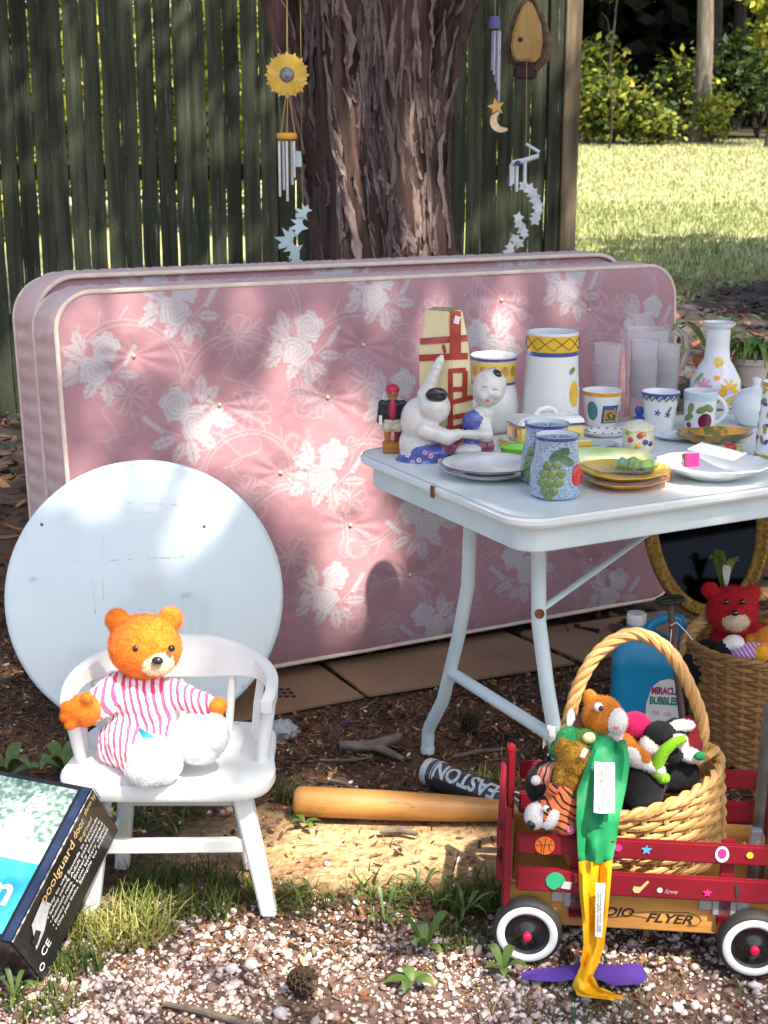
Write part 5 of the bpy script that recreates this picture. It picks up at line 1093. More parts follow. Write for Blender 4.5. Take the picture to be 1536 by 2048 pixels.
mb = MB(); text(mb, 'Sa', None, (1,0,0), (0,1,0), .032, .032, fn=lambda x, y: p+Vector(((radius_at(pr, .02+y)+.0028)*math.cos(f+.55+(x-.016)/.05), (radius_at(pr, .02+y)+.0028)*math.sin(f+.55+(x-.016)/.05), .02+y)), shear=.3); mb.build('script_letters', g_blk, t, smooth=False)
pr2 = [(.034, 0), (.036, .004), (.040, .04), (.046, .08), (.050, .100)]
p, t, f = cupthing('flower_cup', 'white tapered cup with a blue zigzag rim and tiny blue flowers', 1318, 858, pr2, None, cat='cup')
mb = MB(); band(mb, p, pr2, .094, .1005)
for k in range(8): a = f-1.4+.4*k; decal(mb, p, pr2, a, 0, [(-.009,.095), (0,.083), (.009,.095)])
for x, y in ((-.006,.05), (.022,.045)):
    for k in range(5): decal(mb, p, pr2, f, 0, oval(.005, .002, 6, 2*pi*k/5, x+.005*math.cos(2*pi*k/5), y+.005*math.sin(2*pi*k/5)))
mb.build('blue_pattern', g_blue, t); mb = MB()
for k in range(8): a = f-1.2+.4*k; decal(mb, p, pr2, a, 0, oval(.010, .0035, 8, .8, 0, .086), e=.0018)
decal(mb, p, pr2, f, 0, oval(.011, .004, 8, 1.0, .027, .058)); mb.build('olive_leaf', g_grn, t)
pr3 = [(.038, 0), (.041, .004), (.042, .05), (.044, .102)]
p, t, f = cupthing('plum_mug', 'white mug painted with a purple plum and green leaves', 1398, 858, pr3, 1.45)
mb = MB(); decal(mb, p, pr3, f+.35, 0, oval(.019, .021, 16, 0, 0, .028)); decal(mb, p, pr3, f-.7, 0, oval(.008, .008, 10, 0, 0, .016)); mb.build('plum', g_plum, t)
mb = MB(); [decal(mb, p, pr3, f+a, 0, oval(.016, .009, 12, r, 0, z)) for a, r, z in ((.1,.4,.058), (.55,-.5,.062), (-.6,1.2,.06), (-.75,.5,.036))]; mb.build('olive_leaf', g_grn, t); mb = MB(); band(mb, p, pr3, .080, .100); mb.build('pale_blue_band', glaze('ice_blue', (.48,.62,.68), (.62,.72,.74), 60), t)
# frosted plastic tumblers: short nested stacks
def frosted(name, c, tr):
    m = mat(name, c, None, rough=.26, trans=tr, alpha=1); m.node_tree.nodes['Principled BSDF'].inputs['IOR'].default_value = 1.12; return m
m_fr = frosted('frosted_plastic', (.95,.92,.94), .84); m_fr2 = frosted('frosted_white_plastic', (.94,.93,.93), .76)
def tumbler(p, z, s, m, lab, grp):
    t = thing('tumbler', lab, 'tumbler', p+Vector((0,0,z)), grp); pr = [(.028*s, 0), (.031*s, .003), (.0375*s, .095*s), (.039*s, .10*s)]
    mb = MB(); mb.lathe(vessel(pr, .002), 32, T(p+Vector((0,0,z)))); mb.build('cup', m, t); mb = MB(); mb.lathe([(.0385*s, .099*s), (.0398*s, .1005*s), (.0385*s, .102*s)], 32, T(p+Vector((0,0,z)))); mb.build('rolled_rim', m, t)
ords = ('bottom', 'middle', 'top')
for nm, px, py, m, s in (('tall frosted stack just right of the crock', 1210, 838, m_fr, 1.0), ('frosted stack in front of the pitcher', 1283, 832, m_fr, 1.02), ('frosted stack left of the floral carafe', 1332, 812, m_fr2, .86)):
    p = on(px, py)
    for k in range(3): tumbler(p, .001+.052*s*k, s, m, f'{ords[k]} tumbler of the {nm}', 'frosted plastic tumblers')
p = on(1290, 792); t = thing('plastic_pitcher', 'frosted plastic pitcher with a clear curved handle behind the tumblers', 'pitcher', p); pr = [(.055, 0), (.058, .005), (.063, .12), (.066, .20)]
mb = MB(); mb.lathe(vessel(pr, .003), 40, T(p), rf=lambda a, j: 1+(.10*max(0, math.cos(a-2.9))**8 if j in (4, 5) else 0)); mb.build('jug', m_fr2, t)
mb = MB(); d = Vector((.93,-.3,0)).normalized(); mb.tube([p+d*r+Vector((0,0,z)) for r, z in ((.062,.185), (.088,.20), (.108,.18), (.112,.14), (.098,.09), (.062,.06))], [.008]*6, 10, flat=1.4); mb.build('handle', frosted('clear_plastic', (.95,.95,.95), .95), t)
# floral carafe
p = on(1428, 815); CF = [(.048, 0), (.060, .01), (.072, .05), (.070, .08), (.052, .115), (.036, .14), (.033, .18), (.034, .225), (.046, .236), (.047, .242)]
t = thing('floral_carafe', 'white bulb necked carafe painted with pink and yellow flowers', 'carafe', p); mb = MB(); mb.lathe(vessel(CF, .004), 44, T(p)); mb.build('carafe', g_wh, t); f = toward(p)
mb = MB(); mb.lathe([(.0455, .2415), (.048, .243), (.0455, .2445)], 36, T(p)); mb.build('pink_rim', glaze('coral', (.72,.32,.24)), t)
def daisy(nm, a, z, r, m1, m2, npet=10):
    mb = MB()
    for k in range(npet): q = 2*pi*k/npet; decal(mb, p, CF, f+a, 0, oval(r*.5, r*.2, 8, q, r*.55*math.cos(q), z+r*.55*math.sin(q)), e=.0014+.0002*(k % 2))
    mb.build(nm, m1, t); mb = MB(); decal(mb, p, CF, f+a, 0, oval(r*.3, r*.2, 10, 0, 0, z), e=.0028); mb.build('flower_heart', m2, t)
daisy('white_daisy', .05, .095, .032, glaze('daisy', (.84,.70,.74), (.80,.78,.78), 60), g_ora); daisy('yellow_flower', .55, .055, .036, g_yel, g_pnk); daisy('pink_flower', -.45, .070, .026, g_pnk, g_pnk, 7)
for a, r, z in ((-.8,1,.09), (-.75,.4,.05), (.9,1,.03), (.0,.5,.025)): mb = MB(); decal(mb, p, CF, f+a, 0, oval(.018, .008, 10, r, 0, z)); mb.build('leaf', g_leaf, t)
mb = MB(); decal(mb, p, CF, f+.15, 0, oval(.014, .014, 10, 0, 0, .135)); mb.build('yellow_bud', g_yel, t)
# white round teapot
p = on(1508, 850); t = thing('white_teapot', 'plain white round sugar bowl with a knob beside the carafe', 'bowl', p); mb = MB(); mb.lathe([(0,0), (.035,0), (.045,.008), (.062,.04), (.060,.065), (.045,.088), (.030,.098), (.014,.103), (.008,.108), (.012,.118), (.012,.126), (0,.130)], 40, T(p)); mb.build('bowl', g_wh, t)
mb = MB(); handle(mb, p, .06, .03, .08, .03, toward(p)-1.6); mb.build('handle', g_wh, t)
# patterned vase at the right edge
p = on(1545, 918); PV = [(.040, 0), (.044, .006), (.041, .02), (.040, .06), (.036, .12), (.034, .175), (.037, .185)]
t = thing('patterned_vase', 'tall vase with a blue, gold and white flower pattern at the right edge', 'vase', p); mb = MB(); mb.lathe(vessel(PV, .004), 36, T(p)); mb.build('vase', g_wh, t); f = toward(p)
for nm, m_, ph in (('blue_blossom', g_blue, 0), ('gold_blossom', g_gold, 2.1), ('rust_pattern', g_brn, 4.0)):
    mb = MB()
    for k in range(34): decal(mb, p, PV, f+2.6*math.sin(k*2.4+ph), 0, oval(.006+.003*(k % 3), .005, 7, k, 0, .03+.0042*k), e=.001+.0002*(k % 4))
    tag(mb.build(nm, m_, t), None, kind='stuff')
mb = MB(); band(mb, p, PV, .006, .016); band(mb, p, PV, .176, .186); mb.build('gold_line', g_gold, t)
# fruit-studded white jar
p = on(1275, 903); t = thing('fruit_jar', 'small white lidded jar studded with coloured fruit in the middle of the table', 'jar', p); JP = [(.030, 0), (.036, .004), (.038, .03), (.035, .055)]
mb = MB(); mb.lathe([(0,0)]+JP+[(.04,.056), (.042,.062), (.030,.072), (.012,.078), (0,.079)], 32, T(p), rf=lambda a, j: 1+.04*math.sin(7*a+j)); mb.build('jar', glaze('ivory', (.80,.76,.62), (.76,.70,.55), 90, bump=.5, bscale=120), t); f = toward(p)
for k, (a, z, m_) in enumerate(((-.5,.035,g_red), (.1,.045,g_red), (.5,.03,g_blue), (.9,.025,g_plum), (.0,.02,g_yel), (-.8,.05,g_leaf), (.35,.05,g_ora))): mb = MB(); r = radius_at(JP, z); mb.ell(p+Vector((r*math.cos(f+a), r*math.sin(f+a), z)), (.004,.008,.007), Euler((0,0,f+a)), 0, 8, 6); mb.build('fruit', m_, t)
# bits and pieces
def simple(name, lab, cat, p, prof, m, scale=(1,1,1), rz=0, rf=None, part='body'):
    t = thing(name, lab, cat, p); mb = MB(); mb.lathe(prof, 40, T(p, rz) @ Matrix.Diagonal((*scale, 1)), rf=rf); mb.build(part, m, t); return t
DISH = [(0,0), (.035,0), (.055,.014), (.058,.018), (.054,.017), (.034,.004), (0,.004)]
t = simple('sprig_saucer', 'white saucer with small purple marks in front of the patchwork mug', 'saucer', on(1210, 872), DISH, g_wh, (1.1, .8, .8)); p = on(1210, 872); mb = MB()
for k in range(14): a = k*.45; mb.ell(p+Vector((.05*math.cos(a), .036*math.sin(a), .0145)), (.004,.003,.0015), None, 0, 6, 4)
mb.build('purple_marks', g_plum, t)
simple('teal_saucer', 'glassy teal saucer tucked under the saucers behind the mugs', 'saucer', on(1175, 893), DISH, glaze('sea_glass', (.40,.56,.52), (.56,.66,.62), 12), (1.3, .9, .5))
simple('blue_saucer', 'pale blue saucer left of the brown dish', 'saucer', on(1352, 878), DISH, glaze('pale_blue', (.50,.60,.74), (.70,.74,.78), 30), (1, .8, .6))
simple('leaf_dish', 'brown wavy leaf shaped dish with painted leaves', 'dish', on(1428, 884), [(0,0), (.045,0), (.075,.020), (.080,.028), (.074,.026), (.044,.005), (0,.005)], glaze('brown_leafy', (.42,.22,.04), (.10,.11,.03), 28, lo=.5, hi=.6), (1.3, .75, 1), .2, lambda a, j: 1+.09*math.sin(6*a)*(j in (2, 3, 4)))
p = on(1425, 955); t = simple('scalloped_plate', 'white scalloped plate holding a paper card at the front right', 'plate', p, [(0,0), (.05,0), (.06,.004), (.10,.024), (.118,.034), (.117,.037), (.098,.028), (.058,.009), (0,.008)], g_wh, (1.08, .95, 1), 0, lambda a, j: 1+.03*math.cos(14*a)*(j in (3, 4, 5, 6)))
o = p+Vector((.012, .02, .056)); t = thing('paper_card', 'white printed card lying across the scalloped plate', 'card', o); Rc = Euler((.12, .08, -.75)).to_matrix(); mb = MB(); mb.box(o, (.115, .06, .0015), Rc); mb.build('card', g_wh, t)
mb = MB(); text(mb, 'Art', o+Rc @ Vector((-.028, -.008, .002)), Rc @ Vector((1,0,0)), Rc @ Vector((0,1,0)), .030, shear=.3); mb.build('lettering', mat('mint_ink', (.30,.52,.44), None), t, smooth=False)
mb = MB(); mb.tube([o+Rc @ Vector((x, y, .0016)) for x, y in ((-.052,-.025), (.052,-.025), (.052,.025), (-.052,.025))], .0006, 4, closed=True); mb.build('printed_frame', mat('grey_ink', (.30,.34,.40), None), t)
o = p+Vector((-.062, -.055, .052)); t = thing('pink_matchbox', 'tiny bright pink box standing on the scalloped plate', 'box', o); mb = MB(); mb.box(o, (.032, .016, .030), Euler((-.2,0,.15)).to_matrix()); mb.build('box', mat('hot_pink_card', (.72,.01,.16), (.62,.01,.13), 60, .4), t, bevel=.001)
mb = MB(); mb.box(o+Vector((-.0175,-.002,0)), (.003, .014, .028), Euler((-.2,0,.15)).to_matrix()); mb.build('box_end', g_blk, t)
o = on(1462, 905)+Vector((0,0,.012)); t = thing('strawberry_ornament', 'small red and yellow glazed strawberry beside the card', 'ornament', o-Vector((0,0,.012))); mb = MB(); mb.ell(o, (.018,.014,.012), Euler((0,.3,.3))); mb.build('berry', g_red, t); mb = MB(); mb.ell(o+Vector((.018,-.004,-.002)), (.012,.010,.008)); mb.build('leafy_end', glaze('yellow_green', (.52,.55,.10)), t)
o = on(1278, 850); t = thing('blue_stopper', 'small cobalt blue glass stopper behind the fruit jar', 'stopper', o); mb = MB(); mb.lathe([(0,0), (.014,0), (.014,.02), (.008,.026), (.012,.036), (.013,.043), (.008,.05), (0,.051)], 20, T(o)); mb.build('stopper', glaze('cobalt_glass', (.02,.08,.45)), t)
# potted plants behind the crockery
m_terra = mat('terracotta', (.48,.22,.10), (.40,.17,.08), 20, .8); m_wpot = mat('cream_pot', (.62,.56,.48), None, rough=.5); m_soil = mat('potting_soil', (.03,.02,.015), None, rough=1)
m_fol = mat('houseplant_leaf', (.16,.28,.04), (.34,.42,.12), 30, .4, coat=.2); m_fol2 = mat('fern_leaf', (.07,.15,.02), (.16,.24,.04), 40, .5)
def pot(p, r, h, m, t):
    mb = MB(); mb.lathe(vessel([(r*.7, 0), (r*.95, h*.8), (r*1.08, h*.8), (r*1.1, h)], .005), 28, T(p)); mb.build('pot', m, t); mb = MB(); mb.lathe([(0, h*.86), (r*.95, h*.86)], 20, T(p)); mb.build('soil', m_soil, t)
def bladeleaf(mb, b, d, L_, w_, up, droop):
    d = Vector(d).normalized(); s_ = d.cross(Vector((0,0,1))); s_ = s_.normalized() if s_.length > .01 else Vector((1,0,0))
    mb.grid(lambda u, v: b+d*(L_*u)+Vector((0,0,up*L_*math.sin(u*pi*.6)-droop*L_*u*u))+s_*((v-.5)*w_*math.sin(pi*(.06+.9*u)))+Vector((0,0,.12*w_*abs(v-.5))), 10, 4)
p = on(1418, 772); t = thing('potted_plant', 'broad leaved houseplant in a terracotta pot behind the carafe', 'plant', p); pot(p, .05, .09, m_terra, t)
for dx_, dy_, L_, w_, up, dr in ((-.9,-.3,.13,.055,1.0,.35), (.8,-.4,.15,.06,1.0,.3), (-.5,.5,.11,.05,.9,.3), (.5,.6,.12,.05,1.1,.4), (-1,-.2,.11,.045,.4,.5), (.1,-1,.10,.05,1.1,.3), (1,.1,.14,.05,.7,.4)): mb = MB(); bladeleaf(mb, p+Vector((dx_*.01, dy_*.01, .10)), (dx_, dy_, 0), L_, w_, up, dr); mb.build('leaf', m_fol, t)
p = on(1502, 770); t = thing('trailing_plant', 'trailing dark green plant in a cream pot behind the sugar bowl', 'plant', p); pot(p, .055, .085, m_wpot, t)
for k in range(34):
    a = k*2.399; mb = MB(); bladeleaf(mb, p+Vector((.02*math.cos(a), .02*math.sin(a), .09+.002*(k % 5))), (math.cos(a), math.sin(a), 0), .055+.05*((k*7) % 5)/5, .022, .9, .9+.5*((k*3) % 4)/4); mb.build('leaf', m_fol2, t)
# ------------------------------------------------------------ red slatted wagon
W0 = Vector((.272, 2.375, 0)); wx = Vector((.994, -.111, 0)).normalized(); wy = Vector((-wx.y, wx.x, 0)); RW = Matrix((wx, wy, Vector((0,0,1)))).transposed()
def wp(x, y, z): return W0+wx*x+wy*y+Vector((0,0,z))
m_wred = mat('wagon_red', (.21,.007,.018), (.17,.006,.014), 7, .42, .1, 40, coat=.12, wear=((.40,.10,.09), 34, .665)); m_wwood = mat('varnished_wood', (.52,.27,.065), (.40,.18,.04), 3.5, .4, .12, 30, stretch=(1,8,12), coat=.2, wear=((.22,.10,.03), 24, .64)); m_rub = mat('black_rubber', (.012,.012,.012), (.035,.032,.03), 14, .7, wear=((.12,.10,.08), 20, .62)); m_ww = mat('white_wall', (.76,.78,.77), (.68,.70,.69), 30, .45, wear=((.45,.40,.34), 30, .64)); m_hub = mat('black_hub', (.008,.008,.009), None, rough=.2, coat=.6); m_cap = mat('red_cap', (.55,.01,.06), None, rough=.3); m_zinc = mat('zinc_plate', (.52,.54,.56), (.42,.44,.46), 30, .35, metal=.6)
wagon = thing('toy_wagon', 'small red slatted toy wagon with varnished wooden body and white-walled wheels', 'wagon', W0+wx*.2+wy*.15)
def wb(name, x0, x1, y0, y1, z0, z1, m, bev=.004): mb = MB(); mb.box(wp((x0+x1)/2, (y0+y1)/2, (z0+z1)/2), (x1-x0, y1-y0, z1-z0), RW); return mb.build(name, m, wagon, bevel=bev)
WL = .475; WD = .315
wb('body_side', -.046, WL, .022, .036, .066, .152, m_wwood); wb('body_side', -.046, WL, WD-.014, WD, .066, .152, m_wwood); wb('body_end', -.046, -.032, .037, WD-.015, .066, .152, m_wwood); wb('body_end', WL-.014, WL, .037, WD-.015, .066, .152, m_wwood); wb('floor', -.031, WL-.015, .037, WD-.015, .074, .086, m_wwood, .002)
wb('chassis', .0, WL-.05, .08, .24, .045, .064, mat('dark_steel', (.02,.02,.02), None, rough=.5))
for y0, y1 in ((.000, .012), (WD+.008, WD+.02)):
    for z0, z1 in ((.147, .195), (.224, .265)): wb('rail_slat', -.024, WL, y0, y1, z0, z1, m_wred)
    for x in (.09, .365): wb('post', x-.013, x+.013, y0+.0125 if y0 < .1 else y0-.0085, y0+.0215 if y0 < .1 else y0-.0005, .095, .268, m_wred, .002)
for z0, z1 in ((.165, .205), (.232, .272)): wb('end_slat', -.062, -.051, .0, WD+.015, z0, z1, m_wred)
for y in (.012, WD-.012): wb('end_post', -.05, -.034, y-.014, y+.014, .10, .31, m_wred)
for y in (.012, WD-.012): wb('end_post', WL+.001, WL+.016, y-.014, y+.014, .10, .29, m_wred)
for x in (.09, .365):
    wb('bracket', x-.022, x+.022, .0125, .0205, .112, .146, m_zinc, .002)
    for s in (-1, 1): wb('bracket_wing', x+s*.034-.012, x+s*.034+.012, .016, .0213, .120, .145, m_zinc, .002); mb = MB(); mb.tube([wp(x+s*.036, .0145, .132), wp(x+s*.036, .0165, .132)], .0035, 10); mb.build('screw', m_zinc, wagon)
    mb = MB(); mb.tube([wp(x, .0105, .130), wp(x, .0130, .130)], .0022, 8); mb.build('rivet', m_rub, wagon); wb('post_tip', x-.013, x+.013, .0125, .021, .090, .1115, m_wred, .002)
def wheel(x, y, s):
    c = wp(x, y, .066); M = Matrix.Translation(c) @ RW.to_4x4() @ Matrix.Rotation(pi/2*(1 if s < 0 else -1), 4, 'X')
    h = MB(); h.lathe([(.052, -.016), (.060, -.016), (.0655, -.010), (.066, 0), (.0655, .010), (.062, .0145), (.056, .0165), (.048, .0165)], 48, M); tyre = h.build('wheel', m_rub, wagon)
    h = MB(); h.lathe([(.0575, .0163), (.054, .019), (.046, .0190), (.0425, .0165)], 48, M); h.build('white_wall', m_ww, tyre)
    h = MB(); h.lathe([(.0435, .0165), (.041, .0135), (.034, .0115), (.022, .013), (.014, .0185), (.008, .021), (0, .022)], 40, M); h.build('hub', m_hub, tyre)
    h = MB(); h.lathe([(.0085, .020), (.0085, .027), (.006, .030), (0, .031)], 16, M); h.build('axle_cap', m_cap, tyre)
    h = MB(); h.tube([wp(x, y+(.02 if s < 0 else -.02), .066), wp(x, WD/2, .066)], .006, 8); h.build('axle', m_hub, tyre)
for x in (0, .419): wheel(x, .0, -1); wheel(x, WD+.02, 1)
m_brand = mat('burnt_brand', (.025,.012,.006), None, rough=.6); mb = MB()
text(mb, 'RADIO', wp(.108, .0214, .094), wx, Vector((0,0,1)), .026, .092, shear=.35, bold=.03); text(mb, 'FLYER', wp(.222, .0214, .086), wx, Vector((0,0,1)), .026, .088, shear=.35, bold=.03)
mb.tube([wp(x, .0214, z) for x, z in ((.10,.0905), (.16,.092), (.20,.098), (.225,.094))], .0011, 4, flat=.3); mb.tube([wp(x, .0214, z) for x, z in ((.19,.103), (.24,.108), (.30,.110), (.322,.103), (.326,.094), (.318,.085), (.30,.083))], .0012, 4, flat=.3); mb.build('brand_lettering', m_brand, wagon, smooth=False)
def sticker(nm, lab, x, z, poly, m, y=-.0012):
    mb = MB(); mb.prism(poly, .0008, Matrix.Translation(wp(x, y, z)) @ RW.to_4x4() @ Matrix.Rotation(pi/2, 4, 'X')); o = mb.build(nm, m, wagon, smooth=False); tag(o, lab); return o
S_o = mat('sticker_orange', (.72,.16,.03), None, rough=.3); S_b = mat('sticker_blue', (.10,.36,.62), None, rough=.3); S_g = mat('sticker_green', (.03,.36,.18), None, rough=.3); S_p = mat('sticker_pink', (.75,.04,.24), None, rough=.3); S_w = mat('sticker_white', (.80,.80,.80), None, rough=.3); S_y = mat('sticker_yellow', (.70,.48,.06), None, rough=.3)
circ = lambda r, n=20, sx=1: [(r*sx*math.cos(2*pi*k/n), r*math.sin(2*pi*k/n)) for k in range(n)]
sticker('sticker', 'orange basketball sticker', .028, .245, circ(.0185), S_o); mb = MB()
for P in ([(-.017,0), (.017,.003)], [(-.003,-.0175), (.002,.0175)], [(-.013,.012), (-.005,.002), (-.007,-.016)], [(.013,.012), (.007,.0), (.012,-.012)]): mb.tube([wp(.028+a, -.0021, .245+b) for a, b in P], .0007, 4)
mb.build('ball_seams', m_brand, wagon)
sticker('sticker', 'green football helmet sticker', .050, .173, [(.018*math.cos(a), .018*math.sin(a)) for a in np.linspace(.1, 4.6, 18)]+[(.008,-.012)], S_g); sticker('sticker', 'grey face guard sticker', .070, .165, [(-.010,-.006), (.009,-.008), (.011,.007), (-.004,.008)], mat('sticker_grey', (.45,.47,.48), None))
sticker('sticker', 'blue star sticker', .215, .247, starpoly(.0105), S_b); sticker('sticker', 'pink heart sticker', .163, .248, circ(.007), S_p); sticker('sticker', 'white oval ball sticker', .352, .246, circ(.016, 20, .78), S_w); sticker('sticker', 'pink ball on white sticker', .352, .248, circ(.010, 16, .8), S_p, -.002); sticker('sticker', 'small yellow ball sticker', .402, .247, circ(.0065), S_y)
sticker('sticker', 'pink star sticker', .330, .166, starpoly(.009), S_p); sticker('sticker', 'cream golf club sticker', .205, .168, [(-.012,-.004), (-.008,-.010), (.0,-.010), (.006,-.002), (.018,.014), (.014,.016), (.002,.002), (-.010,.003)], mat('sticker_cream', (.70,.50,.22), None)); sticker('sticker', 'white dot sticker', .243, .166, circ(.005), S_w); sticker('sticker', 'black pin sticker', .384, .173, [(-.002,-.013), (.004,-.012), (.002,.013), (-.005,.012)], m_rub)
mb = MB(); text(mb, 'love', wp(.252, -.0016, .160), wx, Vector((0,0,1)), .014, shear=.4); mb.build('scratched_letters', mat('scratch', (.50,.30,.30), None), wagon, smooth=False)
m_steel = mat('dull_steel', (.16,.15,.14), (.09,.085,.08), 20, .4, metal=.5)
mb = MB(); mb.tube([wp(.425, .10, .10), wp(.432, .10, .30), wp(.436, .11, .50)], .011, 12); mb.tube([wp(.445, .10, .10), wp(.452, .10, .30), wp(.456, .11, .48)], .004, 8); mb.build('pull_handle', m_steel, wagon)
mb = MB(); mb.box(wp(.425, .085, .235), (.022, .02, .045), RW); mb.tube([wp(.40, .07, .235), wp(.415, .07, .222), wp(.43, .07, .24)], .004, 6); mb.build('handle_clamp', m_zinc, wagon, bevel=.003)

# ------------------------------------------------------------ wicker
m_wick = mat('wicker', (.50,.27,.085), (.62,.38,.15), 20, .55, .2, 80, rnd=.18); m_wick2 = mat('dark_wicker', (.26,.125,.04), (.36,.19,.07), 20, .6, .2, 80, rnd=.2)
def basket(name, lab, c, axis, rx, ry, h, taper, rows, stakes, rs, m, cat='basket'):
    t = thing(name, lab, cat, c); z = Vector(axis).normalized(); x = (Vector((1,0,0))-z*z.x).normalized(); y = z.cross(x)
    def P(a, u, dr=0): k = taper+(1-taper)*u**.7; return c+x*((rx*k+dr)*math.cos(a))+y*((ry*k+dr)*math.sin(a))+z*(h*u)
    n = stakes*4
    for r in range(rows):
        u = .03+.94*r/(rows-1); ph = r % 2; mb = MB()
        mb.tube([P(2*pi*k/n, u, rs*.75*math.sin(2*pi*k/n*stakes/2+pi*ph)) for k in range(n)], rs*(.95+.1*math.sin(r*3)), 6, closed=True); mb.build('weave_strand', m, t)
    for s in range(stakes): mb = MB(); a = 2*pi*(s+.5)/stakes; mb.tube([P(a, u) for u in (0, .25, .5, .75, 1.0)], rs*.75, 6, flat=1.6); mb.build('stake', m, t)
    for ph in (0, pi): mb = MB(); N = 120; mb.tube([P(2*pi*k/N, 1.0, rs*.9*math.cos(k*.9+ph))+z*(rs*.9*math.sin(k*.9+ph)) for k in range(N)], rs*1.15, 6, closed=True); mb.build('rim_strand', m, t)
    mb = MB(); n2 = 36; mb.add([P(2*pi*k/n2, .02, -.003) for k in range(n2)], [tuple(range(n2))]); mb.add([P(2*pi*k/n2, .03, -.003) for k in range(n2)], [tuple(range(n2))[::-1]]); mb.build('base', m, t)
    return t, P
def twisted(t, pts, r, m, turns=9, strands=4):
    pts = [Vector(p) for p in pts]; cum = [0]
    for a, b in zip(pts[:-1], pts[1:]): cum.append(cum[-1]+(b-a).length)
    N = 90; C_ = []
    for i in range(N):
        s = cum[-1]*i/(N-1); j = max(k for k in range(len(cum)) if cum[k] <= s+1e-9); j = min(j, len(pts)-2); u = (s-cum[j])/(cum[j+1]-cum[j])
        p0, p1, p2, p3 = pts[max(j-1, 0)], pts[j], pts[j+1], pts[min(j+2, len(pts)-1)]
        C_.append(.5*((2*p1)+(p2-p0)*u+(2*p0-5*p1+4*p2-p3)*u*u+(3*p1-p0-3*p2+p3)*u**3))
    for k in range(strands):
        mb = MB(); Q_ = []
        for i in range(N):
            T_ = (C_[min(i+1, N-1)]-C_[max(i-1, 0)]).normalized(); a_ = T_.cross(Vector((0,1,0))).normalized(); b_ = T_.cross(a_); an = 2*pi*(turns*i/N+k/strands); Q_.append(C_[i]+(a_*math.cos(an)+b_*math.sin(an))*r*.75)
        mb.tube(Q_, r*.78, 7); mb.build('handle_strand', m, t)
    mb = MB()
bc_ = Vector((.535, 2.56, .118)); ax = Vector((-.26, -.05, .95))
bk, BP = basket('wicker_basket', 'golden wicker basket of plush toys with a twisted hoop handle in the wagon', bc_, ax, .178, .135, .185, .80, 14, 26, .0062, m_wick)
twisted(bk, [A(x, y, 2.565) for x, y in ((1122,1520), (1135,1450), (1160,1365), (1205,1298), (1270,1268), (1335,1300), (1380,1375), (1405,1455), (1396,1530))], .0092, m_wick, 6)
mb = MB(); q = A(1428, 1510, 2.55); mb.tube([A(1395,1525,2.53), A(1415,1512,2.52), A(1432,1500,2.54), A(1440,1518,2.56), A(1418,1530,2.54)], .009, 8); mb.build('knotted_end', m_wick, bk)
for k in range(4): mb = MB(); mb.tube([A(1165+70*k, 1700+(k % 2)*10, 2.40), A(1230+60*k, 1708-8*k, 2.41)], .003, 6); mb.build('loose_cane', m_wick2, bk)
bb, BBP = basket('large_wicker_basket', 'large brown wicker basket of plush toys standing right of the blue jug', Vector((.985, 3.36, .004)), (0, 0, 1), .215, .20, .295, .82, 26, 34, .0062, m_wick2)
twisted(bb, [A(x, y, 3.36) for x, y in ((1372,1310), (1376,1275), (1410,1240), (1470,1205), (1540,1185), (1620,1190), (1690,1230), (1720,1300))], .012, m_wick, 10)

# ------------------------------------------------------------ plush toys (generic animals)
def plush(nm, c, c2=None, **k): return mat('plush_'+nm, c, c2, k.pop('scale', 70), .95, .5, 320, sheen=.06, spec=.2, **k)
p_or = plush('ginger', (.62,.22,.03), (.50,.16,.02)); p_wh = plush('white', (.78,.76,.74)); p_br = plush('brown', (.14,.05,.025)); p_gr = plush('green', (.02,.20,.07), (.03,.28,.10)); p_go = plush('gold', (.46,.26,.04), (.30,.15,.02), scale=120); p_rd = plush('red', (.48,.015,.02), (.40,.01,.02)); p_cr = plush('crimson', (.42,.01,.08)); p_bk = plush('black', (.012,.012,.014)); p_pk = plush('rose', (.75,.18,.30)); p_lime = plush('lime', (.22,.50,.02))
p_tig = wave_mat('plush_tiger', (.015,.012,.012), (.72,.17,.05), 26, (.4,.9,.3), .95, 6, .22); p_tig2 = wave_mat('plush_pale_tiger', (.015,.012,.012), (.70,.26,.17), 22, (.2,.3,.8), .95, 6, .2)
def eyes(t, ps, r=.006, white=True):
    for p in ps:
        if white: mb = MB(); mb.ell(p, r*1.7, None, 0, 10, 7); mb.build('eye_white', g_wh, t)
        mb = MB(); mb.ell(p+Vector((.003 if white else 0, -r*1.1 if white else 0, 0)), r, None, 0, 10, 7); mb.build('eye', m_bead, t)
def at_(x, y, Y): return A(x, y, Y)
t = thing('plush_pony', 'ginger plush pony with a white muzzle and brown mane, highest toy in the basket', 'plush toy', at_(1240,1500,2.5)); Y0 = 2.51
blob('body', [(at_(1205,1432,Y0), (.040,.036,.040), None, 0), (at_(1232,1442,Y0-.02), (.022,.026,.026), None, 1), (at_(1222,1468,Y0-.012), (.022,.02,.018), None, 1), (at_(1182,1402,Y0+.01), (.016,.010,.026), Euler((0,-.3,0)), 0), (at_(1168,1455,Y0+.015), (.022,.03,.042), Euler((0,.4,0)), 2), (at_(1190,1478,Y0+.01), (.024,.03,.03), None, 2), (at_(1240,1498,Y0), (.034,.03,.036), Euler((0,-.7,0)), 0), (at_(1268,1512,Y0-.02), (.028,.022,.02), Euler((0,.5,0)), 1)]+limb(at_(1255,1490,Y0-.01), at_(1290,1515,Y0-.03), .014, .012, 0)+limb(at_(1270,1520,Y0-.02), at_(1320,1540,Y0-.04), .013, .011, 1), [p_or, p_wh, p_br], t, .0036, 3, pile=(9000, .004))
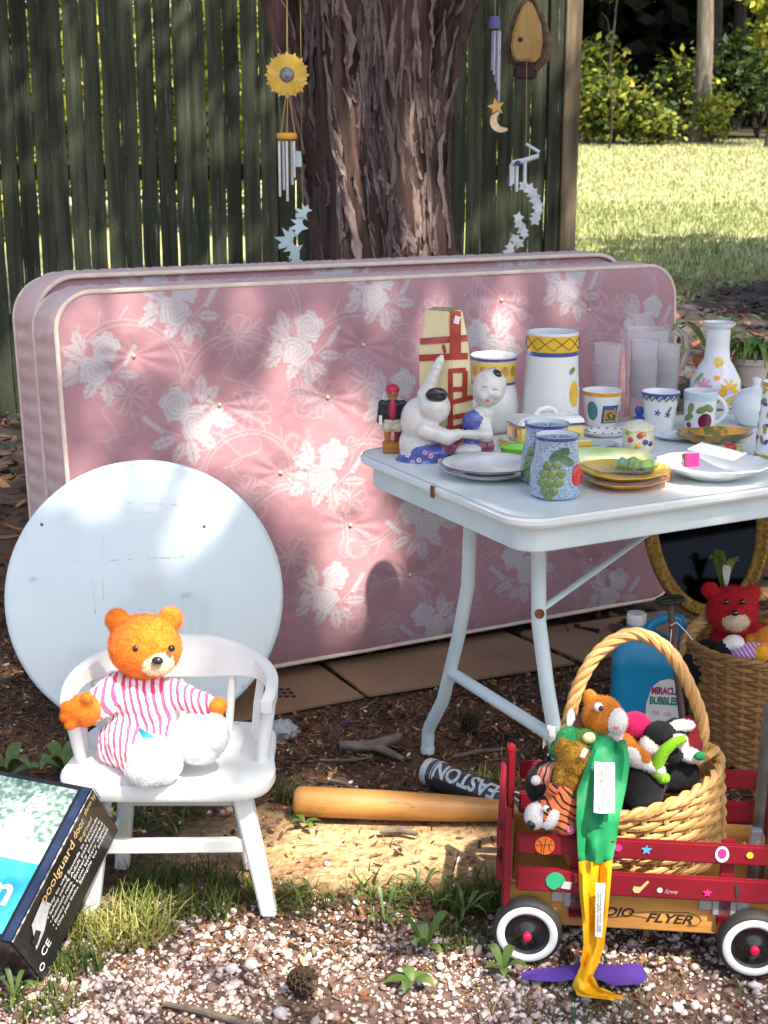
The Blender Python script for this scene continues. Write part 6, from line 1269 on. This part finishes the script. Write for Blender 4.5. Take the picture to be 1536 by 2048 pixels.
eyes(t, [at_(1197,1414,Y0-.036)], .0055); mb = MB(); mb.ell(at_(1232,1455,Y0-.044), (.006,.004,.003)); mb.build('mouth', p_pk, t); mb = MB(); mb.tube([at_(1205,1478,Y0-.024), at_(1228,1494,Y0-.03), at_(1245,1486,Y0-.032)], .007, 7); mb.build('red_collar', p_rd, t)
t = thing('plush_parrot', 'green plush parrot slumped at the left rim of the basket', 'plush toy', at_(1150,1500,2.5)); blob('body', [(at_(1140,1480,2.50), (.028,.026,.026), None, 0), (at_(1175,1478,2.49), (.026,.024,.022), None, 1), (at_(1118,1500,2.51), (.02,.02,.02), None, 0), (at_(1205,1505,2.47), (.032,.026,.034), None, 0), (at_(1222,1530,2.46), (.026,.02,.034), None, 0)], [p_gr, plush('moss', (.10,.26,.04))], t, .0036, 3, pile=(6000, .005)); mb = MB(); mb.ell(at_(1178,1476,2.465), (.013,.007,.012)); mb.build('beak', g_cream, t)
t = thing('plush_lion', 'gold shaggy plush lion hanging head up in front of the basket', 'plush toy', at_(1145,1600,2.45)); Y0 = 2.44
blob('body', [(at_(1150,1520,Y0), (.030,.026,.034), None, 0), (at_(1142,1560,Y0), (.027,.024,.036), None, 0), (at_(1160,1592,Y0-.01), (.018,.018,.026), None, 1), (at_(1125,1497,Y0+.01), (.013,.010,.020), None, 0)]+limb(at_(1130,1520,Y0), at_(1118,1560,Y0-.02), .012, .010, 0)+limb(at_(1160,1560,Y0-.01), at_(1172,1600,Y0-.03), .013, .012, 0), [p_go, p_cr if False else plush('cream', (.70,.58,.34))], t, .0034, 2, .0006, pile=(7000, .007)); mb = MB(); mb.box(at_(1168,1506,Y0-.035), (.010, .003, .018), Matrix.Rotation(.4, 3, 'Y')); mb.build('ear_tag', g_wh, t, bevel=.001)
t = thing('plush_tiger_cub', 'pale orange plush tiger with black stripes at the left of the basket', 'plush toy', at_(1100,1570,2.47)); Y0 = 2.47
blob('body', [(at_(1108,1552,Y0), (.034,.03,.026), None, 0), (at_(1085,1575,Y0), (.026,.026,.026), None, 1), (at_(1118,1582,Y0-.01), (.026,.022,.022), None, 0)], [p_tig2, p_bk], t, .0034, 3, pile=(4000, .003)); mb = MB(); mb.ell(at_(1072,1561,Y0-.022), .010); mb.build('white_pompom', p_wh, t)
t = thing('plush_tiger', 'red-orange plush tiger with white muzzle draped over the wagon rail', 'plush toy', at_(1105,1650,2.40)); Y0 = 2.41
blob('body', [(at_(1118,1598,Y0), (.030,.026,.026), None, 0), (at_(1098,1628,Y0-.02), (.036,.028,.026), Euler((0,.3,0)), 0), (at_(1070,1632,Y0-.03), (.020,.020,.026), None, 1), (at_(1102,1640,Y0-.042), (.012,.010,.022), Euler((0,.5,0)), 1), (at_(1132,1655,Y0-.035), (.016,.014,.014), None, 0), (at_(1140,1620,Y0-.01), (.022,.02,.022), None, 0), (at_(1105,1578,Y0-.02), (.012,.010,.012), None, 0), (at_(1085,1605,Y0-.01), (.012,.008,.012), None, 2)], [p_tig, p_wh, p_bk], t, .0034, 3, pile=(6000, .003)); eyes(t, [at_(1092,1617,Y0-.05)], .004); mb = MB(); mb.ell(at_(1062,1650,Y0-.045), (.009,.007,.010)); mb.build('nose', m_bead, t); mb = MB(); mb.ell(at_(1141,1660,Y0-.05), .009); mb.build('pink_paw', p_pk, t)
t = thing('plush_cow', 'black and white plush cow lying at the right of the basket', 'plush toy', at_(1330,1500,2.52)); Y0 = 2.53
blob('body', [(at_(1330,1490,Y0), (.045,.035,.036), None, 0), (at_(1320,1468,Y0-.01), (.030,.03,.024), None, 1), (at_(1352,1462,Y0+.01), (.024,.024,.026), None, 1), (at_(1300,1492,Y0-.02), (.020,.02,.022), None, 0), (at_(1345,1512,Y0-.035), (.020,.014,.016), None, 1), (at_(1380,1510,Y0-.02), (.028,.018,.014), Euler((0,.3,0)), 0), (at_(1365,1450,Y0), (.026,.016,.010), None, 0), (at_(1360,1480,Y0-.032), (.016,.012,.012), None, 0)], [p_wh, p_bk], t, .0036, 3, pile=(7000, .004))
t = thing('plush_ladybird', 'dark crimson round plush toy behind the pony in the basket', 'plush toy', at_(1275,1470,2.55)); blob('body', [(at_(1270,1452,2.56), (.032,.028,.030), None, 0), (at_(1292,1462,2.55), (.020,.02,.022), None, 0)], [p_cr], t, .004, 3)
t = thing('plush_bull', 'dark red plush toy at the right inside rim of the basket', 'plush toy', at_(1385,1480,2.55)); blob('body', [(at_(1378,1465,2.57), (.022,.022,.036), None, 0), (at_(1382,1490,2.55), (.024,.02,.024), None, 0)], [plush('oxblood', (.22,.015,.02))], t, .004, 3)
t = thing('plush_panther', 'black plush toy filling the middle of the basket', 'plush toy', at_(1270,1600,2.48)); blob('body', [(at_(1275,1575,2.50), (.055,.045,.05), None, 0), (at_(1290,1610,2.47), (.035,.03,.03), None, 0), (at_(1165,1560,2.53), (.06,.05,.05), None, 0), (at_(1100,1570,2.54), (.05,.05,.05), None, 0), (at_(1340,1545,2.55), (.06,.05,.04), None, 0)], [p_bk], t, .005, 3)
t = thing('plush_snake', 'lime green curled plush snake beside the cow', 'plush toy', at_(1330,1545,2.49)); mb = MB(); P = [at_(x, y, 2.475) for x, y in ((1372,1476), (1350,1484), (1330,1500), (1316,1524), (1314,1545), (1326,1556))]; mb.tube(P, [.007, .010, .012, .013, .014, .011], 10); mb.ell(P[-1], (.014,.012,.012)); mb.build('body', p_lime, t); mb = MB(); mb.ell(at_(1400,1512,2.49), (.012,.008,.009)); mb.build('tail_tip', p_gr, t)
t = thing('plastic_bag', 'crumpled clear plastic bag at the left rim of the basket', 'bag', at_(1110,1500,2.56)); mb = MB(); c = at_(1112,1475,2.57); mb.grid(lambda u, v: c+Vector(((u-.5)*.05, .010*math.sin(9*u+4*v), (v-.5)*.05+.005*math.sin(11*u))), 10, 10); mb.build('film', mat('clear_film', (.9,.9,.92), None, rough=.1, alpha=.28), t)
mb = MB(); c = at_(1142, 1440, 2.53); tg = thing('hang_tag', 'white oval hang tag tied to the left of the basket handle', 'tag', c); mb.prism([(.008*math.cos(a), .024*math.sin(a)) for a in np.linspace(0, 2*pi, 16, endpoint=False)], .001, facing(c)); mb.build('tag', g_wh, tg); mb = MB(); mb.tube([c+Vector((0,0,.022)), c+Vector((-.008,.0,.0)), c+Vector((-.006,.01,-.03))], .001, 4); mb.build('string', g_wh, tg)
# toys in the large basket
t = thing('red_plush_bear', 'red plush bear with a cream muzzle peering out of the large basket', 'plush toy', at_(1470,1250,3.35)); Y0 = 3.33
blob('head', [(at_(1465,1220,Y0), (.066,.055,.062), None, 0), (at_(1470,1240,Y0-.035), (.036,.035,.026), None, 1), (at_(1420,1180,Y0), (.022,.016,.022), None, 0), (at_(1505,1185,Y0+.01), (.022,.016,.022), None, 0), (at_(1480,1290,Y0+.02), (.08,.06,.07), None, 0)], [p_rd, plush('muzzle', (.66,.50,.36))], t, .006, 4, pile=(9000, .007))
for px in (1452, 1484): mb = MB(); mb.ell(at_(px, 1204, Y0-.062), .008); mb.build('eye', m_bead, t)
mb = MB(); mb.ell(at_(1470, 1226, Y0-.075), (.011,.008,.008)); mb.build('nose', m_bead, t)
t = thing('feather_toy', 'green and white feathery toy behind the red bear', 'toy', at_(1440,1180,3.4)); mb = MB(); [bladeleaf(mb, at_(1445,1185,3.40), (dx_, -.2, 0), L_, .03, 2.2, .2) for dx_, L_ in ((-.35,.05), (-.15,.06), (.1,.05))]; mb.build('green_feather', m_fol2, t); mb = MB(); bladeleaf(mb, at_(1452,1180,3.37), (-.1,-.3,0), .05, .02, 1.6, .1); mb.build('white_feather', g_wh, t)
t = thing('striped_doll', 'orange plush doll in a pink and violet striped shirt in the large basket', 'plush toy', at_(1500,1310,3.25)); blob('body', [(at_(1500,1305,3.25), (.05,.03,.022), Euler((0,-.2,0)), 0), (at_(1535,1280,3.27), (.035,.03,.035), None, 1), (at_(1505,1278,3.28), (.02,.02,.014), None, 1), (at_(1522,1310,3.23), (.02,.016,.026), None, 2)], [wave_mat('violet_stripe', (.30,.10,.42), (.62,.42,.60), 34, (0,.6,0), .8, .5, .5), p_or, plush('amber', (.75,.36,.02))], t, .005, 3)
t = thing('white_plush_cat', 'black and white plush toy low in the large basket', 'plush toy', at_(1465,1300,3.3)); blob('body', [(at_(1468,1285,3.27), (.028,.025,.02), None, 0), (at_(1445,1298,3.27), (.022,.02,.022), None, 1), (at_(1440,1330,3.34), (.10,.08,.07), None, 1), (at_(1520,1340,3.36), (.10,.1,.06), None, 1)], [p_wh, p_bk], t, .006, 3)
# ------------------------------------------------------------ windsock ribbon hanging from the basket
m_rg = mat('green_nylon', (.01,.28,.10), (.01,.22,.08), 9, .6, .15, 25); m_ry = mat('yellow_nylon', (.82,.46,.005), (.75,.40,.005), 9, .6, .15, 25); m_rv = mat('violet_nylon', (.10,.045,.34), (.08,.035,.28), 9, .7, .2, 25)
rbn = thing('windsock', 'green and yellow nylon windsock trailing from the basket over the wagon rail', 'windsock', G(1190, 1990))
RP = [(1222,1482,2.45,60), (1218,1520,2.415,84), (1203,1580,2.385,98), (1196,1640,2.352,86), (1193,1690,2.346,76), (1191,1724,2.345,68), (1189,1780,2.345,62), (1190,1840,2.340,50), (1188,1890,2.325,42), (1178,1930,2.30,34), (1168,1955,2.275,36), (1172,1975,2.258,56), (1196,1990,2.246,84), (1228,2001,2.236,44), (1240,2004,2.234,10)]
def ribbon(pts, name, m, nv=8):
    V = []; n = len(pts); K = 5; L_ = []
    for i in range(n-1):
        for k in range(K): t_ = k/K; L_.append([pts[i][q]*(1-t_)+pts[i+1][q]*t_ for q in range(4)])
    L_.append(pts[-1]); mb = MB(); s = 1/1040
    for j, (px, py, Y_, w_) in enumerate(L_):
        for q in range(nv+1):
            u = q/nv-.5; f_ = .010*math.sin(u*9+j*.22)+.006*math.sin(u*17-j*.31)
            P = A(px+u*w_, py-3*math.sin(j*.5+q), Y_+f_); P.z = max(P.z, .014+.003*math.sin(q*2)); V.append(P)
    N = len(L_); mb.add(V, [(j*(nv+1)+q, j*(nv+1)+q+1, (j+1)*(nv+1)+q+1, (j+1)*(nv+1)+q) for j in range(N-1) for q in range(nv)]); o = mb.build(name, m, rbn, angle=80)
    return o
ribbon(RP[:6], 'green_panel', m_rg); ribbon(RP[5:], 'yellow_tail', m_ry)
m_lab = mat('label_paper', (.80,.80,.78), (.74,.74,.72), 20, .6)
mb = MB(); P = [(1188,1518,2.395), (1228,1522,2.398), (1228,1622,2.335), (1186,1620,2.337)]; P = [A(*p) for p in P]; mb.grid(lambda u, v: P[0].lerp(P[1], u).lerp(P[3].lerp(P[2], u), v)+Vector((0,-.010-.002*math.sin(u*5),0)), 6, 10); lb = mb.build('white_label', m_lab, rbn)
mb = MB(); ex = (P[0]-P[3]).normalized(); ey = -(P[1]-P[0]).normalized(); text(mb, 'Festival Sock', P[3]+(P[2]-P[3])*.7+ex*.008+Vector((0,-.0165,0)), ex, ey, .024, .085, shear=.3, bold=.02); mb.build('label_script', mat('grey_script', (.16,.19,.20), None), rbn, smooth=False)
mb = MB(); mb.tube([P[0].lerp(P[1], .25).lerp(P[3].lerp(P[2], .25), v)+Vector((.004*math.sin(v*6), -.0135, 0)) for v in (.15,.25,.35,.45)], .0012, 4); mb.build('coral_swirl', mat('coral_ink', (.8,.35,.28), None), rbn)
mb = MB(); P = [A(*p) for p in ((1191,1762,2.336), (1210,1763,2.336), (1203,1872,2.324), (1189,1870,2.324))]; mb.grid(lambda u, v: P[0].lerp(P[1], u).lerp(P[3].lerp(P[2], u), v)+Vector((0,-.006,0)), 3, 8); mb.build('care_label', m_lab, rbn)
mb = MB(); ex = (P[0]-P[3]).normalized(); ey = -(P[1]-P[0]).normalized()
for k, s in enumerate(('machine wash cold', 'do not bleach')): text(mb, s, P[3]+(P[2]-P[3])*(.45+.35*k)+ex*.012+Vector((0,-.0075,0)), ex, ey, .0055, .075)
mb.build('care_print', m_ink, rbn, smooth=False)
vt = thing('violet_cloth', 'violet strip of nylon lying on the gravel under the windsock tail', 'cloth', G(1180, 1975)); mb = MB()
Pv = [(1042,1970,8), (1075,1964,16), (1120,1961,18), (1180,1958,18), (1230,1962,26), (1280,1966,26), (1292,1972,8)]
V = []
for px, py, w_ in Pv:
    for q in range(5): p = G(px, py+(q/4-.5)*w_*1.6, .0); V.append(p+Vector((0,0,.016+.004*math.sin(px*.05+q*1.5))))
mb.add(V, [(j*5+q, j*5+q+1, (j+1)*5+q+1, (j+1)*5+q) for j in range(len(Pv)-1) for q in range(4)]); mb.build('cloth', m_rv, vt, angle=80)

# ------------------------------------------------------------ blue bubble jug, rod, mirror
m_jug = mat('blue_plastic', (.012,.26,.48), (.015,.30,.52), 6, .3, coat=.2); jc = Vector((.685, 3.42, .004)); jt = thing('bubble_jug', 'blue plastic gallon jug of bubble mix with a white cap', 'jug', jc); Rj = Matrix.Rotation(-.12, 3, 'Z')
JW, JD = .093, .062
def jsec(z, sx, sy, ox=0):
    return [jc+Rj @ Vector((ox+math.copysign(abs(math.cos(a))**.4, math.cos(a))*sx, math.copysign(abs(math.sin(a))**.4, math.sin(a))*sy, z)) for a in [2*pi*(k+.5)/32 for k in range(32)]]
secs_ = [(.0, .93, .93, 0), (.008, 1, 1, 0), (.04, 1, 1, 0), (.17, 1, 1, 0), (.182, .985, .985, 0), (.188, 1, 1, 0), (.205, .98, .97, 0), (.235, .80, .80, -.008), (.258, .52, .6, -.026), (.268, .26, .36, -.034), (.282, .25, .34, -.034)]
mb = MB(); V = [p for z, a, b, ox in secs_ for p in jsec(z*1.12, JW*a, JD*b, ox)]
mb.add(V, [(j*32+k, j*32+(k+1) % 32, (j+1)*32+(k+1) % 32, (j+1)*32+k) for j in range(len(secs_)-1) for k in range(32)]+[tuple(range(32))[::-1], tuple((len(secs_)-1)*32+k for k in range(32))]); mb.build('bottle', m_jug, jt, angle=50)
mb = MB(); mb.lathe([(.024, .314), (.0255, .317), (.0255, .340), (.023, .343), (0, .343)], 28, Matrix.Translation(jc+Rj @ Vector((-.034,0,0))), rf=lambda a, j: 1+.015*math.cos(18*a)); mb.build('cap', g_wh, jt)
mb = MB(); mb.tube([jc+Rj @ Vector((x, 0, z*1.12)) for x, z in ((-.012,.262), (.012,.286), (.045,.300), (.072,.296), (.086,.275), (.088,.235), (.084,.195))], .0135, 12); mb.build('handle', m_jug, jt)
nj = Rj @ Vector((0,-1,0)); xj = Rj @ Vector((1,0,0)); mb = MB()
def lj(x, z, e=.0016): return jc+xj*x+nj*(JD*1.0+e)+Vector((0,0,z))
out_ = [(-.008,.02), (.080,.02), (.080,.168), (.070,.184), (.05,.190), (.028,.184), (.008,.166), (-.004,.12)]
mb.add([lj(x, z) for x, z in out_], [tuple(range(len(out_)))]); jl = mb.build('label', m_lab, jt, smooth=False)
for s, x, z, sz, w_, m_ in (('MIRACLE', .008, .148, .026, .068, mat('print_red', (.55,.03,.10), None)), ('BUBBLES', .004, .120, .028, .072, mat('print_green', (.04,.30,.12), None))):
    mb = MB(); text(mb, s, lj(x, z, .0022), xj, Vector((0,0,1)), sz, w_, bold=.05); mb.build('lettering', g_blue, jl, smooth=False); mb = MB(); text(mb, s, lj(x, z+.0006, .0028), xj, Vector((0,0,1)), sz, w_, bold=.015); mb.build('lettering', m_, jl, smooth=False)
mb = MB(); [mb.add([lj(x, z, .0022), lj(x+.02, z, .0022), lj(x+.02, z+.012, .0022), lj(x, z+.012, .0022)], [(0,1,2,3)]) for x, z in ((.010,.09), (.040,.088), (.02,.062), (.046,.055), (.012,.035))]; mb.build('label_pictures', mat('label_pink', (.60,.42,.52), (.72,.66,.70), 60), jt, smooth=False)
rd = thing('metal_rod', 'rusty steel rod with a black ring grip leaning in front of the jug', 'rod', A(1366, 1440, 3.18)); mb = MB(); mb.tube([A(1366,1445,3.18), A(1352,1330,3.24), A(1340,1205,3.30)], .0085, 10); mb.build('rod', mat('rusty_steel', (.12,.06,.04), (.07,.04,.03), 60, .7), rd)
mb = MB(); c = A(1340, 1200, 3.30); mb.tube([c+Vector((.032*math.cos(a), .024*math.sin(a), .004*math.cos(a))) for a in np.linspace(0, 2*pi, 20, endpoint=False)], .006, 8, closed=True); mb.build('ring_grip', m_rub, rd)
mb = MB(); a = A(1350,1248,3.27); mb.tube([a+Vector((-.014,-.012,0)), a+Vector((.0,-.016,.01)), a+Vector((.02,-.012,-.01)), a+Vector((.045,-.005,-.04))], .0016, 5); mb.tube([a+Vector((-.01,-.01,-.01)), a+Vector((-.012,-.014,-.05))], .0014, 5); mb.build('string', g_wh, rd)
# oval mirror
mc_ = A(1412, 1035, 4.12); nM = Vector((-.18, -.95, .28)).normalized(); xM = Vector((0,0,1)).cross(nM).normalized(); zM = nM.cross(xM); Rm = Matrix((xM, zM, nM)).transposed().to_4x4()
MM = Matrix.Translation(mc_) @ Rm @ Matrix.Rotation(.10, 4, 'Z'); mi = thing('oval_mirror', 'oval mirror in a beaded gold frame leaning under the table', 'mirror', Vector((mc_.x, mc_.y, 0)))
m_gilt = mat('gilt', (.42,.25,.05), (.22,.11,.02), 70, .4, .5, 120, metal=.6); ra, rb_ = .158, .275
def ov(a, k, z): return MM @ Vector(((ra+k)*math.cos(a), (rb_+k)*math.sin(a), z))
mb = MB(); NN = 72; prof_ = [(-.012, .0), (-.010, .010), (0, .014), (.012, .010), (.02, .016), (.03, .012), (.034, .0), (.034, -.014), (-.012, -.014)]
V = [ov(2*pi*k/NN, a, z) for k in range(NN) for a, z in prof_]; q = len(prof_); mb.add(V, [(k*q+j, ((k+1) % NN)*q+j, ((k+1) % NN)*q+(j+1) % q, k*q+(j+1) % q) for k in range(NN) for j in range(q)]); mb.build('frame', m_gilt, mi, angle=60)
mb = MB(); [mb.ell(ov(2*pi*k/110, .022, .017), (.0055,.0055,.004), Rm.to_3x3(), 0, 6, 4) for k in range(110)]; mb.build('beading', m_gilt, mi)
mb = MB(); mb.add([ov(2*pi*k/NN, -.008, .002) for k in range(NN)], [tuple(range(NN))]); mb.build('glass', mat('mirror_glass', (.012,.012,.013), None, rough=.05, metal=1.0), mi)  # reflection of dark surroundings put into a near-black base colour

# ------------------------------------------------------------ bats
m_bat = mat('ash_bat', (.47,.245,.065), (.38,.18,.045), 2.5, .42, .15, 40, stretch=(2,14,14), coat=.2, lo=.3, hi=.6, wear=((.22,.10,.03), 6, .60)); m_abat = mat('black_bat', (.02,.02,.022), (.05,.05,.052), 30, .3, coat=.4); m_silver = mat('silver_print', (.60,.66,.68), (.40,.44,.46), 90, .35)
def bat(name, lab, p0, p1, m, R=.035):
    p0 = Vector(p0); p1 = Vector(p1); d = (p1-p0); L_ = d.length; d.normalize(); t = thing(name, lab, 'bat', Vector((p0.x, p0.y, 0)), 'baseball bats')
    S_ = [(0, .55), (.004, .82), (.012, .96), (.025, 1), (.25, .98), (.42, .88), (.58, .68), (.72, .50), (.85, .42), (.955, .40), (.965, .60), (.985, .68), (.998, .60), (1, .3)]
    mb = MB(); mb.tube([p0+d*(L_*s) for s, r in S_], [R*r for s, r in S_], 32); mb.build('barrel', m, t); return t, p0, d, L_
def bz(p, r): return Vector((p.x, p.y, r+.003))
a = G(588, 1632); bat('wooden_bat', 'plain varnished wooden baseball bat with its barrel beside the chair', bz(a, .0355), (a.x+.86, a.y-.055, .022), m_bat)
a = G(848, 1570); b = G(1030, 1640); d = (b-a).normalized()*.84; t, p0, d, L_ = bat('black_bat', 'black aluminium bat with silver lettering just behind the wooden bat', bz(a, .0335)+Vector((0,.01,0)), (a.x+d.x, a.y+.01+d.y, .022), m_abat, .0335)
side = d.cross(Vector((0,0,1))).normalized(); nup = side.cross(d)
def onbat(s, arc, r=.0338):                                   # s along from the barrel end, arc round it
    k = 1 if s < .2 else max(.5, 1-(s-.2)*.6); r = r*k; an = arc/r; return p0+d*s+(side*math.sin(an)+nup*math.cos(an))*r
mb = MB(); text(mb, 'EASTON', None, None, None, .058, .185, bold=.03, fn=lambda x, y: onbat(.235-x, .002+y, .0346)); mb.build('lettering', m_silver, t, smooth=False)
mb = MB(); mb.tube([p0+d*.004, p0+d*.012, p0+d*.03], [.026, .0333, .0342], 28); mb.build('end_cap', m_silver, t)
mb = MB(); [mb.tube([onbat(s, q, .0340) for q in np.linspace(-.05, .05, 14)], .0012, 4) for s in (.045, .052)]; mb.tube([onbat(.235+.05*k/5, .02-.006*k, .0340) for k in range(6)], .004, 5, flat=.2); mb.tube([onbat(.25+.05*k/5, .005+.003*k, .0340) for k in range(6)], .003, 5, flat=.2); mb.build('silver_trim', m_silver, t)

# ------------------------------------------------------------ small things on the ground
m_stick = mat('grey_stick', (.20,.16,.13), (.10,.075,.06), 20, .9, .5, 60, stretch=(1,1,3)); m_cone = mat('pine_cone', (.06,.035,.022), (.11,.07,.045), 60, .9)
p = G(740, 1500, .02); t = thing('forked_stick', 'grey forked stick lying left of the table leg', 'stick', p)
mb = MB(); mb.tube([G(682,1490,.018), G(715,1493,.022), G(750,1490,.022)], [.012, .014, .015], 9); mb.tube([G(748,1490,.022), G(775,1482,.024), G(800,1472,.026)], [.015, .014, .010], 9); mb.tube([G(745,1491,.020), G(775,1503,.014), G(806,1518,.010)], [.012, .010, .007], 9); mb.build('wood', m_stick, t)
def cone(px, py, lab, s=1.0):
    p = G(px, py, 0); t = thing('pine_cone', lab, 'pine cone', p, 'pine cones'); mb = MB(); ax_ = Vector((.55, -.5, .35)).normalized(); c = p+Vector((0,0,.022*s)); mb.ell(c, .014*s)
    for k in range(64):
        u = k/63*2-1; a_ = k*2.399; r_ = .024*s*math.sqrt(max(1-u*u*.85, .05)); o = Vector((0,0,1)).cross(ax_).normalized(); q_ = ax_.cross(o); rd_ = o*math.cos(a_)+q_*math.sin(a_); b_ = c+ax_*(u*.026*s); tip = b_+rd_*r_+ax_*.006*s; sd_ = ax_.cross(rd_)*.007*s
        mb.add([b_+rd_*.006*s-sd_*.5, b_+rd_*.006*s+sd_*.5, tip+sd_, tip-sd_, tip+ax_*.004*s+rd_*.001, b_+rd_*.5*r_-ax_*.004*s], [(0,1,2,3), (3,2,4), (1,0,5), (5,0,3), (1,5,2)])
    mb.build('scales', m_cone, t, smooth=False)
cone(940, 1462, 'dark pine cone on the litter right of the table leg', 1.15); cone(600, 1985, 'dark pine cone on the gravel at the bottom middle', 1.1)
p = G(560, 1478); t = thing('foil_scrap', 'crumpled grey foil lying right of the chair seat', 'litter', p); mb = MB(); bm = bmesh.new(); bmesh.ops.create_icosphere(bm, subdivisions=3, radius=1)
V = [p+Vector((v.co.x*.045*(1+.3*mnoise.noise(v.co*2.3)), v.co.y*.03*(1+.3*mnoise.noise(v.co*3.1)), max(0, .022+v.co.z*.032*(1+.5*mnoise.noise(v.co*2.7+Vector((3,1,2))))))) for v in bm.verts]; mb.add(V, [tuple(v.index for v in f.verts) for f in bm.faces]); bm.free(); mb.build('foil', mat('crumpled_foil', (.40,.42,.46), (.26,.27,.30), 40, .45, .9, 60, metal=.3), t, smooth=False)
p = G(695, 1447, .006); t = thing('blue_scrap', 'tiny royal blue plastic scrap on the leaf litter', 'litter', p); mb = MB(); mb.add([p+Vector(q) for q in ((-.014,0,.002), (-.004,-.008,.006), (.012,.004,.016), (.006,.012,.012), (-.008,.008,.004))], [(0,1,2,3,4)]); mb.build('scrap', mat('blue_scrap', (.03,.03,.32), None, rough=.3), t)
for pts, r, lab in (([(330,2008), (400,2022), (470,2042), (520,2058)], .007, 'dark twig on the gravel at the bottom edge'), ([(905,1513), (960,1502), (1010,1497)], .006, 'pale twig between table foot and the wagon'), ([(640,1520), (700,1521), (745,1514)], .005, 'thin pale twig below the forked stick'), ([(100,1990), (118,2020), (124,2036)], .006, 'short grey stick at the lower left corner'), ([(760,1662), (800,1660), (835,1668)], .009, 'flat bark chip in the shadow of the wooden bat'), ([(660,1560), (690,1567), (705,1575)], .006, 'pale bark sliver behind the wooden bat')):
    t = thing('twig', lab, 'twig', G(*pts[0])); mb = MB(); mb.tube([G(x, y, r*.9) for x, y in pts], [r*.7]+[r]*(len(pts)-2)+[r*.5], 8); mb.build('wood', m_stick, t)
m_weed = mat('weed_leaf', (.045,.09,.016), (.10,.16,.03), 30, .5)
def weed(px, py, n_, L_, w_, lab, up=.6):
    p = G(px, py, .004); t = thing('weed', lab, 'weed', p)
    for k in range(n_): a_ = k*2*pi/n_+px; mb = MB(); bladeleaf(mb, p+Vector((0,0,.004)), (math.cos(a_), math.sin(a_)*.9, 0), L_*random.uniform(.7, 1.2), w_, up*random.uniform(.5, 1.3), .35); mb.build('leaf', m_weed, t)
weed(15, 1560, 6, .10, .035, 'broad leaved weed at the left edge behind the carton', .8); weed(128, 1545, 6, .09, .035, 'broad leaved weed beside the left chair leg', .9); weed(770, 1850, 8, .07, .008, 'spiky weed on the edge of the bare patch', 1.0); weed(845, 1790, 6, .06, .008, 'weed between bare patch and wagon', 1.1); weed(850, 1905, 5, .05, .022, 'small leafy weed in the gravel by the wagon wheel', 1.2); weed(825, 1968, 5, .05, .024, 'low dark weed in the middle of the gravel', .4); weed(1005, 1945, 5, .045, .02, 'yellow-green seedling in front of the left wagon wheel', 1.0); weed(930, 1830, 7, .07, .010, 'dark green weed left of the wagon wheel', 1.0); weed(610, 1650, 4, .05, .016, 'tiny weed at the thick end of the wooden bat', .5); weed(30, 2000, 7, .05, .01, 'grassy weed in the lower left corner', 1.0)
p = Vector((5.05, 17.6, float(gz(5.05, 17.6)))); t = thing('lawn_stone', 'flat white stone lying on the sunlit lawn', 'stone', p); mb = MB(); mb.ell(p+Vector((0,0,.05)), (.20,.12,.09), Euler((0,.05,.2)), 0, 16, 9); mb.build('stone', mat('white_stone', (.62,.58,.54), (.5,.46,.42), 6, .8, .4), t)
Yq = 9.6; p = A(1295, 545, Yq); zq = float(gz(p.x, Yq)); t = thing('white_bucket', 'small white bucket on the dark track behind the mattress corner', 'bucket', (p.x, Yq, zq)); mb = MB(); mb.lathe(vessel([(.055, 0), (.06, .01), (.075, p.z-zq+.03), (.078, p.z-zq+.04)], .004), 24, T(Vector((p.x, Yq, zq)))); mb.build('bucket', g_wh, t)
